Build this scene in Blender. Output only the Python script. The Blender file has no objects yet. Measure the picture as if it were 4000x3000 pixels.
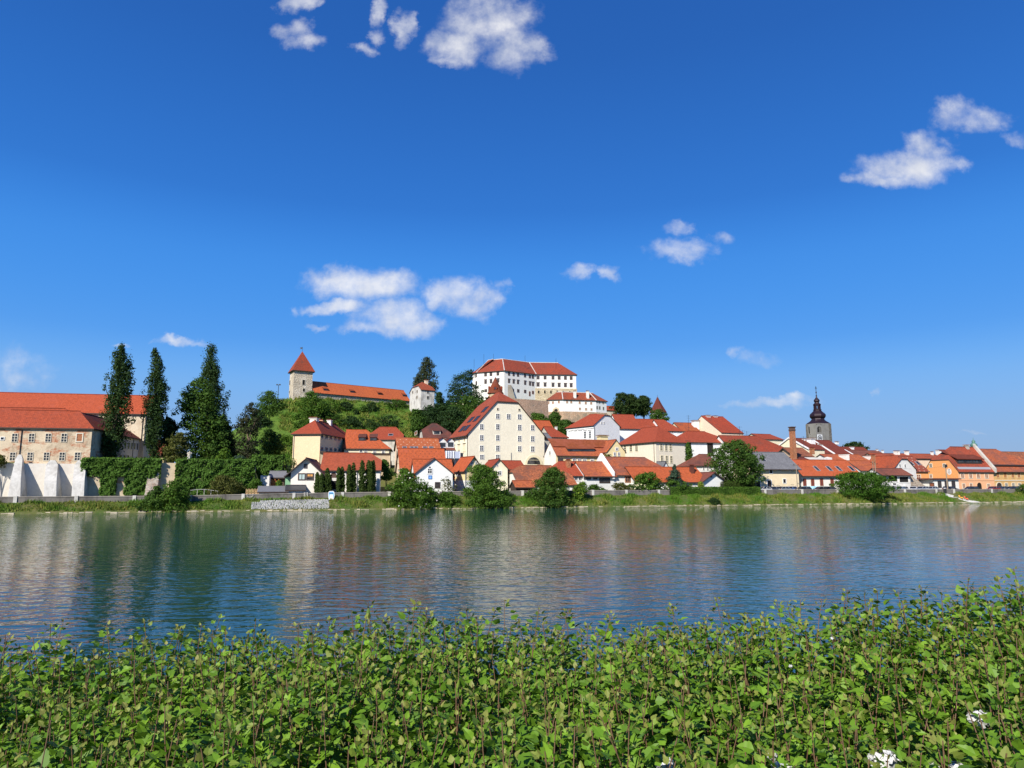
import bpy, math, random
import numpy as np
from mathutils import Vector
R = math.radians
random.seed(7)
RNG = np.random.default_rng(7)
SC = bpy.context.scene
COL = SC.collection

# ------------------------------------------------------------------ camera
F = 2658.0                                   # focal length in pixels of a 4000 x 3000 frame
PIT = math.atan(390 / F)                     # the lens looks up a little
CP, SP = math.cos(PIT), math.sin(PIT)
EYE = Vector((0, 0, 5.0))
cam = bpy.data.cameras.new('camera')
camo = bpy.data.objects.new('camera', cam); COL.objects.link(camo)
cam.sensor_width = 36; cam.lens = F / 4000 * 36
cam.clip_start = 0.05; cam.clip_end = 20000
camo.location = EYE; camo.rotation_euler = (math.pi / 2 + PIT, 0, 0)
SC.camera = camo

# ------------------------------------------------------------------ light
SUN_EL, SUN_AZ = R(35.5), math.atan2(-0.872, -0.49)      # azimuth: direction towards the sun in the ground plane
sund = Vector((math.cos(SUN_AZ) * math.cos(SUN_EL), math.sin(SUN_AZ) * math.cos(SUN_EL), math.sin(SUN_EL)))
sl = bpy.data.lights.new('sun', 'SUN'); sl.energy = 5.0; sl.angle = R(0.5); sl.color = (1.0, 0.94, 0.84)
so = bpy.data.objects.new('sun', sl); COL.objects.link(so)
so.rotation_euler = sund.to_track_quat('Z', 'Y').to_euler()
so.location = (0, 0, 300)
SC.view_settings.view_transform = 'Standard'; SC.view_settings.look = 'None'
SC.view_settings.exposure = 0.36; SC.view_settings.gamma = 1
SC.render.engine = 'CYCLES'
SC.cycles.max_bounces = 6; SC.cycles.diffuse_bounces = 2; SC.cycles.glossy_bounces = 3
SC.cycles.transparent_max_bounces = 8; SC.cycles.transmission_bounces = 3

def ray(px, py):
    rx = (px - 2000) / F; ry = (1500 - py) / F
    return Vector((rx, CP - ry * SP, SP + ry * CP))

class NT:
    """small helper round a node tree"""
    def __init__(s, tree): s.t = tree; s.N = tree.nodes; s.L = tree.links
    def n(s, typ, **kw):
        o = s.N.new(typ)
        for k, v in kw.items(): setattr(o, k, v)
        return o
    def put(s, sock, v):
        if hasattr(v, 'is_output') or isinstance(v, bpy.types.NodeSocket): s.L.new(v, sock)
        elif isinstance(v, (tuple, list)) and sock.type == 'RGBA' and len(v) == 3: sock.default_value = (*v, 1)
        else: sock.default_value = v
    def m(s, op, a, b=None, c=None, clamp=False):
        o = s.n('ShaderNodeMath', operation=op); o.use_clamp = clamp
        for i, v in enumerate((a, b, c)):
            if v is not None: s.put(o.inputs[i], v)
        return o.outputs[0]
    def noise(s, vec, scale, detail=3, rough=.55):
        o = s.n('ShaderNodeTexNoise'); s.put(o.inputs['Scale'], scale); s.put(o.inputs['Detail'], detail); s.put(o.inputs['Roughness'], rough)
        if vec is not None: s.L.new(vec, o.inputs['Vector'])
        return o.outputs['Fac']
    def mix(s, f, a, b, blend='MIX'):
        o = s.n('ShaderNodeMix', data_type='RGBA', blend_type=blend)
        s.put(o.inputs[0], f); s.put(o.inputs[6], a); s.put(o.inputs[7], b)
        return o.outputs[2]
    def rng(s, v, a, b, c=0., d=1., smooth=False):
        o = s.n('ShaderNodeMapRange'); o.clamp = True
        if smooth: o.interpolation_type = 'SMOOTHSTEP'
        s.put(o.inputs[0], v)
        for i, x in enumerate((a, b, c, d)): s.put(o.inputs[i + 1], x)
        return o.outputs[0]

# ------------------------------------------------------------------ sky with clouds (all at infinity)
W = bpy.data.worlds.new('World'); SC.world = W; W.use_nodes = True
T = NT(W.node_tree); T.N.clear()
sky = T.n('ShaderNodeTexSky', sky_type='NISHITA'); sky.sun_disc = False
sky.sun_elevation = SUN_EL; sky.sun_rotation = math.pi / 2 - SUN_AZ
sky.air_density = 1.0; sky.dust_density = 0.15; sky.ozone_density = 2.2; sky.altitude = 300
tc = T.n('ShaderNodeTexCoord'); sep = T.n('ShaderNodeSeparateXYZ'); T.L.new(tc.outputs['Generated'], sep.inputs[0])
ramp = T.n('ShaderNodeValToRGB'); ramp.color_ramp.interpolation = 'B_SPLINE'; RS = [(0.0, (2.05, 3.15, 5.0)), (0.057, (2.032, 3.351, 5.578)), (0.138, (1.445, 3.616, 7.145)), (0.197, (0.587, 2.55, 6.748)), (0.305, (0.391, 2.197, 6.491)), (0.383, (0.205, 1.419, 5.068)), (0.557, (0.143, 0.971, 3.753)), (0.9, (0.09, 0.55, 2.6))]       # the clear deep blue of that day, by height above the horizon
for i, (z_, c_) in enumerate(RS):
    e_ = ramp.color_ramp.elements[i] if i < 2 else ramp.color_ramp.elements.new(z_)
    e_.position = z_
for i, (z_, c_) in enumerate(RS): ramp.color_ramp.elements[i].position = z_; ramp.color_ramp.elements[i].color = (*[q / 10 for q in c_], 1)
T.L.new(sep.outputs[2], ramp.inputs[0])
rsc = T.n('ShaderNodeVectorMath', operation='SCALE'); T.L.new(ramp.outputs[0], rsc.inputs[0]); rsc.inputs['Scale'].default_value = 10
skyb = T.mix(.95, sky.outputs[0], rsc.outputs[0])
yy = T.m('MAXIMUM', sep.outputs[1], 0.02)
U = T.m('DIVIDE', sep.outputs[0], yy); V = T.m('DIVIDE', sep.outputs[2], yy)
comb = T.n('ShaderNodeCombineXYZ'); T.L.new(U, comb.inputs[0]); T.L.new(V, comb.inputs[1])
warp = T.n('ShaderNodeTexNoise'); warp.inputs['Scale'].default_value = 14; warp.inputs['Detail'].default_value = 7; warp.inputs['Roughness'].default_value = .62
T.L.new(comb.outputs[0], warp.inputs['Vector'])
wsep = T.n('ShaderNodeSeparateColor'); T.L.new(warp.outputs['Color'], wsep.inputs[0])
U2 = T.m('ADD', U, T.m('MULTIPLY', T.m('SUBTRACT', wsep.outputs[0], .5), .10))
V2 = T.m('ADD', V, T.m('MULTIPLY', T.m('SUBTRACT', wsep.outputs[1], .5), .06))
CL = [(1910, 70, 190, 120, 1), (1800, 190, 150, 85, 1), (2010, 190, 140, 95, 1), (1760, 250, 80, 30, .8), (2090, 180, 50, 30, .7),
      (1575, 110, 50, 75, 1), (1600, 90, 35, 50, 1), (1478, 60, 38, 65, .75), (1470, 140, 48, 40, .8), (1420, 195, 50, 25, .6), (1180, 165, 80, 36, .8), (1150, 120, 60, 40, .5), (1165, 10, 75, 36, .9),
      (1330, 1095, 180, 62, 1.15), (1450, 1110, 210, 80, 1.2), (1330, 1190, 150, 38, 1.1), (1540, 1235, 200, 85, 1.2), (1460, 1285, 130, 40, .9), (1620, 1260, 130, 55, 1),
      (1770, 1140, 140, 78, 1.1), (1860, 1180, 130, 72, 1.1), (2640, 890, 95, 42, .8), (2655, 970, 130, 50, .8), (2270, 1058, 60, 30, .65), (2385, 1058, 45, 30, .65),
      (3560, 650, 220, 80, 1.1), (3470, 700, 150, 40, .95), (3630, 590, 110, 90, .9), (3700, 650, 100, 40, .8), (3800, 460, 150, 60, .75), (3760, 430, 80, 60, .6), (3985, 545, 60, 30, .35),
      (690, 1336, 110, 22, .75), (780, 1345, 60, 14, .5), (3020, 1568, 180, 26, .75), (3110, 1550, 70, 20, .6), (2885, 1382, 44, 24, .7), (2970, 1400, 50, 14, .1), (40, 1450, 130, 60, .15),
      (470, 1340, 32, 10, .5), (1262, 1266, 32, 16, .5), (1160, 1200, 26, 16, .35), (3810, 1697, 60, 9, .55), (3410, 1530, 32, 12, .45), (1950, 1120, 34, 20, .35), (2820, 932, 34, 18, .2)]
fld = None
for (px, py, a, b, amp) in CL:
    r0 = ray(px, py); ra = ray(px + a, py); rb = ray(px, py - b)
    cu, cv = r0.x / r0.y, r0.z / r0.y; su = abs(ra.x / ra.y - cu) * .92; sv = abs(rb.z / rb.y - cv) * .88
    du = T.m('MULTIPLY', T.m('SUBTRACT', U2, cu), 1 / su); dv = T.m('MULTIPLY', T.m('SUBTRACT', V2, cv), 1 / sv)
    d2 = T.m('ADD', T.m('MULTIPLY', du, du), T.m('MULTIPLY', dv, dv))
    f = T.m('MULTIPLY', T.m('SUBTRACT', 1.0, d2), amp)
    fld = f if fld is None else T.m('SMOOTH_MAX', fld, f, .35)
fb = T.noise(comb.outputs[0], 17, 10, .60)
fb2 = T.noise(comb.outputs[0], 11, 6, .6); fb4 = T.noise(comb.outputs[0], 13, 4, .5)
dens = T.m('ADD', fld, T.m('MULTIPLY', T.m('SUBTRACT', fb, .53), 3.0))
dens = T.m('ADD', dens, T.m('MULTIPLY', T.m('SUBTRACT', fb2, .5), 0.8))
alpha = T.rng(dens, -0.55, 1.75, 0, .95, True)
alpha = T.m('MULTIPLY', alpha, T.rng(sep.outputs[1], .02, .1))
off = T.n('ShaderNodeVectorMath', operation='ADD'); T.L.new(comb.outputs[0], off.inputs[0]); off.inputs[1].default_value = (-.014, .022, 0)
fb3 = T.noise(off.outputs[0], 13, 4, .5)
shade = T.m('ADD', T.rng(dens, .0, 1.2, .25, .62), T.m('MULTIPLY', T.m('SUBTRACT', fb4, fb3), 2.2))
ccol = T.mix(T.m('ADD', shade, 0, clamp=True), (5.0, 5.3, 6.0), (7.9, 7.8, 7.7))
skyc = T.mix(alpha, skyb, ccol)
bg = T.n('ShaderNodeBackground'); T.L.new(skyc, bg.inputs['Color']); bg.inputs['Strength'].default_value = 0.10
wo = T.n('ShaderNodeOutputWorld'); T.L.new(bg.outputs[0], wo.inputs['Surface'])

# ------------------------------------------------------------------ projection helpers (real distances, chosen per thing)
def at(px, py, Y):
    d = ray(px, py); return EYE + d * (Y / d.y)
def zat(Y, py):
    ry = (1500 - py) / F
    return 5 + Y * (ry * CP + SP) / (CP - ry * SP)
def atz(px, py, z=0):
    d = ray(px, py); return EYE + d * ((z - 5) / d.z)
BK0, BK1 = atz(0, 2010), atz(4000, 1963)                 # the far waterline
BD = (BK1 - BK0); BD.z = 0; BLEN = BD.length; BD.normalize()
BN = Vector((-BD.y, BD.x, 0))                            # inland
BYAW = math.degrees(math.atan2(BD.y, BD.x))
def bank_s(x, y): return (x - BK0.x) * BN.x + (y - BK0.y) * BN.y
def bank_t(x, y): return (x - BK0.x) * BD.x + (y - BK0.y) * BD.y
def ats(px, py, s):
    d = ray(px, py)
    k = (s + BK0.x * BN.x + BK0.y * BN.y) / (d.x * BN.x + d.y * BN.y)
    return Vector((d.x * k, d.y * k, 5 + d.z * k))
def bp(t, s, z=0): return Vector((BK0.x + BD.x * t + BN.x * s, BK0.y + BD.y * t + BN.y * s, z))
def sm(x): x = min(1, max(0, x)); return x * x * (3 - 2 * x)
def lerp(a, b, f): return a + (b - a) * f
def interp(x, xs, ys): return float(np.interp(x, xs, ys))

# bank profile along t (taken where the wall stands)
SW = 6.0
_wt, _wtop, _wfoot = [], [], []
for px, ytop, yfoot in ((-600, 1947, 1977), (0, 1940, 1967), (700, 1936, 1960), (1060, 1928, 1951), (1500, 1921, 1942), (2300, 1915, 1937), (3200, 1912, 1932), (4000, 1910, 1927), (4600, 1909, 1925)):
    a = ats(px, ytop, SW); b = ats(px, yfoot, SW)
    _wt.append(bank_t(a.x, a.y)); _wtop.append(a.z); _wfoot.append(b.z)
def walltop(t): return interp(t, _wt, _wtop)
def wallfoot(t): return interp(t, _wt, _wfoot)
T11 = bank_t(*ats(985, 1900, 15)[:2])
def ground(x, y):
    s, t = bank_s(x, y), bank_t(x, y)
    if s < 0:
        if y < 14: return lerp(3.35, -2.5, sm((y - 6.0) / 8.5))
        return lerp(-2.5, 0.0, sm((s + 6) / 6))
    if s < 0.9: return s / 0.9 * 0.38
    wf = wallfoot(t)
    if s < SW: return lerp(0.38, wf, min(1, (s - .9) / (SW - 1.7)) ** .85)
    zt = walltop(t) - 0.75
    if s < SW + .4: return lerp(wf, zt, (s - SW) / .4)
    rise = interp(t, [0, 60, 100, 130, 170, 240, 400], [7.5, 7.5, 7.5, 6.5, 3.5, 2.2, 2])
    z = zt + rise * sm((s - 14) / 45)
    if t < T11:
        ter = lerp(zt, 9.0, sm((s - 15.3) / .8))
        z = max(z, ter) if s > 15.2 else zt
    return z + 2.5 * sm((s - 80) / 200)

# ------------------------------------------------------------------ mesh helpers
class MB:
    def __init__(s): s.v = []; s.f = []; s.uv = []; s.mi = []
    def poly(s, pts, mi=0, uv=None):
        i = len(s.v); s.v += [Vector(p) for p in pts]; s.f.append(tuple(range(i, i + len(pts)))); s.mi.append(mi)
        s.uv.append(uv)
    def box(s, o, a, b, c, mi=0):
        o, a, b, c = Vector(o), Vector(a), Vector(b), Vector(c)
        p = [o, o + a, o + a + b, o + b, o + c, o + a + c, o + a + b + c, o + b + c]
        for q in ((0, 3, 2, 1), (4, 5, 6, 7), (0, 1, 5, 4), (1, 2, 6, 5), (2, 3, 7, 6), (3, 0, 4, 7)):
            s.poly([p[k] for k in q], mi)
    def cbox(s, c, x, y, z, mi=0):
        c = Vector(c); s.box(c - Vector((x / 2, y / 2, z / 2)), (x, 0, 0), (0, y, 0), (0, 0, z), mi)
    def prism(s, pts, ex, mi=0):
        pts = [Vector(p) for p in pts]; ex = Vector(ex); q = [p + ex for p in pts]; n = len(pts)
        s.poly(pts[::-1], mi); s.poly(q, mi)
        for k in range(n): s.poly([pts[k], pts[(k + 1) % n], q[(k + 1) % n], q[k]], mi)
    def rings(s, rs, mi=0, cap=True):
        n = len(rs[0])
        for a, b in zip(rs, rs[1:]):
            for k in range(n): s.poly([a[k], a[(k + 1) % n], b[(k + 1) % n], b[k]], mi)
        if cap: s.poly(rs[0][::-1], mi); s.poly(rs[-1], mi)
    def lathe(s, c, prof, n=16, mi=0, rot=0):
        c = Vector(c)
        s.rings([[c + Vector((r * math.cos(rot + 2 * math.pi * k / n), r * math.sin(rot + 2 * math.pi * k / n), z)) for k in range(n)] for r, z in prof], mi)
    def tube(s, pts, rad, n=7, mi=0):
        pts = [Vector(p) for p in pts]; rs = []
        if not isinstance(rad, (list, tuple)): rad = [rad] * len(pts)
        for i, p in enumerate(pts):
            d = (pts[min(i + 1, len(pts) - 1)] - pts[max(i - 1, 0)]).normalized()
            u = d.orthogonal().normalized(); w = d.cross(u)
            if i and u.dot(pu) < 0: pass
            if i:
                u = (pu - d * pu.dot(d)).normalized(); w = d.cross(u)
            pu = u
            rs.append([p + (u * math.cos(2 * math.pi * k / n) + w * math.sin(2 * math.pi * k / n)) * rad[i] for k in range(n)])
        s.rings(rs, mi)
    def build(s, name, mats, parent=None, org=None, smooth=False):
        me = bpy.data.meshes.new(name)
        if org is None: org = parent_org(parent) if parent else Vector((0, 0, 0))
        me.from_pydata([tuple(v - org) for v in s.v], [], s.f)
        if not isinstance(mats, (list, tuple)): mats = [mats]
        for m in mats: me.materials.append(m)
        if any(s.mi): me.polygons.foreach_set('material_index', s.mi)
        if any(u is not None for u in s.uv):
            ul = me.uv_layers.new(name='UVMap'); k = 0
            for f, u in zip(s.f, s.uv):
                for j in range(len(f)):
                    if u is not None: ul.data[k].uv = u[j]
                    k += 1
        if smooth: me.polygons.foreach_set('use_smooth', [True] * len(me.polygons))
        me.update()
        o = bpy.data.objects.new(name, me); COL.objects.link(o)
        if parent: o.parent = parent
        else: o.location = org
        return o
def parent_org(o):
    while o.parent: o = o.parent
    return Vector(o.location)
def thing(name, label, cat, loc, group=None, kind=None):
    o = bpy.data.objects.new(name, None); COL.objects.link(o); o.location = loc; o.empty_display_size = .5
    return tag(o, label, cat, group, kind)
def tag(o, label=None, cat=None, group=None, kind=None):
    if label: o['label'] = label
    if cat: o['category'] = cat
    if group: o['group'] = group
    if kind: o['kind'] = kind
    return o
def mesh_np(name, verts, faces, mat, parent=None, org=None, attrs=None, smooth=False):
    """verts (N,3), faces (M,k)"""
    if org is None: org = parent_org(parent) if parent else Vector((0, 0, 0))
    verts = np.asarray(verts, np.float32) - np.array(org, np.float32)
    faces = np.asarray(faces, np.int32); M, k = faces.shape
    me = bpy.data.meshes.new(name)
    me.vertices.add(len(verts)); me.vertices.foreach_set('co', verts.ravel())
    me.loops.add(M * k); me.loops.foreach_set('vertex_index', faces.ravel())
    me.polygons.add(M); me.polygons.foreach_set('loop_start', np.arange(0, M * k, k, dtype=np.int32))
    if smooth: me.polygons.foreach_set('use_smooth', np.ones(M, bool))
    me.update(calc_edges=True)
    for an, av in (attrs or {}).items():
        a = me.attributes.new(an, 'FLOAT', 'FACE'); a.data.foreach_set('value', np.asarray(av, np.float32))
    for m in (mat if isinstance(mat, (list, tuple)) else [mat]): me.materials.append(m)
    o = bpy.data.objects.new(name, me); COL.objects.link(o)
    if parent: o.parent = parent
    else: o.location = org
    return o

# ------------------------------------------------------------------ materials
MATS = {}
def newmat(name):
    m = bpy.data.materials.new(name); m.use_nodes = True
    t = NT(m.node_tree); b = t.N['Principled BSDF']
    return m, t, b
def bump(t, b, h, strength=.3, dist=.05):
    o = t.n('ShaderNodeBump'); o.inputs['Strength'].default_value = strength; o.inputs['Distance'].default_value = dist
    t.put(o.inputs['Height'], h); t.L.new(o.outputs[0], b.inputs['Normal'])
def objco(t):
    return t.n('ShaderNodeTexCoord').outputs['Object']
def mul(c, k): return tuple(x * k for x in c)
def plaster(c, stain=.16, grime=(.30, .27, .22), rough=.9):
    key = ('pl', c, stain, grime)
    if key in MATS: return MATS[key]
    m, t, b = newmat('plaster')
    o = objco(t)
    n1 = t.noise(o, .35, 5, .65); n2 = t.noise(o, 2.2, 4, .6)
    st = t.n('ShaderNodeMapping'); st.inputs['Scale'].default_value = (1.1, 1.1, .10); t.L.new(o, st.inputs[0])
    n3 = t.noise(st.outputs[0], 1.3, 4, .6)
    col = t.mix(t.rng(n2, .3, .75), mul(c, .90), mul(c, 1.05))
    col = t.mix(t.m('MULTIPLY', t.rng(n1, .48, .8), stain * 2.2), col, grime)
    col = t.mix(t.m('MULTIPLY', t.rng(n3, .52, .8), stain * 1.6), col, grime)
    t.L.new(col, b.inputs['Base Color']); b.inputs['Roughness'].default_value = rough
    b.inputs['Specular IOR Level'].default_value = .15
    bump(t, b, n2, .25, .06)
    MATS[key] = m; return m
def rubble(c1, c2, scale=1.6, mortar=(.42, .38, .31), patch=None, pk=.5):
    key = ('ru', c1, c2, scale, patch, pk)
    if key in MATS: return MATS[key]
    m, t, b = newmat('rubble_stone')
    o = objco(t)
    mp = t.n('ShaderNodeMapping'); mp.inputs['Scale'].default_value = (1, 1, 1.5); t.L.new(o, mp.inputs[0])
    vo = t.n('ShaderNodeTexVoronoi'); vo.inputs['Scale'].default_value = scale; t.L.new(mp.outputs[0], vo.inputs['Vector'])
    ve = t.n('ShaderNodeTexVoronoi', feature='DISTANCE_TO_EDGE'); ve.inputs['Scale'].default_value = scale; t.L.new(mp.outputs[0], ve.inputs['Vector'])
    sc = t.n('ShaderNodeSeparateColor'); t.L.new(vo.outputs['Color'], sc.inputs[0])
    col = t.mix(sc.outputs[0], c1, c2)
    col = t.mix(t.rng(ve.outputs['Distance'], .0, .09, 1, 0), col, mortar)
    n1 = t.noise(o, .5, 5, .65)
    col = t.mix(t.rng(n1, .45, .7, 0, .45), col, mul(c1, .55))
    if patch:
        n2 = t.noise(o, .33, 6, .7)
        col = t.mix(t.rng(n2, pk - .04, pk + .05), col, patch)
    t.L.new(col, b.inputs['Base Color']); b.inputs['Roughness'].default_value = .95
    b.inputs['Specular IOR Level'].default_value = .1
    bump(t, b, t.rng(ve.outputs['Distance'], 0, .15), .8, .12)
    MATS[key] = m; return m
def patchy(base, brick, stone, k=.5):
    m, t, b = newmat('patchy_plaster'); o = objco(t)
    n1 = t.noise(o, .30, 6, .68); n2 = t.noise(o, 2.4, 5, .65); n3 = t.noise(o, .8, 5, .65)
    mp = t.n('ShaderNodeMapping'); mp.inputs['Scale'].default_value = (1, 1, 2.2); mp.inputs['Location'].default_value = (9, 4, 2); t.L.new(o, mp.inputs[0])
    n4 = t.noise(mp.outputs[0], .28, 6, .7)
    col = t.mix(t.rng(n2, .3, .7), mul(base, .86), mul(base, 1.06))
    col = t.mix(t.m('MULTIPLY', t.rng(n1, k, k + .10), t.rng(n3, .3, .6, .4, 1)), col, t.mix(t.rng(n2, .4, .6), stone, mul(stone, .7)))
    col = t.mix(t.m('MULTIPLY', t.rng(n4, .51, .58), t.rng(n2, .35, .6, .3, 1)), col, brick)
    t.L.new(col, b.inputs['Base Color']); b.inputs['Roughness'].default_value = .95; b.inputs['Specular IOR Level'].default_value = .1
    bump(t, b, n2, .4, .1); return m
def tiles(c, old=.25, c2=None, dots=None, rough=.85, vary=.2):
    """clay roof: rows of tiles in UV metres, weathering patches, optional snow-guard dots"""
    key = ('ti', c, old, c2, dots, vary)
    if key in MATS: return MATS[key]
    m, t, b = newmat('clay_tiles')
    uv = t.n('ShaderNodeTexCoord').outputs['UV']; o = objco(t)
    c2 = c2 or (.13, .055, .04); old = old * .8 + .14
    br = t.n('ShaderNodeTexBrick'); t.L.new(uv, br.inputs['Vector'])
    br.inputs['Scale'].default_value = 1; br.inputs['Brick Width'].default_value = .36; br.inputs['Row Height'].default_value = .30
    br.inputs['Mortar Size'].default_value = .025; br.inputs['Mortar Smooth'].default_value = .3
    br.inputs['Color1'].default_value = (*mul(c, 1 - vary), 1); br.inputs['Color2'].default_value = (*mul(c, 1 + vary), 1); br.inputs['Mortar'].default_value = (*mul(c, .42), 1)
    n1 = t.noise(o, .28, 5, .68); n2 = t.noise(o, 1.7, 4, .6)
    col = t.mix(t.m('MULTIPLY', t.rng(n2, .45, .75), .35), br.outputs[0], mul(c, 1.35))
    col = t.mix(t.m('MULTIPLY', t.rng(n1, .62 - old * .45, .78 - old * .3), t.rng(n2, .2, .55, .45, 1)), col, c2)
    n4 = t.noise(o, .09, 4, .6); col = t.mix(t.rng(n4, .35, .65, .30, 0), col, mul(c2, .8))
    sm_ = t.n('ShaderNodeMapping'); sm_.inputs['Scale'].default_value = (1.6, .12, 1); t.L.new(uv, sm_.inputs[0]); col = t.mix(t.rng(t.noise(sm_.outputs[0], 1.0, 4, .65), .5, .75, 0, .45), col, c2)
    if dots:
        du, dv, dr, dc = dots
        su = t.n('ShaderNodeSeparateXYZ'); t.L.new(uv, su.inputs[0])
        row = t.m('FLOOR', t.m('DIVIDE', su.outputs[1], dv))
        uu = t.m('ADD', t.m('DIVIDE', su.outputs[0], du), t.m('MULTIPLY', t.m('MODULO', row, 2.0), .5))
        fu = t.m('MULTIPLY', t.m('SUBTRACT', t.m('FRACT', uu), .5), du); fv = t.m('MULTIPLY', t.m('SUBTRACT', t.m('FRACT', t.m('DIVIDE', su.outputs[1], dv)), .5), dv)
        dd = t.m('SQRT', t.m('ADD', t.m('MULTIPLY', fu, fu), t.m('MULTIPLY', fv, fv)))
        col = t.mix(t.rng(dd, dr * .7, dr, .85, 0), col, dc)
    t.L.new(col, b.inputs['Base Color']); b.inputs['Roughness'].default_value = rough
    b.inputs['Specular IOR Level'].default_value = .2
    bump(t, b, br.outputs['Fac'], -.5, .04)
    MATS[key] = m; return m
def simple(name, c, rough=.6, metal=0., var=.12, spec=.4, scale=3.):
    key = ('si', name, c)
    if key in MATS: return MATS[key]
    m, t, b = newmat(name)
    n = t.noise(objco(t), scale, 4, .6)
    t.L.new(t.mix(n, mul(c, 1 - var), mul(c, 1 + var)), b.inputs['Base Color'])
    b.inputs['Roughness'].default_value = rough; b.inputs['Metallic'].default_value = metal; b.inputs['Specular IOR Level'].default_value = spec
    MATS[key] = m; return m
def foliage(c, c2, trans=.25, scale=.5, young=None, rough=.65, spec=.12):
    key = ('fo', c, c2, trans, young)
    if key in MATS: return MATS[key]
    m, t, b = newmat('leaves')
    at_ = t.n('ShaderNodeAttribute', attribute_name='rnd'); r = at_.outputs['Fac']
    n1 = t.noise(objco(t), scale, 3, .6)
    col = t.mix(t.rng(n1, .35, .68), c, c2)
    col = t.mix(r, t.mix(.5, col, mul(c, .45)), t.mix(.3, col, mul(c2, 1.5)))
    if young:
        ag = t.n('ShaderNodeAttribute', attribute_name='age').outputs['Fac']
        col = t.mix(t.rng(ag, .0, .36, .85, 0), col, young)
    t.L.new(col, b.inputs['Base Color']); b.inputs['Roughness'].default_value = rough; b.inputs['Specular IOR Level'].default_value = spec
    tr = t.n('ShaderNodeBsdfTranslucent'); t.L.new(t.mix(.5, col, (.25, .4, .03), 'MIX'), tr.inputs['Color'])
    mx = t.n('ShaderNodeMixShader'); mx.inputs[0].default_value = trans
    t.L.new(b.outputs[0], mx.inputs[1]); t.L.new(tr.outputs[0], mx.inputs[2])
    t.L.new(mx.outputs[0], t.N['Material Output'].inputs['Surface'])
    MATS[key] = m; return m

M_GLASS = None
def glass():
    global M_GLASS
    if M_GLASS: return M_GLASS
    m, t, b = newmat('window_glass')
    n = t.noise(objco(t), .8, 2, .5)
    t.L.new(t.mix(t.rng(n, .35, .65), (.012, .014, .018), (.06, .065, .07)), b.inputs['Base Color'])
    b.inputs['Roughness'].default_value = .12; b.inputs['Specular IOR Level'].default_value = .5
    M_GLASS = m; return m
WHITE = plaster((.80, .78, .72), .10); WHITEB = plaster((.82, .82, .80), .06); CREAM = plaster((.80, .72, .52), .06)
PALE = plaster((.88, .81, .63), .05); YELLOW = plaster((.80, .66, .36), .06); PEACH = plaster((.80, .62, .46), .08)
APRI = plaster((.80, .62, .40), .05, (.6, .45, .3)); ORANGE = plaster((.80, .36, .13), .10, (.62, .3, .14)); SALMON = plaster((.80, .43, .24), .08, (.6, .36, .24))
OCHRE = plaster((.62, .38, .15), .55, (.62, .5, .34)); GREYP = plaster((.45, .42, .36), .2); OLDW = plaster((.62, .58, .50), .45, (.24, .22, .19)); DIRTYW = plaster((.74, .72, .68), .28, (.33, .30, .27))
RAMP = plaster((.62, .60, .56), .5, (.30, .28, .25)); RAMPW = plaster((.74, .69, .61), .22, (.55, .42, .33)); CONC = plaster((.20, .185, .165), .6, (.07, .065, .06)); CONCL = plaster((.62, .60, .55), .4, (.3, .28, .25))
BEIGE = plaster((.62, .50, .34), .3, (.35, .24, .15))
TOWER = rubble((.62, .53, .40), (.48, .40, .30), 1.1, (.62, .55, .43), (.68, .60, .48), .54)
MONA = patchy((.64, .53, .38), (.40, .16, .085), (.50, .39, .27), .46)
MONB = plaster((.72, .62, .46), .5, (.42, .30, .2))
SAND = rubble((.60, .50, .34), (.48, .38, .24), .8, (.62, .54, .40))
BRICKW = rubble((.54, .34, .24), (.44, .27, .19), 1.8, (.50, .39, .30), (.36, .27, .21), .57)
STONEW = rubble((.42, .38, .32), (.28, .25, .21), 1.3)
T_OR = tiles((.44, .098, .032), .05, (.42, .10, .05)); T_ORD = tiles((.44, .098, .032), .03, (.42, .10, .05), (1.1, 1.0, .17, (.16, .05, .03)))
T_RED = tiles((.33, .062, .028), .03, (.30, .07, .04)); T_REDD = tiles((.36, .070, .030), .02, (.30, .07, .04), (1.5, 1.5, .2, (.2, .05, .03)))
T_DK = tiles((.20, .042, .026), .10, (.14, .045, .03)); T_BR = tiles((.25, .085, .055), .3, (.12, .05, .04)); T_OLD = tiles((.46, .135, .05), .5, (.17, .075, .05), None, .9, .65)
T_MOT = tiles((.46, .125, .042), .38, (.30, .085, .05), None, .9, .4); T_MIX = tiles((.44, .11, .038), .45, (.20, .08, .06), None, .9, .4); T_PAT = tiles((.30, .07, .04), .1, (.2, .06, .04), (1.6, 1.3, .22, (.55, .38, .27)))
T_LDOT = tiles((.42, .115, .04), .2, (.42, .12, .06), (1.5, 1.4, .16, (.75, .5, .35)))
T_GREY = tiles((.20, .20, .21), .3, (.13, .13, .14)); T_CORR = simple('corrugated_sheet', (.20, .20, .21), .6, .2, .3)
WOOD = simple('brown_wood', (.16, .075, .04), .7); DKWOOD = simple('dark_wood', (.045, .03, .024), .7); WFRAME = simple('white_frame', (.78, .77, .74), .5)
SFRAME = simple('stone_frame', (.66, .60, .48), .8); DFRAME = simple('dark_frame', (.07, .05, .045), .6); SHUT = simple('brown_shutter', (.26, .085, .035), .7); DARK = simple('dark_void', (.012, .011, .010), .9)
METAL = simple('grey_metal', (.25, .26, .27), .45, .6); DKMET = simple('dark_metal', (.04, .042, .046), .5, .5); LEAD = simple('lead_sheet', (.42, .42, .43), .5, .3)
COPPER = simple('verdigris_copper', (.10, .22, .18), .6, .1, .3); DOME = simple('violet_brown_copper', (.024, .012, .019), .5, .2, .25); BRICK = rubble((.52, .20, .09), (.40, .15, .07), 3.2, (.5, .3, .2))
BARK = simple('bark', (.10, .075, .05), .95, 0, .35)

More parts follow.
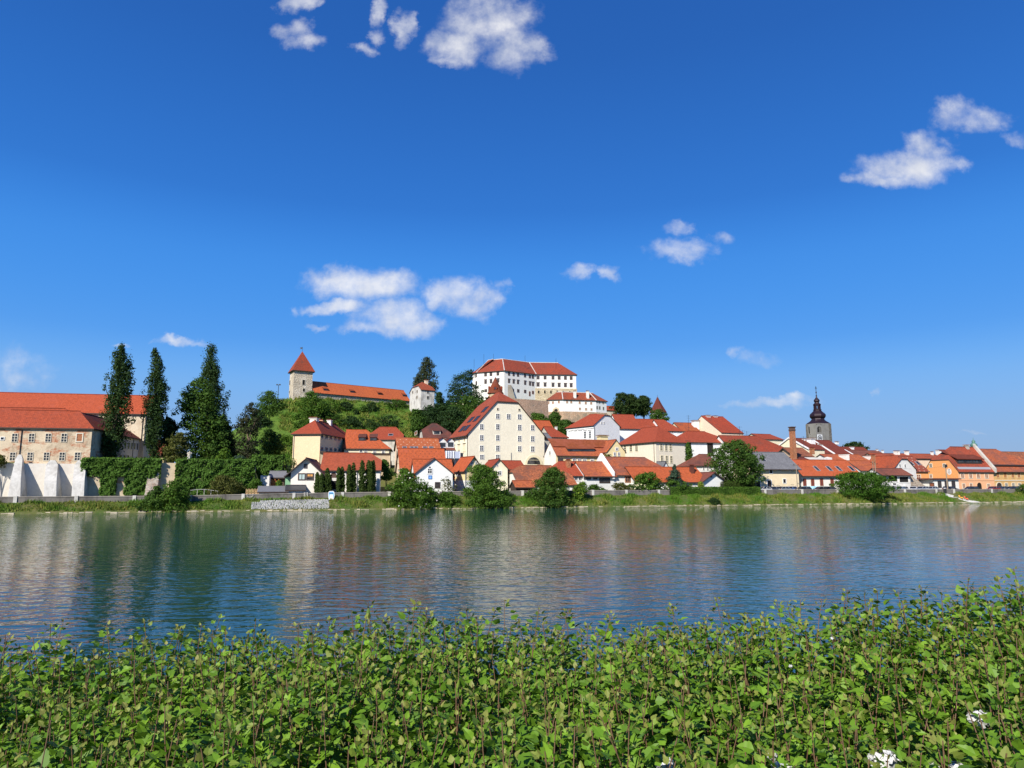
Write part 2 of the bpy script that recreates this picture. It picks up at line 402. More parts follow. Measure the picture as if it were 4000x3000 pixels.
# ------------------------------------------------------------------ buildings
def poly_uv(pts):
    n = (pts[1] - pts[0]).cross(pts[2] - pts[0])
    if n.length < 1e-6: return [(0, 0)] * len(pts)
    n.normalize(); u = Vector((0, 0, 1)).cross(n)
    u = Vector((1, 0, 0)) if u.length < 1e-4 else u.normalized()
    w = n.cross(u)
    return [(p.dot(u), p.dot(w)) for p in pts]
def roof_mesh(polys, th, mat, parent, edge=None, name='roof'):
    """closed slab: polys are the upper surfaces given on the underside, lifted by th"""
    mb = MB(); up = Vector((0, 0, th)); cnt = {}
    key = lambda p: (round(p.x, 3), round(p.y, 3), round(p.z, 3))
    for P in polys:
        uv = poly_uv(P)
        mb.poly([p + up for p in P], 0, uv); mb.poly(list(P)[::-1], 1)
        for a, b in zip(P, P[1:] + P[:1]):
            k = frozenset((key(a), key(b)))
            cnt.setdefault(k, []).append((a, b))
    for k, l in cnt.items():
        if len(l) == 1:
            a, b = l[0]; mb.poly([a, b, b + up, a + up], 1)
    return mb.build(name, [mat, edge or DKWOOD], parent)

class Bld:
    def __init__(s, name, label, cat='house', group=None):
        s.name, s.label, s.cat, s.group = name, label, cat, group; s.root = None
    def block(s, A, yaw=None, w=5, dep=8, ridge=3, roof='x', e0=None, e1=None, wm=None, rm=None, ov=.45, gv=.25, th=.22, Y=None, base=None, wname='wall'):
        px, py = A[0], A[1]
        P = at(px, py, Y) if Y else ats(px, py, A[2])
        yaw = BYAW if yaw is None else yaw
        s.O = Vector((P.x, P.y, 0)); s.z0 = P.z
        s.d = Vector((math.cos(R(yaw)), math.sin(R(yaw)), 0)); s.n = Vector((-s.d.y, s.d.x, 0))
        s.w = s.hit(s.O, s.d, *w)[0] if isinstance(w, tuple) else w
        if isinstance(dep, tuple):
            o = s.O + s.d * s.w if dep[0] == 'r' else s.O
            s.dep = s.hit(o, s.n, dep[1], dep[2])[0]
        else: s.dep = dep
        if isinstance(ridge, tuple):
            if roof == 'x': z1 = s.hit(s.O + s.n * (s.dep / 2), s.d, *ridge)[1]
            else: z1 = s.hit(s.O + s.n * (e0[0] if e0 else 0), s.d, *ridge)[1]
        else: z1 = s.z0 + ridge
        s.z1 = z1; s.roof = roof
        cs = [s.P(0, 0), s.P(s.w, 0), s.P(s.w, s.dep), s.P(0, s.dep)]
        s.zb = (min(ground(c.x, c.y) for c in cs) - .6) if base is None else base
        if s.root is None:
            c = s.P(s.w / 2, s.dep / 2); s.root = thing(s.name, s.label, s.cat, (c.x, c.y, s.zb), s.group)
        s.walls(e0, e1, wm, wname); s.last_roof = None
        if rm: s.mkroof(e0, e1, rm, ov, gv, th)
        return s
    def P(s, x, y, z=0): return s.O + s.d * x + s.n * y + Vector((0, 0, z))
    def hit(s, o, d, px, py):
        r = ray(px, py)                       # EYE + k r = o + t d (horizontally)
        det = r.x * -d.y + d.x * r.y
        k = (o.x * -d.y + d.x * o.y) / det
        t = (r.x * o.y - r.y * o.x) / det
        return t, 5 + k * r.z
    def AB(s, a, b, z):                        # a along the ridge, b across
        return s.P(a, b + s.dep / 2, z) if s.roof == 'x' else s.P(b + s.w / 2, a, z)
    def dims(s): return (s.w, s.dep) if s.roof == 'x' else (s.dep, s.w)
    def walls(s, e0, e1, wm, name):
        mb = MB(); L, Wd = s.dims(); h = Wd / 2; z0, z1, zb = s.z0, s.z1, s.zb
        for sgn in (-1, 1):
            mb.poly([s.AB(0, sgn * h, zb), s.AB(L, sgn * h, zb), s.AB(L, sgn * h, z0), s.AB(0, sgn * h, z0)])
        for a, e in ((0, e0), (L, e1)):
            f = 1 if e is None else e[1]
            pts = [s.AB(a, -h, zb), s.AB(a, h, zb), s.AB(a, h, z0)]
            if f >= .999: pts.append(s.AB(a, 0, z1))
            elif f > 0: pts += [s.AB(a, h * (1 - f), z0 + (z1 - z0) * f), s.AB(a, -h * (1 - f), z0 + (z1 - z0) * f)]
            pts.append(s.AB(a, -h, z0)); mb.poly(pts)
        mb.poly([s.AB(0, -h, z0 - .02), s.AB(L, -h, z0 - .02), s.AB(L, h, z0 - .02), s.AB(0, h, z0 - .02)])
        s.wall = mb.build(name, wm, s.root)
    def mkroof(s, e0, e1, rm, ov, gv, th):
        L, Wd = s.dims(); h = Wd / 2; rise = s.z1 - s.z0; k = rise / h
        ends = []
        for i, e in enumerate((e0, e1)):
            sg = -1 if i == 0 else 1; base = 0 if i == 0 else L
            if e is None: ends.append(dict(ea=base + sg * gv, f=1, ra=base + sg * gv))
            elif e[1] <= 0: ends.append(dict(ea=base + sg * ov, f=0, ra=base - sg * e[0]))
            else: ends.append(dict(ea=base + sg * gv, f=e[1], ra=base - sg * e[0]))
        ze = s.z0 - ov * k; polys = []
        for sgn in (-1, 1):
            A, B = ends
            pts = [s.AB(A['ea'], sgn * (h + ov), ze), s.AB(B['ea'], sgn * (h + ov), ze)]
            if 0 < B['f'] < 1: pts.append(s.AB(B['ea'], sgn * h * (1 - B['f']), s.z0 + rise * B['f']))
            pts += [s.AB(B['ra'], 0, s.z1), s.AB(A['ra'], 0, s.z1)]
            if 0 < A['f'] < 1: pts.append(s.AB(A['ea'], sgn * h * (1 - A['f']), s.z0 + rise * A['f']))
            if sgn == 1: pts = pts[::-1]
            polys.append(pts)
        for e in ends:
            if e['f'] <= 0: polys.append([s.AB(e['ea'], -(h + ov), ze), s.AB(e['ea'], h + ov, ze), s.AB(e['ra'], 0, s.z1)])
            elif e['f'] < 1:
                z = s.z0 + rise * e['f']; q = h * (1 - e['f'])
                polys.append([s.AB(e['ea'], -q, z), s.AB(e['ea'], q, z), s.AB(e['ra'], 0, s.z1)])
        s.last_roof = roof_mesh(polys, th, rm, s.root); s.th = th
        # ridge caps
        mb = MB(); a, b = s.AB(ends[0]['ra'], 0, s.z1 + th), s.AB(ends[1]['ra'], 0, s.z1 + th)
        mb.tube([a, b], .13, 6); s.ridge = mb.build('ridge_cap', rm, s.last_roof)
    def face(s, f):
        return {'f': (s.O, s.d, -s.n), 'r': (s.O + s.d * s.w, s.n, s.d), 'l': (s.O, s.n, -s.d), 'b': (s.O + s.n * s.dep, s.d, s.n)}[f]
    def win(s, f, px, py, w, h, fm=None, pm=None, arch=False, fw=None, mull=(1, 1), name='window', off=0., door=False, hood=False):
        o, d, out = s.face(f)
        if off: o = o + out * off
        t0, z = s.hit(o, d, px - w / 2, py); t1, _ = s.hit(o, d, px + w / 2, py); tc, z = s.hit(o, d, px, py)
        _, za = s.hit(o, d, px, py - h / 2); _, zb = s.hit(o, d, px, py + h / 2)
        return window(s.root, o, d, out, tc, abs(t1 - t0), zb, za, fm or WFRAME, pm or glass(), arch, fw, mull, name, hood)
    def wins(s, f, xs, py, w, h, **kw):
        ys = py if isinstance(py, (list, tuple)) else [py] * len(xs)
        for x, y in zip(xs, ys): s.win(f, x, y, w, h, **kw)
    def slope(s, f='f'):
        L, Wd = s.dims(); h = Wd / 2; k = (s.z1 - s.z0) / h
        if s.roof == 'x': a, b, sg = s.d, s.n, (1 if f == 'f' else -1)
        else: a, b, sg = s.n, s.d, (1 if f == 'l' else -1)
        o = s.AB(0, -sg * h, s.z0 + s.th); upv = (b * sg + Vector((0, 0, k))).normalized(); al = a
        n = al.cross(upv); n = n if n.z > 0 else -n
        return o, al, upv, n.normalized()
    def on_slope(s, px, py, f='f'):
        o, al, up, n = s.slope(f); r = ray(px, py)
        k = (o - EYE).dot(n) / r.dot(n); return EYE + r * k, al, up, n
    def skylight(s, px, py, w, h, f='f', frame=None, pane=None):
        c, al, up, n = s.on_slope(px, py, f); mb = MB()
        fr = .1
        for (dx, dy, sx, sy) in ((-w / 2, -h / 2, fr, h), (w / 2 - fr, -h / 2, fr, h), (-w / 2 + fr, -h / 2, w - 2 * fr, fr), (-w / 2 + fr, h / 2 - fr, w - 2 * fr, fr)):
            mb.box(c + al * dx + up * dy - n * .05, al * sx, up * sy, n * .17)
        mb.box(c + al * (-w / 2 + fr) + up * (-h / 2 + fr) - n * .05, al * (w - 2 * fr), up * (h - 2 * fr), n * .11, 1)
        mb.build('skylight', [frame or LEAD, pane or glass()], s.last_roof)
    def dormer(s, px, py, w, h, f='f', rm=None, shed=True, wm=None, fm=None):
        """dormer whose window face is centred on the pixel"""
        o, al, up, n = s.slope(f); hz = Vector((up.x, up.y, 0)).normalized()
        c, *_ = s.on_slope(px, py + h * .0, f)
        k = up.z / math.hypot(up.x, up.y)
        mb = MB(); c = c + Vector((0, 0, -.1)); a = al * (w / 2); upz = Vector((0, 0, 1))
        root = c; run = h / max(k, .2)
        if shed:
            k2 = k * .45; L = h / (k - k2)
            t0 = c + upz * h; t1 = c + hz * L + upz * (h + L * k2)
            mb.prism([c - a, c + hz * L - a + upz * (L * k), t0 - a], al * w, 0)
            e = hz * -.25 + upz * (-.25 * k2)
            rf = [t0 + e - a * 1.15, t0 + e + a * 1.15, t1 + a * 1.15 + upz * .02, t1 - a * 1.15 + upz * .02]
            mb2 = MB(); mb2.prism(rf, upz * .14)
        else:
            g = w * .42; L = h / k
            mb.prism([c - a, c + a, c + a + upz * h, c + upz * (h + g), c - a + upz * h], hz * (L + .2), 0)
            mb2 = MB(); Lr = (h + g) / k
            for sg in (-1, 1):
                p = [c + upz * (h + g) - hz * .3, c + a * sg * 1.2 + upz * (h - g * .2) - hz * .3, c + a * sg * 1.2 + upz * (h - g * .2) + hz * (L - .1), c + upz * (h + g) + hz * Lr]
                mb2.prism(p if sg < 0 else p[::-1], upz * .12)
        dm = mb.build('dormer', wm or DKWOOD, s.root); mb2.build('dormer_roof', rm or T_DK, dm)
        m3 = MB(); m3.box(c - a * .75 + upz * (h * .2) - hz * .06, al * (w * .75), upz * (h * .65), hz * .05, 0)
        m3.build('pane', [glass()], dm)
    def chim(s, px, ytop, w=.9, f=None, at_=.5, across=.5, mat=None, d=None, cap=None, h=None, x=None):
        """chimney; across = position from front (0) to back (1)"""
        if s.roof == 'x':
            o = s.O + s.n * (s.dep * across); t, z = s.hit(o, s.d, px, ytop); c = o + s.d * t
            zr = s.z1 - abs(across - .5) * 2 * (s.z1 - s.z0)
        else:
            o = s.O + s.n * (s.dep * at_); t, z = s.hit(o, s.d, px, ytop); c = o + s.d * t
            zr = s.z1 - abs(t - s.w / 2) / (s.w / 2) * (s.z1 - s.z0)
        w = w * .75; d = d or w; zb = min(zr, z) - 1.2
        mb = MB(); mb.box(c - s.d * w / 2 - s.n * d / 2 + Vector((0, 0, zb)), s.d * w, s.n * d, Vector((0, 0, z - zb - .25)))
        q = w * .12
        mb.box(c - s.d * (w / 2 + q) - s.n * (d / 2 + q) + Vector((0, 0, z - .42)), s.d * (w + 2 * q), s.n * (d + 2 * q), Vector((0, 0, .14)))
        mb.box(c - s.d * (w / 2 + q) - s.n * (d / 2 + q) + Vector((0, 0, z - .12)), s.d * (w + 2 * q), s.n * (d + 2 * q), Vector((0, 0, .12)), 1)
        mb.box(c - s.d * (w * .38) - s.n * (d * .38) + Vector((0, 0, z - .25)), s.d * (w * .76), s.n * (d * .76), Vector((0, 0, .13)), 2)
        mb.build('chimney', [mat or WHITE, cap or T_RED, DARK], s.last_roof or s.root)
    def band(s, f, py, h=.25, pr=.08, mat=None, name='cornice', z=None):
        o, d, out = s.face(f); L = s.w if f in 'fb' else s.dep
        if z is None: z = s.hit(o, d, *py)[1]
        mb = MB(); mb.box(o + Vector((0, 0, z - h)) + out * .003 - d * pr * 0, d * L, out * pr, Vector((0, 0, h)))
        return mb.build(name, mat or WFRAME, s.root)
    def pipe(s, f, px, ytop, ybot, mat=None, r=.07):
        o, d, out = s.face(f); t, z = s.hit(o, d, px, ytop); t2, z2 = s.hit(o, d, px, ybot)
        mb = MB(); p = o + d * t + out * .12
        mb.tube([p + Vector((0, 0, z)), p + Vector((0, 0, max(z2, s.zb)))], r, 6); mb.build('downpipe', mat or DKMET, s.root)

def outline(w, zb, za, arch):
    if not arch: return [(-w / 2, zb), (w / 2, zb), (w / 2, za), (-w / 2, za)]
    r = w / 2; zs = max(za - r, zb + .1); pts = [(-r, zb), (r, zb)]
    for k in range(0, 9):
        a = math.pi * k / 8; pts.append((r * math.cos(a), zs + (za - zs) * math.sin(a)))
    return pts
def window(root, o, d, out, tc, w, zb, za, fm, pm, arch=False, fw=None, mull=(1, 1), name='window', hood=False):
    fw = fw if fw is not None else min(.2, .16 * w + .04)
    up = Vector((0, 0, 1)); h = za - zb
    W3 = lambda p, dep: o + d * (tc + p[0]) + up * p[1] + out * dep
    inn = outline(w, zb, za, arch); ou = outline(w + 2 * fw, zb - fw, za + fw, arch)
    mb = MB(); n = len(inn); pr = .10
    for k in range(n):
        a, b, c, e = inn[k], inn[(k + 1) % n], ou[(k + 1) % n], ou[k]
        mb.poly([W3(a, pr), W3(b, pr), W3(c, pr), W3(e, pr)])
        mb.poly([W3(a, pr), W3(b, pr), W3(b, .0), W3(a, .0)])
        mb.poly([W3(e, pr), W3(c, pr), W3(c, .0), W3(e, .0)])
    mw = min(.09, w * .09)
    if mull:
        for i in range(mull[0]):
            x = -w / 2 + w * (i + 1) / (mull[0] + 1)
            mb.box(W3((x - mw / 2, zb), .03), d * mw, up * (h - (w / 2 if arch else 0)), out * .04)
        for i in range(mull[1]):
            z = zb + h * (i + 1) / (mull[1] + 1) + (h * .1 if mull[1] == 1 else 0)
            mb.box(W3((-w / 2, z - mw / 2), .03), d * w, up * mw, out * .038)
    if hood:
        mb.box(W3((-w / 2 - .3, za + fw + .25), .0), d * (w + .6), up * .16, out * .28)
    fr = mb.build(name, fm, root)
    m2 = MB(); m2.prism([W3(p, .004) for p in inn], out * .02)
    m2.build('pane', pm, fr)
    return fr

def mitre_poly(pts, off):
    """offset an open polyline inland (to its left-hand normal) with mitres"""
    out = []; n = len(pts)
    for i in range(n):
        ds = []
        if i > 0: ds.append((pts[i] - pts[i - 1]).normalized())
        if i < n - 1: ds.append((pts[i + 1] - pts[i]).normalized())
        ns = [Vector((-d.y, d.x, 0)) for d in ds]
        if len(ns) == 1: out.append(pts[i] + ns[0] * off)
        else:
            m = (ns[0] + ns[1]).normalized(); out.append(pts[i] + m * (off / m.dot(ns[0])))
    return out
class PolyBld(Bld):
    """a bent range: front corners in plan, eave height, depth; hipped ends"""
    def plan(s, fronts, z0, dep, rise, inset, wm, rm, base, ov=.6, th=.3):
        s.fr = fronts; s.z0 = z0; s.dep = dep; s.z1 = z0 + rise; s.zb = base; s.th = th; s.roof = 'x'
        c = sum(fronts, Vector()) / len(fronts); s.root = thing(s.name, s.label, s.cat, (c.x, c.y, base), s.group)
        back = mitre_poly(fronts, dep); mb = MB(); up = Vector((0, 0, 1))
        ring = fronts + back[::-1]
        for a, b in zip(ring, ring[1:] + ring[:1]): mb.poly([a + up * base, b + up * base, b + up * z0, a + up * z0])
        s.wall = mb.build('wall', wm, s.root)
        k = rise / (dep / 2); ze = z0 - ov * k
        fo = mitre_poly(fronts, -ov); bo = mitre_poly(fronts, dep + ov); rg = mitre_poly(fronts, dep / 2)
        d0 = (fronts[1] - fronts[0]).normalized(); d1 = (fronts[-1] - fronts[-2]).normalized()
        fo[0] -= d0 * ov; bo[0] -= d0 * ov; fo[-1] += d1 * ov; bo[-1] += d1 * ov
        rg[0] += d0 * inset[0]; rg[-1] -= d1 * inset[1]
        F_ = [p + up * ze for p in fo]; B_ = [p + up * ze for p in bo]; G_ = [p + up * s.z1 for p in rg]
        polys = []
        for i in range(len(fronts) - 1):
            polys.append([F_[i], F_[i + 1], G_[i + 1], G_[i]]); polys.append([G_[i], G_[i + 1], B_[i + 1], B_[i]])
        polys.append([B_[0], F_[0], G_[0]]); polys.append([F_[-1], B_[-1], G_[-1]])
        s.last_roof = roof_mesh(polys, th, rm, s.root); s.rg = rg
        mb = MB()
        for i in range(1, len(fronts) - 1): mb.tube([F_[i] + up * th, G_[i] + up * th], .22, 6)
        mb.tube([g + up * th for g in G_], .2, 6)
        mb.build('ridge_cap', CONCL, s.last_roof)
        return s
    def seg(s, i):
        s.O = s.fr[i].copy(); v = s.fr[i + 1] - s.fr[i]; s.w = v.length; s.d = v.normalized(); s.n = Vector((-s.d.y, s.d.x, 0)); return s

# ================================================================== THE TOWN, left to right
# ---- monastery
b = Bld('monastery', 'long orange roofed monastery with patchy brick and plaster walls above the white buttresses', 'monastery')
b.block((355, 1675, 15.8), 11, w=1, dep=1, ridge=1, wm=MONA)      # frame only for measuring the corner
cx = b.O.copy(); z_e = b.z0; bpy.data.objects.remove(b.wall)
dM = Vector((math.cos(R(11)), math.sin(R(11)), 0)); nM = Vector((-dM.y, dM.x, 0))
class _M(Bld): pass
def mblock(bb, O, yaw, z0, w, dep, rise, **kw):
    """block given in metres"""
    bb.O = Vector((O.x, O.y, 0)); bb.z0 = z0; bb.d = Vector((math.cos(R(yaw)), math.sin(R(yaw)), 0)); bb.n = Vector((-bb.d.y, bb.d.x, 0))
    bb.w = w; bb.dep = dep; bb.z1 = z0 + rise; bb.roof = kw.get('roof', 'x')
    cs = [bb.P(0, 0), bb.P(w, 0), bb.P(w, dep), bb.P(0, dep)]
    bb.zb = kw.get('base') if kw.get('base') is not None else min(ground(c.x, c.y) for c in cs) - .6
    if bb.root is None:
        c = bb.P(w / 2, dep / 2); bb.root = thing(bb.name, bb.label, bb.cat, (c.x, c.y, bb.zb), bb.group)
    bb.walls(kw.get('e0'), kw.get('e1'), kw['wm'], kw.get('wname', 'wall')); bb.last_roof = None
    if kw.get('rm'): bb.mkroof(kw.get('e0'), kw.get('e1'), kw['rm'], kw.get('ov', .45), kw.get('gv', .25), kw.get('th', .22))
    return bb
bpy.data.objects.remove(b.root); b.root = None
zb_m = 7.0
z_ridge = b.hit(cx + nM * 6, dM, 340, 1601)[1]
mblock(b, cx - dM * 62, 11, z_e, 62, 13, z_ridge - z_e, e0=None, e1=(7.5, 0), wm=MONA, rm=T_REDD, base=zb_m)
# the projecting front hip and the east wing going back
mblock(b, cx - dM * 21.0 - nM * .9, 11, z_e + .1, 21.6, 9, (z_ridge - z_e) * .80, e0=(5.2, 0), e1=(4.2, 0), wm=MONA, rm=T_REDD, base=zb_m)
b.wins('f', [58, 124, 189, 251], [1710, 1710, 1710, 1710], 20, 31, fm=SFRAME, mull=(1, 2), fw=.09); b.win('f', 311, 1709, 21, 29, pm=BRICK, mull=None, fm=SFRAME)
b.wins('f', [50, 118, 182, 243, 303], [1783, 1783, 1783, 1783, 1783], 20, 30, fm=SFRAME, mull=(1, 2), fw=.09); b.win('f', 10, 1713, 12, 9, mull=None, off=-.0)
b.wins('f', [-75, -150, -230, -310], 1711, 22, 31, fm=SFRAME, mull=(1, 2)); b.wins('f', [-80, -155, -235], 1784, 22, 30, fm=SFRAME, mull=(1, 2))
b.pipe('f', 87, 1680, 1775)
L_e = b.hit(cx, nM, 563, 1719)[0]
mblock(b, cx - dM * 11.5 + nM * 8, 11, z_e - .1, 11.2, L_e - 8, (z_ridge - z_e) * .92, roof='y', e0=(0, 1), e1=(7, 0), wm=plaster((.70, .70, .66), .12), rm=T_DK, base=zb_m)
b.win('r', 371, 1712, 11, 32, arch=True, fm=DIRTYW, mull=None); b.win('r', 368, 1778, 11, 34, fm=DIRTYW, mull=None)
b.wins('r', [489, 502, 514, 525, 536, 546, 556], [1739, 1741, 1742, 1743, 1744, 1745, 1746], 6, 25, fm=DIRTYW, mull=None); b.wins('r', [470, 485, 499], [1786, 1787, 1788], 7, 18, fm=DIRTYW, mull=None)
b.pipe('r', 521, 1712, 1790)
b = Bld('church', 'tall church nave with a long plain orange roof behind the monastery', 'church')
b.block((570, 1616, 44), 11, w=1, dep=1, ridge=1, wm=MONB)
cc = b.O.copy(); zc = b.z0; bpy.data.objects.remove(b.wall); bpy.data.objects.remove(b.root); b.root = None
zcr = b.hit(cc + nM * 6.5, dM, 570, 1549)[1]
mblock(b, cc - dM * 110, 11, zc, 110, 13, zcr - zc, wm=MONB, rm=tiles((.42, .082, .032), .02, (.4, .09, .05), (.9, .9, .16, (.40, .085, .035))), base=6)
b.pipe('f', 560, 1622, 1720)
# retaining wall with three white buttresses
p0, p1 = ats(-700, 1812, 15), ats(338, 1812, 15)
ret = thing('retaining_wall', 'white plastered retaining wall with brick stained top under the monastery', 'wall', ((p0.x + p1.x) / 2, (p0.y + p1.y) / 2, 2))
mb = MB(); mb.box((p0.x, p0.y, 1.5), Vector((p1.x - p0.x, p1.y - p0.y, 0)), BN * 1.2, Vector((0, 0, p1.z - 1.5)))
mb.build('wall_face', RAMPW, ret)
for i, (xt, yt, wt, xb, wb, txt) in enumerate(((80, 1776, 17, 55, 56, 'leftmost'), (208, 1798, 36, 196, 56, 'middle'), (318, 1798, 34, 304, 54, 'rightmost'))):
    s_f = 11.2; T_ = ats(xt, yt, 14.9); Bm = ats(xb, 1939, s_f)
    mb = MB(); hw = .95 if i else .55; hb = 1.0
    zt = T_.z; zb = 1.8; c = Vector((T_.x, T_.y, 0))
    cb = Vector((Bm.x, Bm.y, 0)); cb_back = cb + BN * (15 - s_f)
    A = [cb - BD * hb, cb + BD * hb, cb_back + BD * hb, cb_back - BD * hb]
    c0 = Vector((T_.x, T_.y, 0)) - BN * (.5)
    B_ = [c0 - BD * hw, c0 + BD * hw, c0 + BD * hw + BN * .6, c0 - BD * hw + BN * .6]
    mid = [a.lerp(q, .5) for a, q in zip(A, B_)]
    mid = [m_ + Vector((0, 0, lerp(zb, zt, .5))) - (BN * .35 if k < 2 else Vector()) for k, m_ in enumerate(mid)]
    mb.rings([[a + Vector((0, 0, zb)) for a in A], mid, [q + Vector((0, 0, zt - .8)) for q in B_], [q.lerp(c0 + BN * .3, .55) + Vector((0, 0, zt)) for q in B_]])
    o = mb.build('buttress', RAMP, None, cb + Vector((0, 0, zb)))
    tag(o, '%s of the three tall sloping white buttresses below the monastery' % txt, 'buttress', 'white buttresses of the retaining wall')

# ---- prison like cream block
b = Bld('hipped_building', 'tall plain cream block with two rows of small barred windows in its shaded side', 'building')
b.block((1146, 1691, 42), -6.6, w=(1252, 1687), dep=('r', 1378, 1712), ridge=(1240, 1644), roof='y', e0=(4.5, 0), e1=(4.5, 0), wm=APRI, rm=T_RED, ov=.5)
xs = [1257, 1275, 1292, 1309, 1324.5, 1340, 1355, 1370]
b.wins('r', xs, [1704, 1706.5, 1709, 1711.5, 1714, 1716.5, 1719, 1721], 7, 12, mull=(1, 0), fm=GREYP); b.wins('r', xs, [1753, 1754.5, 1755.5, 1757, 1758, 1759, 1760, 1761], 7, 10, mull=(1, 0), fm=GREYP)
b.chim(1229, 1630, 2.4, at_=.25, mat=WHITE); b.chim(1255, 1638, 1.4, at_=.45, mat=SALMON); b.chim(1288, 1638, 1.4, at_=.6, mat=WHITE)
b.band('r', (1300, 1768), .35, 1.6, DKWOOD, 'ledge_roof'); b.pipe('f', 1150, 1695, 1790, METAL)
# ---- hip roofed orange house right of it
b = Bld('hipped_house', 'cream house with a hipped orange roof and two long brown dormers', 'house')
b.block((1345, 1749, 50), 8, w=(1522, 1746), dep=12, ridge=(1470, 1683), e0=None, e1=(6.5, 0), wm=CREAM, rm=T_ORD, ov=.5)
for x in (1414, 1458): b.dormer(x, 1722, 1.9, 1.1, rm=T_BR)
b.wins('f', [1410, 1428, 1463, 1497], [1762, 1764, 1765, 1766], 9, 10); b.pipe('f', 1521, 1750, 1830); 
b.win('r', 1527, 1815, 5, 26, arch=True, pm=DARK, mull=None, fm=BEIGE)
b = Bld('barn', 'red hip roofed building behind at the foot of the grass hill', 'building')
b.block((1420, 1716, 78), 5, w=(1572, 1715), dep=13, ridge=(1500, 1671), e0=(4, 0), e1=(2.5, .35), wm=OLDW, rm=T_RED)
b.skylight(1526, 1699, 1.5, 1.3)
# ---- walled ramp between
w0, w1 = ats(1252, 1768, 38), ats(1525, 1776, 38)
o = MB(); o.box((w0.x, w0.y, 4), Vector((w1.x - w0.x, w1.y - w0.y, 0)), BN * .8, Vector((0, 0, w1.z - 4)))
o.box(Vector((w0.x, w0.y, w1.z + .003)) - BN * .25, Vector((w1.x - w0.x, w1.y - w0.y, 0)), BN * 1.3, Vector((0, 0, .35)), 1)
tag(o.build('yard_wall', [BEIGE, DKWOOD], None, w0 * 1), 'brownish yard wall with dark capping above the low white house', 'wall')
# ---- low white house with thujas
b = Bld('riverside_house', 'low white riverside house with a gable on the left and an arcade behind the thujas', 'house')
b.block((1137, 1845, 10), 8, w=(1255, 1844), dep=13, ridge=(1197, 1793), roof='y', wm=plaster((.80, .74, .66), .06), rm=T_BR, ov=1.1, gv=.9)
b.win('f', 1194, 1821, 9, 13, fm=DFRAME, mull=None, pm=glass()); b.win('f', 1179, 1862, 22, 20, fm=DFRAME, pm=simple('net_curtain', (.42, .52, .50), .3), mull=(1, 0)); b.win('f', 1211, 1862, 22, 20, fm=DFRAME, mull=(1, 1))
b.win('f', 1211, 1857, 21, 10, fm=DFRAME, pm=simple('orange_blind', (.75, .36, .10), .8), mull=None, off=.03)
b.block((1255, 1836, 13.5), 10, w=(1392, 1834), dep=12, ridge=(1320, 1773), wm=WHITE, rm=tiles((.36, .080, .036), .06, (.3, .08, .05)), ov=.5)
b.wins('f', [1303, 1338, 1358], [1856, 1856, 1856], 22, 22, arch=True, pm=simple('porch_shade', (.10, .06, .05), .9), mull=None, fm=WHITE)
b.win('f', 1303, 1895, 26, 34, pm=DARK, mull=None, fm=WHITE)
b.block((1392, 1835, 12.0), 10, w=(1485, 1834), dep=12, ridge=(1430, 1774), e1=(2.2, .55), wm=WHITE, rm=tiles((.36, .080, .036), .06, (.3, .08, .05)), ov=.5)
b.pipe('f', 1396, 1838, 1918, METAL)
# ---- sheds in front of the ivy wall
b = Bld('wood_shed', 'white walled firewood shed open at the front beside the ivy wall', 'shed')
b.block((1018, 1858, 16), 8, w=(1053, 1858), dep=3, ridge=.1, wm=DIRTYW, rm=None)
b.block((1053, 1860, 18), 8, w=(1110, 1861), dep=2.6, ridge=.8, wm=simple('shed_boards', (.10, .075, .05), .9, 0, .3), rm=T_CORR, ov=.8)
mb = MB()
for k in range(120):
    px_, py_ = random.uniform(1055, 1092), random.uniform(1874, 1896); p = b.O + b.d * b.hit(b.O, b.d, px_, py_)[0] - b.n * random.uniform(.05, .35) + Vector((0, 0, b.hit(b.O, b.d, px_, py_)[1]))
    r_ = random.uniform(.09, .17); mb.tube([p, p - b.n * .45], r_, 6)
tag(mb.build('firewood_stack', simple('split_wood', (.50, .19, .06), .9, 0, .45, .2, 6), None, b.O + Vector((0, 0, 3))), 'orange brown stack of split firewood in the open shed', 'firewood')
b = Bld('lean_to', 'long low lean to with a streaked grey sheet roof right behind the river wall', 'shed')
b.block((1010, 1922, 7.2), None, w=(1122, 1924), dep=5, ridge=(1070, 1905), wm=DIRTYW, rm=T_CORR, ov=.5)
b = Bld('tool_shed', 'small white shed with a dark corrugated roof in front of the gable house', 'shed')
b.block((1124, 1914, 7.4), None, w=(1184, 1914), dep=4, ridge=(1160, 1900), wm=WHITEB, rm=simple('dark_corrugated', (.06, .06, .065), .5, .2), ov=.6, gv=.5)
b = Bld('plastic_shed', 'narrow green panelled lean to against the white gable house', 'shed')
b.block((1115, 1860, 11), 8, w=(1136, 1860), dep=2, ridge=.3, wm=simple('green_panel', (.20, .38, .22), .5), rm=T_CORR)
mb = MB(); p = ats(960, 1918, 8)
for k in range(7):
    q = p + BD * k * .55; q.z = ground(q.x, q.y); lean = BN * .5
    for j in range(5): mb.box(q + lean * (j * .25) + Vector((0, 0, .1 + j * .32)), BD * .42, BN * .06, (0, 0, .16))
    for sx in (0, .36): mb.prism([q + BD * sx, q + BD * (sx + .07), q + BD * (sx + .07) + BN * .12, q + BD * sx + BN * .12], lean * 1.2 + Vector((0, 0, 1.75)))
tag(mb.build('pallet_row', simple('raw_wood', (.55, .36, .18), .9), None, p), 'row of pale wooden pallets leaning by the ivy wall', 'pallets')
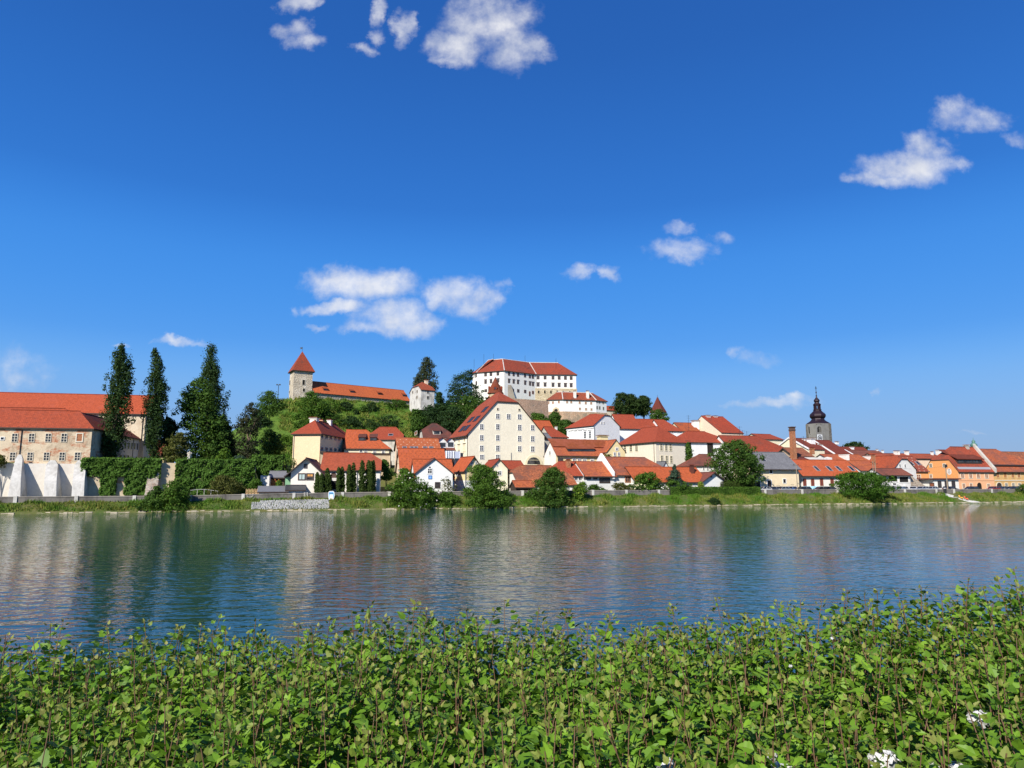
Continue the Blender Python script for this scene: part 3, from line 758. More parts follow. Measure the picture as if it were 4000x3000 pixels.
# ---- orange houses in the middle left
b = Bld('upper_house', 'house with pale dotted orange roof and four roof windows, pinkish gable wall on its left', 'house')
b.block((1556, 1752, 34), 14, w=(1716, 1755), dep=10, ridge=(1630, 1715), wm=PEACH, rm=T_LDOT, gv=.4)
for x in (1580, 1610, 1624, 1660, 1684): b.skylight(x, 1748, 1.1, .9)
b.chim(1660, 1738, .8, across=.2, mat=BRICK)
b = Bld('orange_roof_house', 'house with a broad plain orange roof and a peach end wall on its left', 'house')
b.block((1566, 1843, 22), 14, w=(1745, 1838), dep=13, ridge=(1640, 1756), wm=PEACH, rm=T_ORD, gv=.3)
b.pipe('l', 1552, 1760, 1880); b.win('l', 1556, 1800, 3, 12, fm=PEACH, mull=None)
b = Bld('gable_house', 'bright white gable with a house shaped window and a small blue square on it', 'house')
b.block((1622, 1868, 13.2), 14, w=(1773, 1866), dep=10, ridge=(1700, 1798), wm=WHITEB, rm=T_ORD, gv=.25)
b.block((1624, 1850, 12.4), 14, w=(1768, 1866), dep=6, ridge=(1682, 1793), roof='y', wm=WHITEB, rm=T_BR, ov=.4, gv=.35)
gf = b.face('f'); t_, z_ = b.hit(gf[0], gf[1], 1679, 1838); 
b.win('f', 1679, 1840, 15, 17, fm=WFRAME, mull=(1, 1)); 
mb = MB(); q = gf[0] + gf[1] * t_; zz = b.hit(gf[0], gf[1], 1679, 1831)[1]; mb.prism([q + gf[1] * -.45 + Vector((0, 0, zz)), q + gf[1] * .45 + Vector((0, 0, zz)), q + Vector((0, 0, zz + .55))], gf[2] * .05); mb.build('window_peak', glass(), b.root)
b.win('f', 1680, 1864, 10, 10, fm=simple('blue_paint', (.06, .20, .50), .6), pm=simple('light_blue', (.22, .42, .78), .6), mull=None, name='blue_square', fw=.12)
b.win('f', 1709, 1895, 15, 18, fm=DFRAME, mull=(2, 2))
b = Bld('yellow_house', 'yellow gabled house with white ground floor beside the white gable', 'house')
b.block((1816, 1834, 17), 26, w=(1884, 1838), dep=('l', 1768, 1832), ridge=(1851, 1786), roof='y', wm=YELLOW, rm=T_OR, ov=.5, gv=.5)
b.wins('f', [1842, 1861], [1808, 1808], 8, 9); b.win('l', 1791, 1851, 19, 13, mull=(2, 0)); b.band('f', (1840, 1877), 3.2, .06, WHITEB, 'plinth'); b.band('l', (1790, 1877), 3.2, .06, WHITEB, 'plinth'); b.pipe('f', 1818, 1838, 1900, METAL)
b = Bld('dormer_house', 'small brown roofed house with two white dormer gables left of the tall cream granary', 'house')
b.block((1714, 1757, 40), 20, w=(1775, 1760), dep=8, ridge=(1745, 1719), wm=DKWOOD, rm=T_BR)
b.dormer(1727, 1749, 2.4, 1.7, shed=False, wm=WHITEB); b.dormer(1760, 1749, 2.0, 1.8, shed=False, wm=WHITEB); b.chim(1739, 1710, .8, across=.6)
b = Bld('old_house', 'old farmhouse with a blotched dark brown half hipped roof at the foot of the hill', 'house')
b.block((1654, 1707, 62), 14, w=(1762, 1704), dep=11, ridge=(1690, 1657), e0=(3, .5), e1=(3.5, .3), wm=OLDW, rm=tiles((.20, .062, .045), .5, (.07, .04, .035)), ov=.6)
b.dormer(1706, 1697, 2.2, 1.2, rm=T_BR, wm=OLDW); b.win('l', 1625, 1692, 9, 10, fm=OLDW, pm=SHUT, mull=None)
# ---- scaffolding sheet / terrace screen
P_ = ats(1738, 1785, 33); Q_ = ats(1797, 1786, 33); zt_ = zat(P_.y, 1761)
mb = MB(); v = Vector((Q_.x - P_.x, Q_.y - P_.y, 0)); n_ = 24; sc_ = thing('canvas_screen', 'white draped canvas and pale framed panel in front of the granary', 'screen', (P_.x, P_.y, P_.z))
for k in range(14):
    a, c = v * (k / n_), v * ((k + 1) / n_); oa, oc = BN * (.25 * math.sin(k * 1.7)), BN * (.25 * math.sin((k + 1) * 1.7))
    p = Vector((P_.x, P_.y, 0)); mb.prism([p + a + oa + Vector((0, 0, P_.z - .3)), p + c + oc + Vector((0, 0, P_.z - .3)), p + c + oc + Vector((0, 0, zt_)), p + a + oa + Vector((0, 0, zt_))], BN * .04)
mb.build('drape', simple('white_canvas', (.62, .66, .72), .8), sc_)
mb = MB(); p = Vector((P_.x, P_.y, P_.z - .3)) + v * .6; h_ = zt_ - P_.z + .2
mb.box(p, v * .4, BN * .06, (0, 0, h_)); mb.build('panel', simple('pale_panel', (.50, .56, .68), .5), sc_)
mb = MB()
for f_ in (.6, .98): mb.box(Vector((P_.x, P_.y, P_.z - .3)) + v * f_ - BN * .08, v.normalized() * .15, BN * .16, (0, 0, h_ + .15))
mb.build('frame', WFRAME, sc_)
# ---- granary
b = Bld('granary', 'huge cream granary with steep red roof and rows of small white windows in its gable', 'granary')
b.block((1829, 1694, 40), 25, w=(2126, 1698), dep=('l', 1763, 1703), ridge=(1972, 1536), roof='y', e0=(5.5, .72), e1=(5.5, .72), wm=PALE, rm=tiles((.30, .062, .03), .08, (.28, .08, .05)), ov=.7, gv=.3, th=.3)
zr = b.z1
w_ = dict(fm=WFRAME, mull=(1, 2), fw=.13)
b.wins('f', [1944, 1986, 2029], [1626, 1627, 1628], 13, 17, **w_)
for y_, dy in ((1667, 4), (1710, 4), (1751, 3)): b.wins('f', [1881, 1944, 2029, 2080], [y_, y_, y_ + dy - 1, y_ + dy], 12, 19, **w_)
b.wins('f', [1882, 1944], [1785, 1785], 14, 15, **w_); b.wins('f', [1944, 2028], [1598, 1601], 6, 7, arch=False, fm=SFRAME, mull=None, pm=DARK)
b.win('f', 2085, 1800, 52, 28, arch=True, fm=simple('cream_arch', (.78, .70, .48), .8), mull=(3, 1), fw=.7)
b.wins('l', [1774, 1794, 1815], [1722, 1719, 1715], 4, 12, fm=CREAM, mull=None); b.wins('l', [1774, 1793, 1814], [1756, 1753, 1750], 8, 24, fm=CREAM, mull=None, pm=CREAM, hood=True)
b.pipe('f', 1996, 1768, 1800, METAL); b.pipe('l', 1828, 1700, 1790)
for (x, y) in ((1894, 1600), (1840, 1640), (1862, 1636), (1806, 1676), (1824, 1672)): b.skylight(x, y, 2.5, 2.2, 'l', frame=DKMET, pane=simple('dark_panel', (.03, .034, .045), .45))
# ---- low buildings in front of granary
b = Bld('cream_house', 'small cream gable house with brown red roof and a dark balcony on its right', 'house')
b.block((1916, 1832, 20), 16, w=(1983, 1832), dep=10, ridge=(1943, 1796), roof='y', wm=plaster((.80, .74, .56), .06), rm=T_RED, ov=.5, gv=.4)
b.win('f', 1942, 1818, 4, 8, mull=None); b.win('f', 1952, 1848, 11, 14)
b.block((1975, 1833, 23), 16, w=(2052, 1833), dep=9, ridge=(1990, 1803), wm=plaster((.80, .74, .62), .08), rm=T_RED, ov=.6)
b.wins('f', [1979, 2005], [1848, 1848], 12, 16); b.band('f', (1990, 1868), .3, 1.6, DKWOOD, 'balcony'); b.band('f', (1990, 1862), .9, 1.5, DKWOOD, 'railing')
b.win('f', 1990, 1882, 30, 20, pm=DARK, mull=None, fm=DKWOOD)
b = Bld('old_tile_roof_house', 'low house under a broad mottled old tile roof behind the river shrubs', 'house')
b.block((2026, 1894, 13), 16, w=(2251, 1893), dep=14, ridge=(2120, 1822), e0=(2.6, .62), e1=(3.6, .5), wm=WHITE, rm=T_OLD, ov=.4)
b.win('f', 2240, 1902, 8, 12)
b = Bld('porch_roof_shed', 'little orange roofed shed low in front of the mottled tile roof', 'shed')
b.block((2015, 1903, 9.5), None, w=(2085, 1903), dep=4, ridge=(2050, 1881), wm=DKWOOD, rm=T_MOT, ov=.4)
b = Bld('brick_roof_house', 'orange red roofed house with a brick chimney behind the old mottled roof', 'house')
b.block((2170, 1858, 16.2), 18, w=(2286, 1857), dep=11, ridge=(2220, 1806), e0=(3, 0), wm=WHITE, rm=tiles((.38, .072, .032), .1, (.3, .08, .05)))
b.chim(2219, 1792, 1.3, across=.3, mat=BRICK); b.chim(2108, 1815, 1.1, across=.5); b.wins('f', [2250, 2266], [1868, 1868], 11, 16)
b = Bld('orange_low_house', 'low grey white house with speckled orange roof and long windows', 'house')
b.block((2284, 1856, 15), 18, w=(2403, 1854), dep=10, ridge=(2330, 1807), wm=plaster((.72, .72, .70), .1), rm=T_MOT, ov=.8)
b.win('f', 2294, 1863, 22, 14, mull=(3, 0), fm=DFRAME); b.win('f', 2325, 1863, 11, 15, fm=DFRAME); b.win('f', 2362, 1877, 36, 14, mull=(4, 0), fm=DKWOOD)
b = Bld('firewall_house', 'taller orange roofed house with a white parapet wall on its left end', 'house')
b.block((2398, 1854, 15), 18, w=(2604, 1850), dep=12, ridge=(2480, 1790), e1=(2.5, .5), wm=WHITE, rm=T_MIX, ov=.5)
mb = MB(); h0, h1 = b.z0, b.z1
for sgn, in ((1,),): 
    pts = [b.P(-.1, -.7, h0 - 1.0), b.P(-.1, -.7, h0 + .6), b.P(-.1, b.dep / 2, h1 + 1.1), b.P(-.1, b.dep + .3, h0 + .6), b.P(-.1, b.dep + .3, h0 - 1)]
    mb.prism(pts, b.d * -.55)
mb.build('parapet_wall', WHITEB, b.root); b.win('f', 2456, 1873, 24, 18, fm=BRICK, mull=(3, 0)); 
b = Bld('bungalow', 'long low bungalow with a smooth orange roof behind the dark spruce', 'house')
b.block((2490, 1880, 11.5), 16, w=(2752, 1880), dep=10, ridge=(2600, 1828), wm=WHITE, rm=T_OR, gv=.8, ov=.6)
b.chim(2702, 1815, 1.2, across=.3, mat=T_BR); b.wins('f', [2530, 2560], 1892, 12, 12)
b = Bld('brown_gable_bungalow', 'white gabled bungalow with a brown tile roof beside the clipped hedges', 'house')
b.block((2747, 1878, 10), 24, w=(2827, 1878), dep=('l', 2690, 1880), ridge=(2780, 1848), roof='y', wm=WHITEB, rm=tiles((.22, .07, .05), .2, (.12, .05, .04)), ov=.9, gv=.7)
b.win('f', 2777, 1860, 5, 7, mull=None, fm=DFRAME); b.win('l', 2700, 1893, 14, 16, fm=DFRAME)
b = Bld('summerhouse', 'tiny pale blue gable peeking over the orange roofs', 'hut')
b.block((2588, 1828, 24), 20, w=(2612, 1828), dep=4, ridge=(2599, 1805), roof='y', wm=simple('pale_blue_board', (.62, .70, .74), .7), rm=T_GREY)
# ---- E group
b = Bld('yellow_range', 'long yellow house with orange roof, wide dormer band and pale pink gable end', 'house')
b.block((2172, 1775, 32), 21, w=(2372, 1777), dep=('l', 2127, 1776), ridge=(2250, 1731), wm=YELLOW, rm=T_MOT, ov=.6, gv=.1)
b.win('f', 2189, 1804, 15, 20, fm=DFRAME); b.wins('f', [2218, 2243, 2263, 2283, 2313], [1799, 1799, 1800, 1801, 1802], 11, 12); 
L_, h_ = b.w, b.dep / 2
mb = MB(); mb.prism([b.P(-.004, 0, b.zb), b.P(-.004, b.dep, b.zb), b.P(-.004, b.dep, b.z0 - .1), b.P(-.004, h_, b.z1 - .12), b.P(-.004, 0, b.z0 - .1)], b.d * -.05); mb.build('gable_render', plaster((.80, .72, .68), .08), b.root); b.win('l', 2149, 1770, 6, 14, mull=(1, 0), off=.06)
for k in range(9): b.dormer(2227 + k * 11, 1764, 1.35, .9, rm=T_MOT)
mb = MB(); P_, al, up_, n_ = b.on_slope(2272, 1750); hz = Vector((up_.x, up_.y, 0)).normalized(); c_ = P_; 
mb.prism([c_ - al * 8.4 + Vector((0, 0, .15)), c_ + al * 8.4 + Vector((0, 0, .15)), c_ + al * 9 + up_ * 3.2 + n_ * .3, c_ - al * 9 + up_ * 3.2 + n_ * .3], n_ * .2); mb.build('dormer_roof', T_MOT, b.root)
b.block((2372, 1765, 31), 21, w=(2442, 1766), dep=12, ridge=(2409, 1720), roof='y', wm=YELLOW, rm=T_MOT, ov=.3, gv=.2)
b.win('f', 2409, 1754, 8, 9, mull=(1, 1)); b.wins('f', [2401, 2417], [1774, 1774], 7, 12)
b.chim(2353, 1700, 3.2, at_=.85, mat=YELLOW, d=2)
b = Bld('corner_house', 'large cream house with hipped red roof and six tall windows in its front', 'house')
b.block((2561, 1722, 45), 27, w=(2677, 1725), dep=('l', 2415, 1733), ridge=(2552, 1667), roof='y', e0=(5.5, 0), e1=(5.5, 0), wm=plaster((.78, .70, .56), .05), rm=T_RED, ov=.6)
kw = dict(fm=simple('cream_surround', (.78, .70, .50), .8), mull=(1, 2))
b.wins('f', [2583, 2602, 2619], [1746, 1747, 1748], 8, 26, **kw); b.wins('f', [2585, 2604, 2622], [1793, 1794, 1795], 8, 26, **kw)
b.wins('l', [2442, 2465, 2487], [1752, 1751, 1750], 9, 24, **kw); b.pipe('l', 2555, 1730, 1820)
b = Bld('stucco_house', 'white stuccoed house with bracketed cornice, half hipped red roof and pilastered windows', 'house')
b.block((2320, 1660, 70), 36, w=(2420, 1664), dep=('l', 2214, 1667), ridge=(2345, 1620), roof='y', e0=(5, .8), e1=(5, 0), wm=WHITEB, rm=T_RED, ov=.6)
b.wins('l', [2229, 2248, 2267], [1703, 1702, 1701], 10, 30, fm=WHITEB, mull=None, pm=WHITEB, hood=True); b.wins('l', [2286, 2305], [1699, 1698], 9, 26, mull=(1, 2), fm=WHITEB, hood=True); b.wins('f', [2349, 2359], [1652, 1652], 3, 6, mull=None); b.band('l', (2270, 1671), .5, .25, WHITEB); b.pipe('f', 2321, 1668, 1720)
b.block((2420, 1672, 78), 14, w=(2500, 1670), dep=12, ridge=(2450, 1622), wm=WHITEB, rm=T_RED, ov=.5, gv=.3)
b = Bld('long_red_house', 'white house under a long dark red roof with three little vent pipes', 'house')
b.block((2586, 1682, 80), 14, w=(2664, 1680), dep=12, ridge=(2600, 1642), e1=(4, 0), wm=WHITEB, rm=T_RED)
b.wins('f', [2592, 2605, 2626, 2648], [1691, 1690, 1688, 1687], 7, 6, mull=None)
b.block((2486, 1672, 84), 14, w=(2586, 1672), dep=12, ridge=(2540, 1640), wm=WHITEB, rm=T_RED)
b.block((2664, 1684, 88), 14, w=(2732, 1680), dep=12, ridge=(2690, 1654), wm=CREAM, rm=tiles((.42, .10, .035), .1)); b.chim(2716, 1642, 3.0, across=.3, mat=WHITEB, d=2)
b = Bld('red_roof_annex', 'stepped red roofed annex tucked behind the right edge of the granary', 'house')
b.block((2112, 1700, 62), 22, w=(2174, 1705), dep=11, ridge=(2105, 1645), wm=GREYP, rm=T_OR)
b.block((2150, 1706, 56), 22, w=(2216, 1707), dep=9, ridge=(2172, 1671), e1=(3, 0), wm=plaster((.62, .56, .46), .2), rm=T_RED); b.wins('f', [2160, 2184, 2200], 1724, 6, 11); b.chim(2172, 1664, .8)
b = Bld('pink_gable', 'slim grey rendered house squeezed between granary and yellow range', 'house')
b.block((2126, 1712, 48), 22, w=(2152, 1712), dep=6, ridge=(2140, 1695), wm=GREYP, rm=T_GREY)
# ---- F group
b = Bld('peach_gable_house', 'tall house with bare peach gable and steep bright red roof', 'house')
b.block((2817, 1690, 78), 22, w=(2904, 1704), dep=22, ridge=(2800, 1629), wm=PEACH, rm=tiles((.38, .06, .026), .03), gv=.1, ov=.3)
b.chim(2763, 1622, 2.4, across=.5); b.chim(2792, 1624, 2, across=.5)
b = Bld('loggia_house', 'white house with tall blank wall panels and dark recessed loggias under a red roof', 'house')
b.block((2672, 1725, 52), 16, w=(2870, 1722), dep=12, ridge=(2740, 1688), e0=(4.5, 0), e1=(7, 0), wm=plaster((.80, .80, .80), .08), rm=T_RED, ov=.6)
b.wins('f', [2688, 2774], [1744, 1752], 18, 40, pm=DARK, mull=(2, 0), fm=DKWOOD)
b.block((2866, 1768, 44), 14, w=(3116, 1768), dep=16, ridge=(2950, 1706), e1=(9, 0), wm=WHITE, rm=tiles((.31, .056, .027), .04), ov=.6)
b = Bld('gable_roof_house', 'house with brown red roof and pale gable far behind the brick chimney', 'house')
b.block((2985, 1716, 90), 22, w=(3060, 1730), dep=14, ridge=(2985, 1698), wm=CREAM, rm=T_RED); b.chim(2970, 1696, 1.3); b.chim(3012, 1706, 1.6)
b = Bld('white_cottage', 'white cottage with brown roof half hidden behind the round tree', 'house')
b.block((2722, 1818, 30), 18, w=(2805, 1816), dep=10, ridge=(2775, 1778), e0=(4, 0), wm=WHITE, rm=T_BR); b.wins('f', [2748, 2763, 2779], [1830, 1830, 1832], 6, 12)
b = Bld('grey_roof_house', 'cream rendered house with a patched grey sheet roof beside the parked cars', 'house')
b.block((2962, 1826, 15), 14, w=(3118, 1826), dep=12, ridge=(3020, 1770), wm=plaster((.80, .66, .44), .12, (.5, .42, .3)), rm=T_GREY, ov=1.0, gv=.3)
for a in ((3011, 1840, 10, 17), (3043, 1834, 11, 8), (3088, 1834, 11, 8), (3064, 1879, 10, 15), (2962, 1835, 11, 9)): b.win('f', *a, mull=None, pm=DARK, fm=WFRAME)
b.win('f', 3005, 1892, 14, 32, mull=None, pm=DKWOOD, fm=WFRAME, name='door'); b.win('f', 2961, 1892, 16, 26, mull=None, pm=DARK, fm=WFRAME); b.skylight(2982, 1797, 1.3, 1.6)
# graffiti scrawl on that wall
mb = MB(); o_, d_, out_ = b.face('f')
def scrawl(pts, r=.03):
    q = []
    for x, y in pts:
        t_, z_ = b.hit(o_, d_, x, y); q.append(o_ + d_ * t_ + Vector((0, 0, z_)) + out_ * .02)
    mb.tube(q, r, 4)
G = 9.217
for pts in ([(1360, 1040), (1380, 1065), (1395, 1040), (1375, 1035)], [(1400, 1035), (1425, 1060), (1420, 1030), (1405, 1035)], [(1440, 1070), (1450, 1035), (1465, 1065), (1475, 1030)], [(1310, 1045), (1300, 1075)], [(1545, 1050), (1560, 1085), (1550, 1085)], [(1580, 1050), (1600, 1080), (1620, 1060)], [(850, 1065), (930, 1060), (1040, 1120)], [(760, 1075), (800, 1150)]):
    scrawl([(2940 + x / G, 1780 + y / G) for x, y in pts])
mb.build('graffiti', simple('black_spray', (.12, .10, .09), .8), b.root)
# ---- tall factory chimney
c_ = ats(3100, 1781, 24); zt_ = zat(c_.y, 1667)
ch = thing('brick_chimney', 'tall square brick chimney stack rising behind the grey roof', 'chimney', (c_.x, c_.y, ground(c_.x, c_.y)))
ct = Vector((c_.x, c_.y, 0)); mb = MB(); mb.lathe(ct, [(1.0, ground(c_.x, c_.y) - .3), (.82, zt_ - 1)], 4, rot=R(45 + BYAW)); mb.build('stack', BRICK, ch)
mb = MB(); mb.lathe(ct, [(.84, zt_ - 1.3), (.95, zt_ - 1.1), (.95, zt_ - .8), (.84, zt_ - .6), (.84, zt_ - .3), (1.08, zt_ - .2), (1.08, zt_)], 4, rot=R(45 + BYAW)); mb.build('cap', simple('dark_brick', (.10, .06, .045), .9), ch)
# ---- church tower
c_ = at(3196, 1656, 330); Ct = Vector((c_.x, c_.y, 0)); zr_ = lambda py: zat(330, py); mp = 330 / F * 1.02
tw = thing('church_tower', 'grey stone church tower with clock and a stacked violet brown onion dome', 'church tower', (Ct.x, Ct.y, 5))
yw = 22; td = Vector((math.cos(R(yw)), math.sin(R(yw)), 0)); tn = Vector((-td.y, td.x, 0)); hb = 31.5 * mp
b = Bld('x', 'x'); b.root = tw; b.O = Ct - td * hb - tn * hb; b.d, b.n, b.w, b.dep = td, tn, 2 * hb, 2 * hb; ze = zr_(1656)
mb = MB(); mb.box(b.O + Vector((0, 0, 4)), td * 2 * hb, tn * 2 * hb, Vector((0, 0, ze - 4))); mb.build('wall', plaster((.25, .24, .22), .4, (.14, .13, .12)), tw)  # wall albedo lowered, so the colour carries the tower's shade
mb = MB()
for f in ('f', 'l'):
    o_, d_, out_ = b.face(f)
    for e in (0, 2 * hb - 1.6): mb.box(o_ + d_ * e + Vector((0, 0, 5)), d_ * 1.6, out_ * .06, Vector((0, 0, ze - 5.2)))
mb.build('quoins', rubble((.20, .18, .15), (.11, .10, .09), 1.2, (.2, .19, .17)), tw)
b.win('f', 3200, 1677, 16, 24, arch=True, pm=DARK, fm=simple('grey_stone', (.24, .23, .21), .9), mull=None, fw=1.0); b.win('l', 3161, 1680, 5, 28, arch=True, pm=DARK, fm=simple('grey_stone', (.24, .23, .21), .9), mull=None, fw=.4)
o_, d_, out_ = b.face('f'); t_, z_ = b.hit(o_, d_, 3202, 1710.5); cC = o_ + d_ * t_ + Vector((0, 0, z_)); up3 = Vector((0, 0, 1)); rC = 10.8 * mp
mb = MB(); mb.box(cC - d_ * rC * 1.18 - up3 * rC * 1.18 + out_ * .003, d_ * rC * 2.36, up3 * rC * 2.36, out_ * .12); ck = mb.build('clock', simple('clock_white', (.72, .73, .74), .7), tw)
mb = MB()
ringp = lambda r, k, n, e=.14: cC + (d_ * math.sin(2 * math.pi * k / n) + up3 * math.cos(2 * math.pi * k / n)) * r + out_ * e
for k in range(48): mb.poly([ringp(rC * .62, k, 48), ringp(rC * .62, k + 1, 48), ringp(rC * .98, k + 1, 48), ringp(rC * .98, k, 48)])
mb.build('dial_ring', simple('clock_black', (.03, .03, .035), .6), ck)
mb = MB()
for k in range(12):
    a = 2 * math.pi * k / 12; u_ = d_ * math.sin(a) + up3 * math.cos(a); v_ = u_.cross(out_)
    mb.box(cC + u_ * rC * .66 - v_ * .06 + out_ * .145, u_ * rC * .28, v_ * .12, out_ * .02)
mb.build('numerals', simple('clock_white', (.72, .73, .74), .7), ck)
mb = MB()
for a, l, w_ in ((R(100), .8, .16), (R(350), .5, .2)):
    u_ = d_ * math.sin(a) + up3 * math.cos(a); v_ = u_.cross(out_); mb.box(cC - u_ * rC * .15 - v_ * w_ / 2 + out_ * .17, u_ * rC * l, v_ * w_, out_ * .04)
for k in range(8): 
    a = 2 * math.pi * k / 8; u_ = d_ * math.sin(a) + up3 * math.cos(a); v_ = u_.cross(out_); mb.prism([cC + out_ * .15 - v_ * .3, cC + out_ * .15 + v_ * .3, cC + u_ * rC * .55 + out_ * .15], out_ * .015)
mb.build('clock_hands', simple('clock_black', (.03, .03, .035), .6), ck)
# dome: square skirt turning into an octagon
def ring8(r, z, sq):
    out = []
    for k in range(16):
        a = 2 * math.pi * k / 16 + R(yw); ro = 1 / math.cos(((a - R(yw) + R(22.5)) % R(45)) - R(22.5)); rs = 1 / max(abs(math.cos(a - R(yw))), abs(math.sin(a - R(yw))))
        out.append(Ct + Vector((math.cos(a), math.sin(a), 0)) * r * lerp(ro, rs, sq) + Vector((0, 0, z)))
    return out
prof = [(1656.5, 39.5, 1), (1655, 39, 1), (1651, 34.5, .9), (1647.5, 29.5, .7), (1643.5, 25.5, .35), (1639, 22.8, 0), (1635.5, 22.3, 0), (1633.5, 24.5, 0), (1630, 27.3, 0), (1625.5, 28.5, 0), (1621, 28, 0), (1617, 25.5, 0), (1612.5, 20.5, 0), (1608, 16.3, 0), (1604.5, 13.8, 0), (1603, 13.2, 0), (1602.5, 15, 0), (1600.5, 15, 0), (1600, 12.5, 0)]
mb = MB(); mb.rings([ring8(w * mp / (1 + .3 * q), zr_(y), q) for y, w, q in prof]); dm = mb.build('onion_dome', DOME, tw, smooth=False)
mb = MB()
for k in range(8):
    a = R(yw + 22.5 + 45 * k); c = Ct + Vector((math.cos(a), math.sin(a), 0)) * 10.6 * mp; mb.lathe(c, [(.42, zr_(1600.5)), (.42, zr_(1583))], 6)
mb.rings([ring8(11.5 * mp, zr_(1600.2), 0), ring8(11.5 * mp, zr_(1597.5), 0)]); mb.build('lantern', DOME, tw)
prof = [(1584, 11.5), (1583, 13.6), (1580.5, 14), (1578, 11.8), (1575.5, 9), (1572.5, 7.8), (1570, 9), (1566.5, 10.6), (1563.5, 10.3), (1560, 8), (1556, 4.8), (1552, 2.6), (1548, 1.9), (1547, 3), (1545.5, 3), (1544.5, 1.3), (1537, .9), (1535, 1.8), (1532.6, 2.5), (1530, 1.6), (1529, .3)]
mb = MB(); mb.rings([ring8(w * mp, zr_(y), 0) for y, w in prof]); mb.build('small_onion', DOME, tw)
mb = MB(); zc_ = zr_(1509); mb.box(Ct + Vector((-.09, -.09, zr_(1531))), (.18, 0, 0), (0, .18, 0), (0, 0, zc_ - zr_(1531)))
for yq, ww in ((1514, 3.4), (1518.5, 5.2)): mb.box(Ct - td * ww * mp + Vector((0, 0, zr_(yq))) - tn * .08, td * ww * mp * 2, tn * .16, Vector((0, 0, .16)))
mb.build('cross', DKMET, tw)
# ---- right hand roofs below the church
def rowhouse(name, label, A, w, dep, ridge, yaw=22, wm=CREAM, rm=T_DK, chims=(), **kw):
    b = Bld(name, label, 'house'); b.block(A, yaw, w=w, dep=dep, ridge=ridge, wm=wm, rm=rm, ov=.2, gv=.0, **kw)
    mb = MB(); h = b.dep / 2; u3 = Vector((0, 0, .42))
    for sg in (-1, 1):
        a, c = b.P(-.02, h + sg * h, b.z0 + .1), b.P(-.02, h, b.z1 + .1)
        mb.prism([a, c, c + u3, a + u3], b.d * -.45)
    mb.build('verge', WHITEB, b.root)
    for c in chims: b.chim(*c[:2], c[2], across=c[3], mat=WHITEB)
    return b
b = rowhouse('town_house', 'cream gable with a small dark window under a steep dark red roof below the church', (3162, 1757, 50), (3222, 1781), 17, (3130, 1715), chims=((3143, 1712, 1.5, .42), (3167, 1711, 2.6, .3)))
b.win('l', 3117, 1734, 5, 6, mull=None, pm=DARK)
rowhouse('town_house', 'second steep dark roof below the church clock, with two thin chimneys', (3212, 1772, 54), (3252, 1780), 17, (3172, 1720), yaw=22, chims=((3194, 1733, 1.6, .35), (3205, 1735, 1.1, .3)))
rowhouse('town_house', 'broad dark red roof with a white verge running down right of the church clock', (3263, 1776, 66), (3330, 1782), 20, (3215, 1722), yaw=22, chims=((3268, 1724, 1.4, .5),))
rowhouse('town_house', 'low dark roof behind with a flat topped chimney near the far tree', (3300, 1782, 84), (3420, 1780), 12, (3330, 1748), yaw=16, chims=((3327, 1744, 1.6, .4), (3337, 1764, 1.6, .1)))
rowhouse('town_house', 'long dark brown roof with white dormer humps farther right', (3340, 1782, 74), (3470, 1779), 10, (3400, 1762), yaw=14, rm=T_BR, chims=((3425, 1754, .9, .5), (3447, 1758, .9, .5)))
b = Bld('brown_roof_house', 'low house with weathered brown roof just right of the brick chimney', 'house')
b.block((3106, 1782, 30), 16, w=(3170, 1782), dep=9, ridge=(3140, 1753), wm=plaster((.50, .36, .24), .3), rm=tiles((.34, .12, .06), .3), gv=.7, ov=.5); b.chim(3171, 1748, 1.4, across=.4, mat=BRICK)
b = Bld('white_wall_house', 'long white parapet wall with a lower red roof in front of the brown roof', 'house')
b.block((3118, 1786, 26), 16, w=(3250, 1786), dep=4, ridge=.3, wm=DIRTYW, rm=None)
b.block((3112, 1800, 23), 16, w=(3168, 1801), dep=6, ridge=(3130, 1790), wm=WHITE, rm=T_DK)
b = Bld('skylight_house', 'long white riverside building with bright orange roof and four roof windows', 'house')
b.block((3131, 1854, 16), 13, w=(3362, 1851), dep=11, ridge=(3220, 1800), wm=WHITE, rm=T_OR, ov=.8, gv=.2)
for x in (3190, 3239, 3276, 3326): b.skylight(x, 1831, 1.1, 2.3, frame=LEAD)
b.wins('f', [3143, 3174, 3209, 3250], [1884, 1884, 1883, 1883], 9, 24, fm=SHUT, pm=simple('maroon_board', (.16, .04, .035), .7), mull=(0, 1)); b.wins('f', [3290, 3330], 1883, 9, 24, fm=SHUT, mull=(1, 1))
mb = MB(); o_, d_, out_ = b.face('f'); t0, z0_ = b.hit(o_, d_, 3140, 1903); t1, _ = b.hit(o_, d_, 3200, 1903)
for k in range(14): mb.lathe(o_ + d_ * (t0 + (t1 - t0) * k / 13) + out_ * .03, [(.5, z0_ - .8), (.5, z0_ - .2 + .35 * math.sin(k * .9)), (.1, z0_ + .25)], 8)
mb.build('painted_waves', simple('sky_blue_paint', (.32, .58, .75), .8), b.root)
b = Bld('upper_orange_house', 'orange roofed house with white firewall stubs behind the skylight roof', 'house')
b.block((3250, 1801, 32), 14, w=(3398, 1801), dep=10, ridge=(3300, 1778), wm=WHITE, rm=T_MOT)
for x, y in ((3296, 1772), (3392, 1778)): b.chim(x, y, 1.2, across=.15, d=3.5)
b = Bld('mottled_orange_house', 'orange mottled roof continuing right of the skylight roof', 'house')
b.block((3362, 1838, 18), 13, w=(3440, 1836), dep=10, ridge=(3370, 1803), wm=WHITE, rm=T_MOT); b.chim(3410, 1775, 1.1, across=.3, mat=BRICK)
b = Bld('half_hip_house', 'grey white house with half hipped gable and an orange roof above the open porch', 'house')
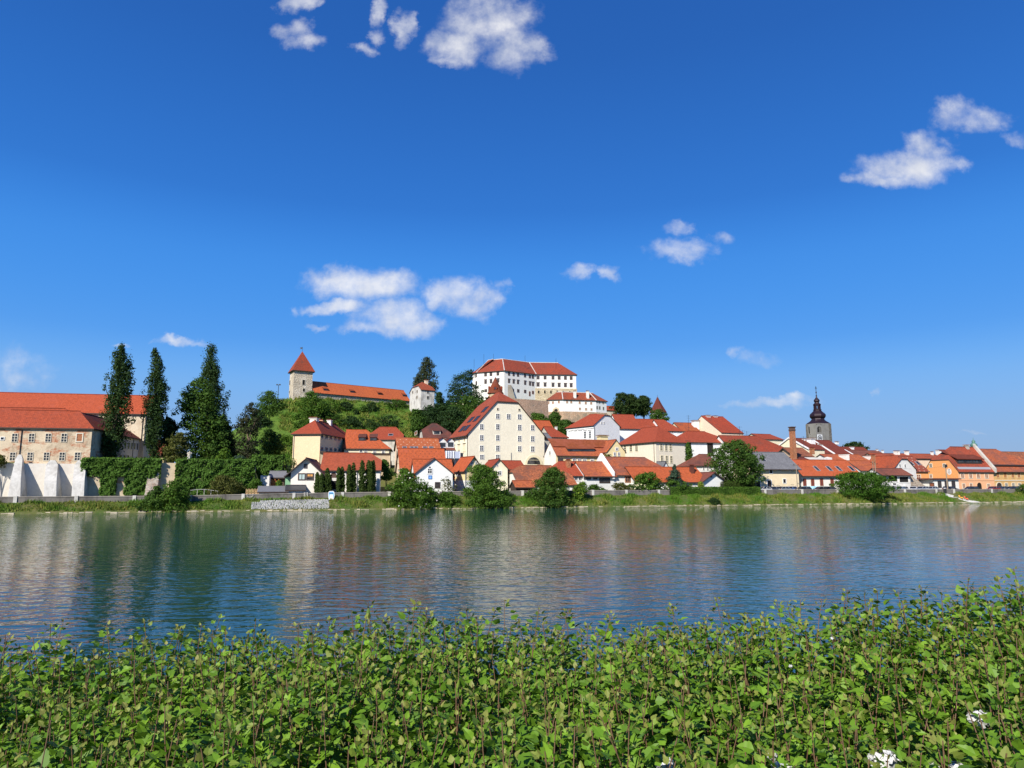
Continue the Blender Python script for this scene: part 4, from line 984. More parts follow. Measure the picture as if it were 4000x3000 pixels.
b.block((3489, 1835, 18), 20, w=(3578, 1840), dep=('l', 3370, 1835), ridge=(3514, 1783), roof='y', e0=(3.2, .74), e1=None, wm=plaster((.72, .70, .66), .15), rm=tiles((.40, .08, .032), .12), ov=.3)
b.wins('f', [3515, 3535], [1820, 1820], 5, 12, mull=None)
b = Bld('porch', 'open white pillared porch under a brown lean to roof behind the river bush', 'porch')
b.block((3440, 1853, 13), 13, w=(3554, 1851), dep=6, ridge=(3480, 1833), wm=DIRTYW, rm=T_BR, ov=.9)
o_, d_, out_ = b.face('f')
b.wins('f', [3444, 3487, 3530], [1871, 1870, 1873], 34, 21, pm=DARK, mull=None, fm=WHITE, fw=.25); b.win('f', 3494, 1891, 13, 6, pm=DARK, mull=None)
P_ = ats(3555, 1852, 12.8); mb = MB(); q0 = Vector((P_.x, P_.y, 0)); ln = 13
pts = [q0 + BD * 0 + Vector((0, 0, 1.5)), q0 + BD * ln + Vector((0, 0, 1.5))]
for k in range(9): 
    f = 1 - k / 8; pts.append(q0 + BD * (ln * f) + Vector((0, 0, 3.0 + (P_.z - 3.0) * (1 - f) ** 2.2 + random.uniform(-.25, .25))))
mb.prism(pts, BN * .8); tag(mb.build('broken_wall', rubble((.60, .50, .38), (.42, .30, .22), 2.0), None, q0 + Vector((0, 0, 3))), 'crumbling stub of wall sloping down behind the silver cars', 'wall')
b = Bld('apricot_house', 'low orange walled house with spotted brown roof between white gable and big orange house', 'house')
b.block((3574, 1840, 23), 14, w=(3625, 1838), dep=11, ridge=(3580, 1785), wm=ORANGE, rm=T_PAT); b.win('f', 3588, 1864, 14, 18, fm=SFRAME, pm=SHUT); b.skylight(3560, 1811, 1.2, 1.8); b.skylight(3586, 1810, 1.2, 1.8)
b = Bld('long_orange_roof', 'long flat orange roof line with paired chimneys behind the orange houses', 'house')
b.block((3430, 1790, 46), 14, w=(3690, 1790), dep=9, ridge=(3560, 1775), wm=PEACH, rm=tiles((.38, .085, .038), .1))
for x, y, w_ in ((3497, 1760, 1.1), (3507, 1760, 1.1), (3541, 1760, 1.4), (3640, 1763, .9), (3661, 1757, 1.1), (3669, 1757, 1.1)): b.chim(x, y, w_, across=.4)
b = Bld('orange_house', 'large orange corner house with broad brown dormer and white plaque on its side wall', 'house')
b.block((3741, 1838, 22), 16, w=(3879, 1839), dep=('l', 3612, 1838), ridge=(3730, 1748), e0=(4.5, .44), wm=ORANGE, rm=tiles((.36, .07, .035), .15), ov=.5, gv=.15)
o_, d_, out_ = b.face('f'); mb = MB(); mb.box(o_ + out_ * .004 + Vector((0, 0, b.zb)), d_ * b.w, out_ * .03, Vector((0, 0, b.z0 - b.zb - .4))); mb.build('front_render', SALMON, b.root)
kw = dict(fm=SFRAME, pm=SHUT, mull=(1, 0), off=.04)
b.wins('f', [3759, 3791, 3821, 3853], [1858.5, 1858.5, 1858.5, 1858.5], 10, 17, **kw); b.wins('f', [3764, 3793, 3861], [1898, 1897, 1899], 9, 16, **kw)
b.win('f', 3825, 1898, 18, 26, arch=True, pm=DARK, mull=None, fm=SALMON, name='gateway', off=.04); b.band('f', (3810, 1874.5), .22, .14, SALMON)
kw = dict(fm=SFRAME, pm=glass(), mull=(1, 1)); b.wins('l', [3636, 3689], [1818, 1818], 9, 12, **kw); b.win('l', 3637, 1860, 9, 12, fm=SFRAME, pm=SHUT)
# oval plaque with five lines
o_, d_, out_ = b.face('l'); t_, z_ = b.hit(o_, d_, 3708, 1842.5); cP = o_ + d_ * t_ + Vector((0, 0, z_)); sx = abs(b.hit(o_, d_, 3717, 1842)[0] - t_); sz = b.hit(o_, d_, 3708, 1830)[1] - z_
mb = MB(); mb.prism([cP + d_ * sx * math.cos(a) + Vector((0, 0, sz * math.sin(a))) for a in np.linspace(0, 2 * math.pi, 28, endpoint=False)], out_ * .05); pl_ = mb.build('plaque', simple('plaque_white', (.74, .68, .62), .7), b.root)
mb = MB()
for k, (wd, h_) in enumerate(((.95, .3), (.8, .2), (1.05, .16), (1.2, .2), (.9, .16))):
    for j in range(int(wd * 9)):
        mb.box(cP + d_ * (-sx * wd * .5 + j * sx * .115) + out_ * .06 + Vector((0, 0, sz * (.55 - k * .27))), d_ * sx * .075, out_ * .012, Vector((0, 0, sz * h_ * random.uniform(.4, .7))))
mb.build('text_lines', simple('plaque_ink', (.10, .09, .12), .7), pl_)
P_, al, up_, n_ = b.on_slope(3785, 1812); mb = MB(); hz = Vector((up_.x, up_.y, 0)).normalized(); Lw = 8.6
mb.prism([P_ - al * Lw * .52, P_ + al * Lw * .62, P_ + al * Lw * .62 + Vector((0, 0, 1.5)), P_ - al * Lw * .52 + Vector((0, 0, 1.5))], hz * 3); dmm = mb.build('dormer', DKWOOD, b.root)
mb = MB()
for k in range(8): mb.box(P_ + al * (-Lw * .48 + k * Lw * .135) - hz * .05 + Vector((0, 0, .4)), al * Lw * .10, hz * .04, Vector((0, 0, .75)))
mb.build('pane', glass(), dmm)
mb = MB(); e_ = P_ - hz * .5 + Vector((0, 0, 1.35)); mb.prism([e_ - al * Lw * .57, e_ + al * Lw * .68, e_ + al * Lw * .5 + hz * 6.2 + Vector((0, 0, 3.1)), e_ - al * Lw * .62 + hz * 6.2 + Vector((0, 0, 3.1))], Vector((0, 0, .22))); mb.build('dormer_roof', T_PAT, dmm)
mb = MB(); c_, *_ = b.on_slope(3745, 1833); c2_, *_ = b.on_slope(3872, 1834); mb.prism([c_, c2_, c2_ + up_ * .9, c_ + up_ * .9], n_ * .06); mb.build('lead_flashing', LEAD, b.last_roof)
b.chim(3774, 1737, 1.5, across=.5, mat=GREYP, cap=BRICK, d=1.2)
mb = MB(); h = b.dep / 2
mb.prism([b.P(b.w, -.5, b.z0 - .6), b.P(b.w, h, b.z1 - .2), b.P(b.w, h, b.z1 + 1.3), b.P(b.w, -.5, b.z0 + .7)], b.d * .9); mb.build('firewall', plaster((.55, .52, .46), .4), b.root)
b = Bld('ochre_house', 'peeling ochre house with brown shutters, arched door and stepped orange roof', 'house')
b.block((3881, 1838, 22), 16, w=(4050, 1838), dep=16, ridge=(3860, 1757), e1=(6, .4), wm=OCHRE, rm=T_MIX, ov=.7)
b.wins('f', [3897, 3926, 3955, 3979], [1855.5] * 4, 9, 19, fm=OCHRE, pm=SHUT, mull=(1, 0)); b.win('f', 3903, 1897, 20, 24, arch=True, pm=DKWOOD, fm=SFRAME, mull=None, name='gateway'); b.wins('f', [3931, 3958, 3982], 1896, 9, 16, fm=SFRAME)
b.band('f', (3920, 1875), .25, .14, SFRAME)
P_, al, up_, n_ = b.on_slope(3930, 1822); mb = MB(); mb.box(P_ - al * 12 - up_ * .2 + n_ * .05, al * 26, up_ * .5, n_ * .5); mb.build('roof_step', DKWOOD, b.last_roof)
b = Bld('end_house', 'patchy brown orange roof at the far right edge of the town', 'house')
b.block((3960, 1822, 42), 16, w=(4150, 1824), dep=14, ridge=(3990, 1768), wm=OCHRE, rm=T_OLD)
b = Bld('flat_roof_annex', 'low white flat roofed annex with dark windows in front of the orange house', 'building')
b.block((3645, 1873, 14.5), 16, w=(3744, 1872), dep=5, ridge=.1, wm=WHITE, rm=None, base=2)
mb = MB(); z_ = b.z0; mb.box(b.P(-1.2, -.6, z_), b.d * (b.w + 1.6), b.n * (b.dep + 1), Vector((0, 0, .35))); mb.build('flat_roof', simple('maroon_fascia', (.10, .03, .03), .6), b.root)
b.wins('f', [3670, 3697, 3724], [1892] * 3, 10, 22, mull=(1, 1), fm=DFRAME); b.win('f', 3640, 1898, 14, 20, pm=SHUT, mull=None, fm=DFRAME)
# ---- copper turret behind
c_ = at(3805, 1752, 300); Cg = Vector((c_.x, c_.y, 0)); m3 = 300 / F; zz_ = lambda p: zat(300, p)
tu = thing('bell_turret', 'small green copper onion turret behind the firewall chimney', 'turret', (Cg.x, Cg.y, zz_(1800)))
mb = MB(); mb.lathe(Cg, [(9 * m3, zz_(1810)), (9 * m3, zz_(1753))], 8); mb.build('drum', GREYP, tu)
mb = MB(); mb.lathe(Cg, [(w * m3, zz_(y)) for y, w in ((1754, 11.5), (1751, 10), (1748, 8.5), (1745, 10), (1740, 12), (1736, 11.5), (1732, 8), (1729, 5.5), (1727, 5), (1726.5, 6.5), (1725, 6), (1722, 5.5), (1720, 3), (1717, 1), (1709, .35))], 10); mb.build('onion_dome', COPPER, tu)

# ================================================================== THE CASTLE HILL
def wallstrip(name, label, cat, pts, Ys, top, thick, mat, base=None):
    """free standing wall through pixel columns: pts = [(px, py_top)], Ys distances"""
    P = [at(px, py, Y) for (px, py), Y in zip(pts, Ys)]; mb = MB()
    for a, c in zip(P, P[1:]):
        d = Vector((c.x - a.x, c.y - a.y, 0)).normalized(); n = Vector((-d.y, d.x, 0)) * thick
        zb = (min(a.z, c.z) - 14) if base is None else base
        q = [Vector((a.x, a.y, zb)), Vector((c.x, c.y, zb)), Vector((c.x, c.y, c.z)), Vector((a.x, a.y, a.z))]; mb.prism(q, n)
    return tag(mb.build(name, mat, None, Vector((P[0].x, P[0].y, P[0].z - 5))), label, cat)
# square stone tower
b = Bld('stone_tower', 'square rubble stone tower with pyramid roof at the left end of the castle hill', 'tower')
b.block((1149, 1446, 0), 30, w=(1222, 1450), dep=9, ridge=3, wm=TOWER, rm=None, Y=285, base=at(1149, 1570, 285).z)
b.dep = b.w; bpy.data.objects.remove(b.wall); b.walls((1, 0), (1, 0), TOWER, 'wall')
mb = []; ap = b.P(b.w / 2, b.w / 2, zat(285 + b.w / 2, 1372)); e = .8; c4 = [b.P(-e, -e, b.z0 - .3), b.P(b.w + e, -e, b.z0 - .3), b.P(b.w + e, b.w + e, b.z0 - .3), b.P(-e, b.w + e, b.z0 - .3)]
b.last_roof = roof_mesh([[c4[k], c4[(k + 1) % 4], ap] for k in range(4)], .3, tiles((.34, .062, .027), .03), b.root)
b.win('f', 1186, 1494, 10, 20, pm=DARK, mull=None, fm=SFRAME); b.win('f', 1187, 1524, 9, 13, pm=DARK, mull=None, fm=SFRAME); b.win('l', 1133, 1495, 4, 18, pm=DARK, mull=None, fm=SFRAME); b.win('l', 1131, 1532, 3, 12, pm=DARK, mull=None, fm=SFRAME)
mb = MB(); mb.tube([ap, ap + Vector((0, 0, 2.2))], .07, 6); mb.prism([ap + Vector((-1.2, 0, 1.3)), ap + Vector((-.1, 0, 1.3)), ap + Vector((-.1, 0, 2.0)), ap + Vector((-1.2, 0, 2.0)), ap + Vector((-.7, 0, 1.65))], (0, .06, 0)); mb.build('weathervane', DKMET, b.root)
# long wing
b = Bld('long_wing', 'long low wing with a plain orange roof and four shed dormers on a rubble wall', 'castle wing')
Aw, Bw = at(1228, 1532, 288), at(1600, 1560, 318); yw_ = math.degrees(math.atan2(Bw.y - Aw.y, Bw.x - Aw.x))
b.block((1228, 1532, 0), yw_, w=(1600, 1559), dep=12, ridge=(1228, 1492), wm=rubble((.52, .46, .36), (.34, .30, .24), 1.1, (.5, .45, .36)), rm=tiles((.54, .130, .042), .0, (.36, .09, .04)), Y=288, base=at(1240, 1580, 288).z - 4, ov=.5)
for x, y in ((1273, 1526), (1377, 1534), (1485, 1542), (1582, 1549)): b.dormer(x, y, 2.0, .9, rm=T_OR, wm=DKWOOD)
# small white house at the end of the wing
b = Bld('gate_house', 'weathered white house with half hipped orange roof at the end of the long wing', 'house')
b.block((1645, 1522, 0), 30, w=(1697, 1524), dep=('l', 1601, 1530), ridge=(1650, 1494), e0=(3, .45), e1=(3, .4), wm=plaster((.64, .62, .58), .5, (.22, .2, .18)), rm=tiles((.36, .078, .032), .1), Y=285, ov=.4, base=at(1645, 1600, 285).z)
b.wins('f', [1671.5, 1671.5], [1531, 1553], 7, 10, mull=None, fm=GREYP); b.wins('l', [1613, 1630, 1629], [1532, 1529, 1552], 3.5, 9, mull=None, fm=GREYP); b.chim(1665, 1484, 1.7, across=.5, mat=PEACH)
# main castle
C1 = at(1970, 1446, 330); z_e = C1.z; C1.z = 0
tmp = Bld('t', 't')
def along(C, yaw, px, py):
    d = Vector((math.cos(R(yaw)), math.sin(R(yaw)), 0)); t, _ = tmp.hit(C, d, px, py); return C + d * t
L0 = along(C1, -24.6, 1864, 1452.5); L1 = along(L0, -50, 1846, 1457); C2 = along(C1, 36, 2093, 1461); C3 = along(C2, 4, 2250, 1464)
K = PolyBld('castle', 'great white castle of three angled wings under one red roof on the hilltop', 'castle')
K.plan([L1, L0, C1, C2, C3], z_e, 17, zat(338, 1402) - z_e, (6, 8), plaster((.84, .82, .76), .07, (.5, .46, .4)), tiles((.32, .060, .030), .04), at(1970, 1580, 330).z - 3)
kw = dict(fm=simple('castle_frame', (.16, .10, .075), .7), mull=(1, 1), fw=.12, pm=simple('castle_glass', (.05, .05, .052), .25))
K.seg(1); K.wins('f', [1897, 1918, 1945], [1463, 1461.5, 1459.5], 9, 13, **kw); K.wins('f', [1897, 1918, 1946], [1492, 1490, 1487], 8.5, 13, hood=True, **kw); K.win('f', 1898, 1526, 9, 10, **kw)
K.seg(0); K.wins('f', [1860, 1861], [1467, 1496], 5, 12, **kw)
K.seg(2); K.wins('f', [1988, 2006, 2023, 2050.5, 2069.5, 2081], [1460, 1462, 1464, 1467, 1470.5, 1472], 6.4, 12, **kw)
K.wins('f', [1988, 2006, 2023, 2051, 2070, 2081.5], [1489, 1491, 1493, 1496, 1499, 1501], 6.2, 12, hood=True, **kw); K.wins('f', [1989, 2003, 2024, 2051], [1523, 1524.5, 1526.5, 1529], 7, 11, **kw); K.win('f', 2069, 1538, 4, 16, mull=None, fm=SHUT); K.win('f', 2081.5, 1533, 5, 10, mull=None, fm=SHUT)
K.seg(3); xs = [2102, 2129, 2160, 2184, 2208.5, 2231]
K.wins('f', xs, [1475, 1475, 1475.5, 1476, 1476.5, 1477], 9, 12, **kw); K.wins('f', xs, [1503, 1503.5, 1504.5, 1505, 1505.5, 1506], 9, 12, hood=True, **kw)
o_, d_, out_ = K.face('f'); mb = MB(); zs_ = K.hit(o_, d_, 2110, 1517)[1]; mb.box(o_ - d_ * .3 + Vector((0, 0, K.zb)) + out_ * .003, d_ * (K.w + .6), out_ * .5, Vector((0, 0, zs_ - K.zb))); mb.build('sandstone_base', SAND, K.root)
K.wins('f', [2104, 2128, 2152, 2177, 2200, 2226], [1531, 1531, 1531, 1531, 1532, 1533], 6, 12, arch=True, pm=DARK, mull=None, fm=SAND, off=.51)
K.pipe('f', 2095, 1466, 1515, METAL); K.seg(1); K.pipe('f', 1968, 1450, 1560, METAL)
bc = C1 + Vector((.2, -.6, 0)); mb = MB(); zt_ = zat(330, 1502)
K.seg(1); dl = K.d; K.seg(2); dr = K.d
ringb = lambda w, o, z: [C1 - dl * w - K.n * o * .2 + Vector((0, -o, z)), C1 + dr * w + Vector((0, -o, z)), C1 + dr * w + Vector((0, 3, z)), C1 - dl * w + Vector((0, 3, z))]
mb.rings([ringb(9, 3.2, K.zb), ringb(4.2, 1.0, zt_)]); mb.build('corner_buttress', plaster((.34, .30, .24), .5, (.18, .16, .14)), K.root)
for px_, y0, y1 in ((1852, 1402, 1418), (1890, 1383, 1412), (1928, 1382, 1408), (2051, 1389, 1416), (2172, 1400, 1422)):
    Yq = 340; p = at(px_, y1 + 6, Yq); mb = MB(); mb.tube([Vector((p.x, p.y, p.z - 2)), Vector((p.x, p.y, zat(Yq, y0)))], .06, 5); mb.build('lightning_rod', DKMET, K.root)
# round tower with cone in front
c_ = at(1935, 1537, 305); Cc = Vector((c_.x, c_.y, 0)); m3 = 305 / F * 1.02
ct = thing('round_tower', 'round stone tower with pointed orange cone roof in front of the castle corner', 'tower', (Cc.x, Cc.y, zat(305, 1600)))
mb = MB(); mb.lathe(Cc, [(26 * m3, zat(305, 1610)), (26 * m3, zat(305, 1536))], 20); mb.build('wall', SAND, ct)
mb = MB(); mb.lathe(Cc, [(31.5 * m3, zat(305, 1538.5)), (31.5 * m3, zat(305, 1537)), (22 * m3, zat(305, 1517)), (12 * m3, zat(305, 1496)), (.2, zat(305, 1474))], 20); rf_ = mb.build('cone_roof', tiles((.40, .092, .036), .2), ct)
mb = MB(); p = Vector((Cc.x, Cc.y, zat(305, 1476))); mb.tube([p, p + Vector((0, 0, 1.6))], .06, 5); mb.build('spike', DKMET, rf_)
for ang in (-90, -175, -8):
    a = R(ang); u_ = Vector((math.cos(a), math.sin(a), 0)); v_ = Vector((-u_.y, u_.x, 0)); q = Cc + u_ * 20 * m3 + Vector((0, 0, zat(305, 1526))); mb = MB(); mb.prism([q - v_ * .8, q + v_ * .8, q + v_ * .8 + Vector((0, 0, 1.3)), q + Vector((0, 0, 2)), q - v_ * .8 + Vector((0, 0, 1.3))], u_ * .9)
    dq = mb.build('dormer', T_RED, ct); mb = MB(); mb.box(q - v_ * .45 + u_ * .9 + Vector((0, 0, .2)), v_ * .9, u_ * .03, Vector((0, 0, .9))); mb.build('pane', glass(), dq)
b = Bld('tower_annex', 'small orange hipped roof nestled left of the round tower', 'annex')
b.block((1896, 1567, 0), 5, w=(1918, 1568), dep=9, ridge=(1908, 1544), e0=(2, 0), wm=SAND, rm=tiles((.40, .092, .036), .2), Y=300, base=30)
# brick curtain wall
wallstrip('curtain_wall', 'long brick curtain wall with a stone ledge below the castle', 'wall', [(1985, 1556), (2060, 1561), (2142, 1567)], [296, 300, 306], None, 1.5, BRICKW)
wallstrip('terrace_edge', 'grassy sandstone terrace rim running under the castle walls', 'wall', [(2000, 1556), (2095, 1562)], [318, 326], None, 1.2, SAND)
# white gatehouse range
G1 = at(2199, 1560, 312); zg = G1.z; G1.z = 0
G0 = along(G1, -14, 2138, 1564); G2 = along(G1, 14, 2328, 1568); G3 = along(G2, 34, 2369, 1573)
K = PolyBld('gatehouse', 'white gatehouse range with two tall white chimneys below the castle on the right', 'gatehouse')
K.plan([G0, G1, G2, G3], zg, 11, zat(318, 1534) - zg, (3.5, 3.5), plaster((.84, .83, .80), .12, (.45, .42, .34)), tiles((.34, .075, .034), .18), zat(312, 1612), ov=.5)
kw = dict(fm=SFRAME, pm=SHUT, mull=(1, 0))
K.seg(0); K.wins('f', [2143, 2160, 2183], [1573, 1573, 1570.5], 6, 9, **kw); K.win('f', 2172, 1606, 14, 18, arch=True, pm=DARK, mull=None, fm=SAND, name='gateway', fw=.8)
K.seg(1); K.wins('f', [2215, 2231, 2264, 2288, 2309], [1569.5, 1570, 1572.5, 1574, 1575], 6, 9, **kw); K.wins('f', [2265, 2289, 2310], [1597, 1598.5, 1599.5], 6, 8, **kw)
K.seg(2); K.wins('f', [2331, 2341, 2355.5], [1570, 1572, 1574], 4, 6, mull=None, fm=GREYP); K.wins('f', [2332, 2342, 2356.5], [1592, 1593, 1595.5], 4, 10, mull=None, fm=GREYP)
K.seg(1)
for x in (2245, 2295): K.chim(x, 1526, 1.5, across=.12)
K.dep = 11
ring_ = [G0, G1, G2, G3]; lo = mitre_poly(ring_, -2.2); hi = mitre_poly(ring_, -.25); mb = MB(); z1_ = zat(312, 1607); z0_ = zat(312, 1650)
for i in range(3): mb.prism([lo[i] + Vector((0, 0, z0_)), lo[i + 1] + Vector((0, 0, z0_)), hi[i + 1] + Vector((0, 0, z1_)), hi[i] + Vector((0, 0, z1_))], mitre_poly(ring_, 3)[i] - hi[i])
tag(mb.build('plinth_wall', rubble((.46, .32, .20), (.36, .22, .14), 1.2, (.42, .34, .25), (.25, .2, .14), .55), None, G1 + Vector((0, 0, z0_))), 'battered brick and earth plinth under the white gatehouse', 'wall')
b = Bld('red_shed', 'small dark red roofed building between gatehouse and chestnut trees', 'building')
b.block((2364, 1602, 0), 16, w=(2412, 1606), dep=8, ridge=(2385, 1588), wm=OLDW, rm=T_RED, Y=330, base=zat(330, 1640))
# far right round tower
c_ = at(2570, 1612, 345); Cc = Vector((c_.x, c_.y, 0)); m3 = 345 / F * 1.02
ct = thing('corner_tower', 'white corner tower with a pointed dark red roof right of the chestnuts', 'tower', (Cc.x, Cc.y, zat(345, 1680)))
mb = MB(); mb.lathe(Cc, [(29 * m3, zat(345, 1690)), (29 * m3, zat(345, 1611))], 8, rot=.3); mb.build('wall', WHITE, ct)
mb = MB(); mb.lathe(Cc, [(34.5 * m3, zat(345, 1612.5)), (33.5 * m3, zat(345, 1610)), (15 * m3, zat(345, 1578)), (.2, zat(345, 1551))], 8, rot=.3); rf_ = mb.build('cone_roof', tiles((.27, .055, .04), .1), ct)
mb = MB(); p = Vector((Cc.x, Cc.y, zat(345, 1552))); mb.tube([p, p + Vector((0, 0, 1.3))], .06, 5); mb.build('spike', DKMET, rf_)

def _bt(px, py, s=3): p = ats(px, py, s); return bank_t(p.x, p.y)
stone_t0, stone_t1 = _bt(985, 1975), _bt(1287, 1972)
ramp_t0, ramp_t1 = _bt(3712, 1945), _bt(3768, 1950)

# ================================================================== GROUND, WATER, HILL
def mat_ground():
    m, t, b = newmat('ground_soil')
    o = objco(t); n1 = t.noise(o, .12, 5, .65); n2 = t.noise(o, 1.3, 4, .6)
    col = t.mix(t.rng(n1, .4, .62), (.07, .11, .025), (.13, .13, .04)); col = t.mix(t.rng(n2, .5, .75, 0, .7), col, (.20, .16, .09))
    t.L.new(col, b.inputs['Base Color']); b.inputs['Roughness'].default_value = .95; b.inputs['Specular IOR Level'].default_value = .1
    bump(t, b, n2, .6, .15); return m
ss = [-400, -200, -120, -110, -106, -102, -99, -96, -93, -60, -30, -8, -5, -3, -1.5, 0, .45, .9, 1.5, 2.2, 3, 4, 5, 5.6, 6.0, 6.4, 8, 10, 12, 14, 15.1, 15.3, 16.2, 18, 21, 25, 30, 35, 40, 46, 52, 58, 64, 72, 80, 95, 110, 130, 160, 200, 280, 400, 700, 1500, 4000]
ts = list(np.linspace(-40, 300, 137)); ts = [-4000, -1500, -700, -350, -200, -120, -80, -60] + ts + [310, 330, 360, 420, 520, 700, 1100, 2000, 4500]
vs, fs = [], []
for s_ in ss:
    for t_ in ts:
        p = bp(t_, s_); z = ground(p.x, p.y)
        if 1 < s_ < 5.8: z += .10 * math.sin(t_ * 1.3 + s_) + random.uniform(-.06, .06)
        vs.append((p.x, p.y, z))
nt = len(ts)
for i in range(len(ss) - 1):
    for j in range(nt - 1): fs.append((i * nt + j, i * nt + j + 1, (i + 1) * nt + j + 1, (i + 1) * nt + j))
tag(mesh_np('ground', vs, fs, mat_ground(), smooth=True), 'ground under the town and both river banks', None, None, 'structure')
# near bank: path sheet under the hedge (the grid above is coarse there)
xs_ = np.linspace(-60, 60, 41); ys_ = [-40, -10, 0, 2, 4, 5, 6, 7, 8, 9, 10, 11, 12.5, 14, 16]
vs = [(x, y, lerp(3.37, -2.4, sm((y - 6.0) / 8.5))) for y in ys_ for x in xs_]; n_ = len(xs_)
fs = [(i * n_ + j, i * n_ + j + 1, (i + 1) * n_ + j + 1, (i + 1) * n_ + j) for i in range(len(ys_) - 1) for j in range(n_ - 1)]
tag(mesh_np('near_bank', vs, fs, mat_ground(), smooth=True), 'near river bank below the hedge', None, None, 'structure')

def mat_water():
    m, t, b = newmat('river_water')
    o = objco(t)
    n0 = t.noise(o, .03, 3, .5)
    t.L.new(t.mix(t.rng(n0, .35, .65), (.014, .052, .042), (.018, .062, .056)), b.inputs['Base Color'])
    b.inputs['Roughness'].default_value = .03; b.inputs['IOR'].default_value = 1.333; b.inputs['Specular IOR Level'].default_value = .5
    def wave(scx, scy, rot, sc, det):
        mp = t.n('ShaderNodeMapping'); mp.inputs['Scale'].default_value = (scx, scy, 1); mp.inputs['Rotation'].default_value = (0, 0, R(rot)); t.L.new(o, mp.inputs[0])
        return t.noise(mp.outputs[0], sc, det, .5)
    a = wave(.58, 1.0, -8, 1.6, 2); c = wave(.7, 1.0, 20, 6.0, 2); d = wave(.3, 1, 5, .35, 2)
    patch = t.rng(t.noise(o, .035, 3, .55), .35, .65, .55, 1.15)
    h = t.m('ADD', t.m('MULTIPLY', a, .105), t.m('ADD', t.m('MULTIPLY', c, .012), t.m('MULTIPLY', d, .09)))
    bp_ = t.n('ShaderNodeBump'); bp_.inputs['Distance'].default_value = 1.0
    t.L.new(t.m('MULTIPLY', patch, .66), bp_.inputs['Strength']); t.L.new(h, bp_.inputs['Height']); t.L.new(bp_.outputs[0], b.inputs['Normal'])
    return m
mb = MB(); mb.poly([(-4000, -3000, 0), (4000, -3000, 0), (4000, 3000, 0), (-4000, 3000, 0)])
tag(mb.build('water', mat_water()), 'rippled blue green river water', None, None, 'structure')

# hill under the castle
RP = [at(1050, 1800, 285), at(1062, 1690, 285), at(1075, 1572, 287), at(1180, 1556, 290), at(1400, 1572, 298), at(1640, 1590, 305), at(1760, 1575, 320), at(1900, 1566, 335), at(2090, 1574, 338), at(2250, 1604, 342), at(2400, 1628, 345), at(2560, 1652, 350), at(2680, 1720, 352)]
def hill_z(x, y):
    best = -20
    for a, c in zip(RP, RP[1:]):
        ax, ay, bx, by = a.x, a.y, c.x, c.y; L2 = (bx - ax) ** 2 + (by - ay) ** 2
        f = min(1, max(0, ((x - ax) * (bx - ax) + (y - ay) * (by - ay)) / L2)); qx, qy = ax + (bx - ax) * f, ay + (by - ay) * f
        d = math.hypot((x - qx) * (2.2 if x < RP[1].x else 1), y - qy); z = a.z + (c.z - a.z) * f
        side = 1 if y < qy else .7
        best = max(best, z - max(0, d - 3) * .56 * side)
    return best
def on_hill(px, py):
    Y = 190.0
    while Y < 330:
        p = at(px, py, Y)
        if p.z <= hill_z(p.x, p.y) + .1: return Y
        Y += 1
    return 280.0
gx = np.linspace(-200, 190, 150); gy = np.linspace(185, 450, 110); n_ = len(gx); vs = []
for y in gy:
    for x in gx:
        nz = .7 * math.sin(x * .31 + y * .17) * math.sin(y * .23 - x * .11) + .35 * math.sin(x * .9) * math.sin(y * .8)
        vs.append((x, y, hill_z(x, y) + nz))
fs = [(i * n_ + j, i * n_ + j + 1, (i + 1) * n_ + j + 1, (i + 1) * n_ + j) for i in range(len(gy) - 1) for j in range(n_ - 1)]
def mat_hill():
    m, t, b = newmat('hill_meadow')
    o = objco(t); n1 = t.noise(o, .06, 5, .65); n2 = t.noise(o, .5, 5, .65)
    col = t.mix(t.rng(n1, .38, .62), (.055, .12, .018), (.12, .19, .030)); col = t.mix(t.rng(n2, .5, .72, 0, .8), col, (.035, .075, .014)); col = t.mix(t.rng(t.noise(o, .11, 4, .6), .66, .72, 0, .6), col, (.28, .25, .18))
    t.L.new(col, b.inputs['Base Color']); b.inputs['Roughness'].default_value = .95; b.inputs['Specular IOR Level'].default_value = .1; bump(t, b, n2, .8, .6); return m
tag(mesh_np('hill', vs, fs, mat_hill(), smooth=True), 'grassy castle hill', None, None, 'structure')

# ------------------------------------------------------------------ leaf and grass clouds
def leaf_quads(P, N, size, aspect=.62):
    """diamond leaves at P facing N; returns verts, faces"""
    n = len(P); N = N / np.maximum(np.linalg.norm(N, axis=1, keepdims=True), 1e-6)
    r = RNG.normal(size=(n, 3)); U_ = np.cross(N, r); U_ /= np.maximum(np.linalg.norm(U_, axis=1, keepdims=True), 1e-6); V_ = np.cross(N, U_)
    s = size.reshape(-1, 1)
    v = np.stack([P - U_ * s * .5, P + V_ * s * aspect * .5 + N * s * .12, P + U_ * s * .5, P - V_ * s * aspect * .5 + N * s * .12], 1).reshape(-1, 3)
    f = np.arange(n * 4).reshape(n, 4); return v, f
def blob_leaves(C, RAD, per, leaf, flat=.75, up=.35, shell=.55):
    """leaves round cluster centres C (k,3) with radii RAD (k,)"""
    k = len(C); idx = np.repeat(np.arange(k), per); n = len(idx)
    d = RNG.normal(size=(n, 3)); d /= np.linalg.norm(d, axis=1, keepdims=True)
    rr = RAD[idx] * (shell + (1 - shell) * RNG.random(n)) * (.75 + .5 * RNG.random(n))
    P = C[idx] + d * rr[:, None] * np.array([1, 1, flat]); N = d + RNG.normal(size=(n, 3)) * .45 + np.array([0, 0, up])
    return P, N, leaf * (.6 + .8 * RNG.random(n))
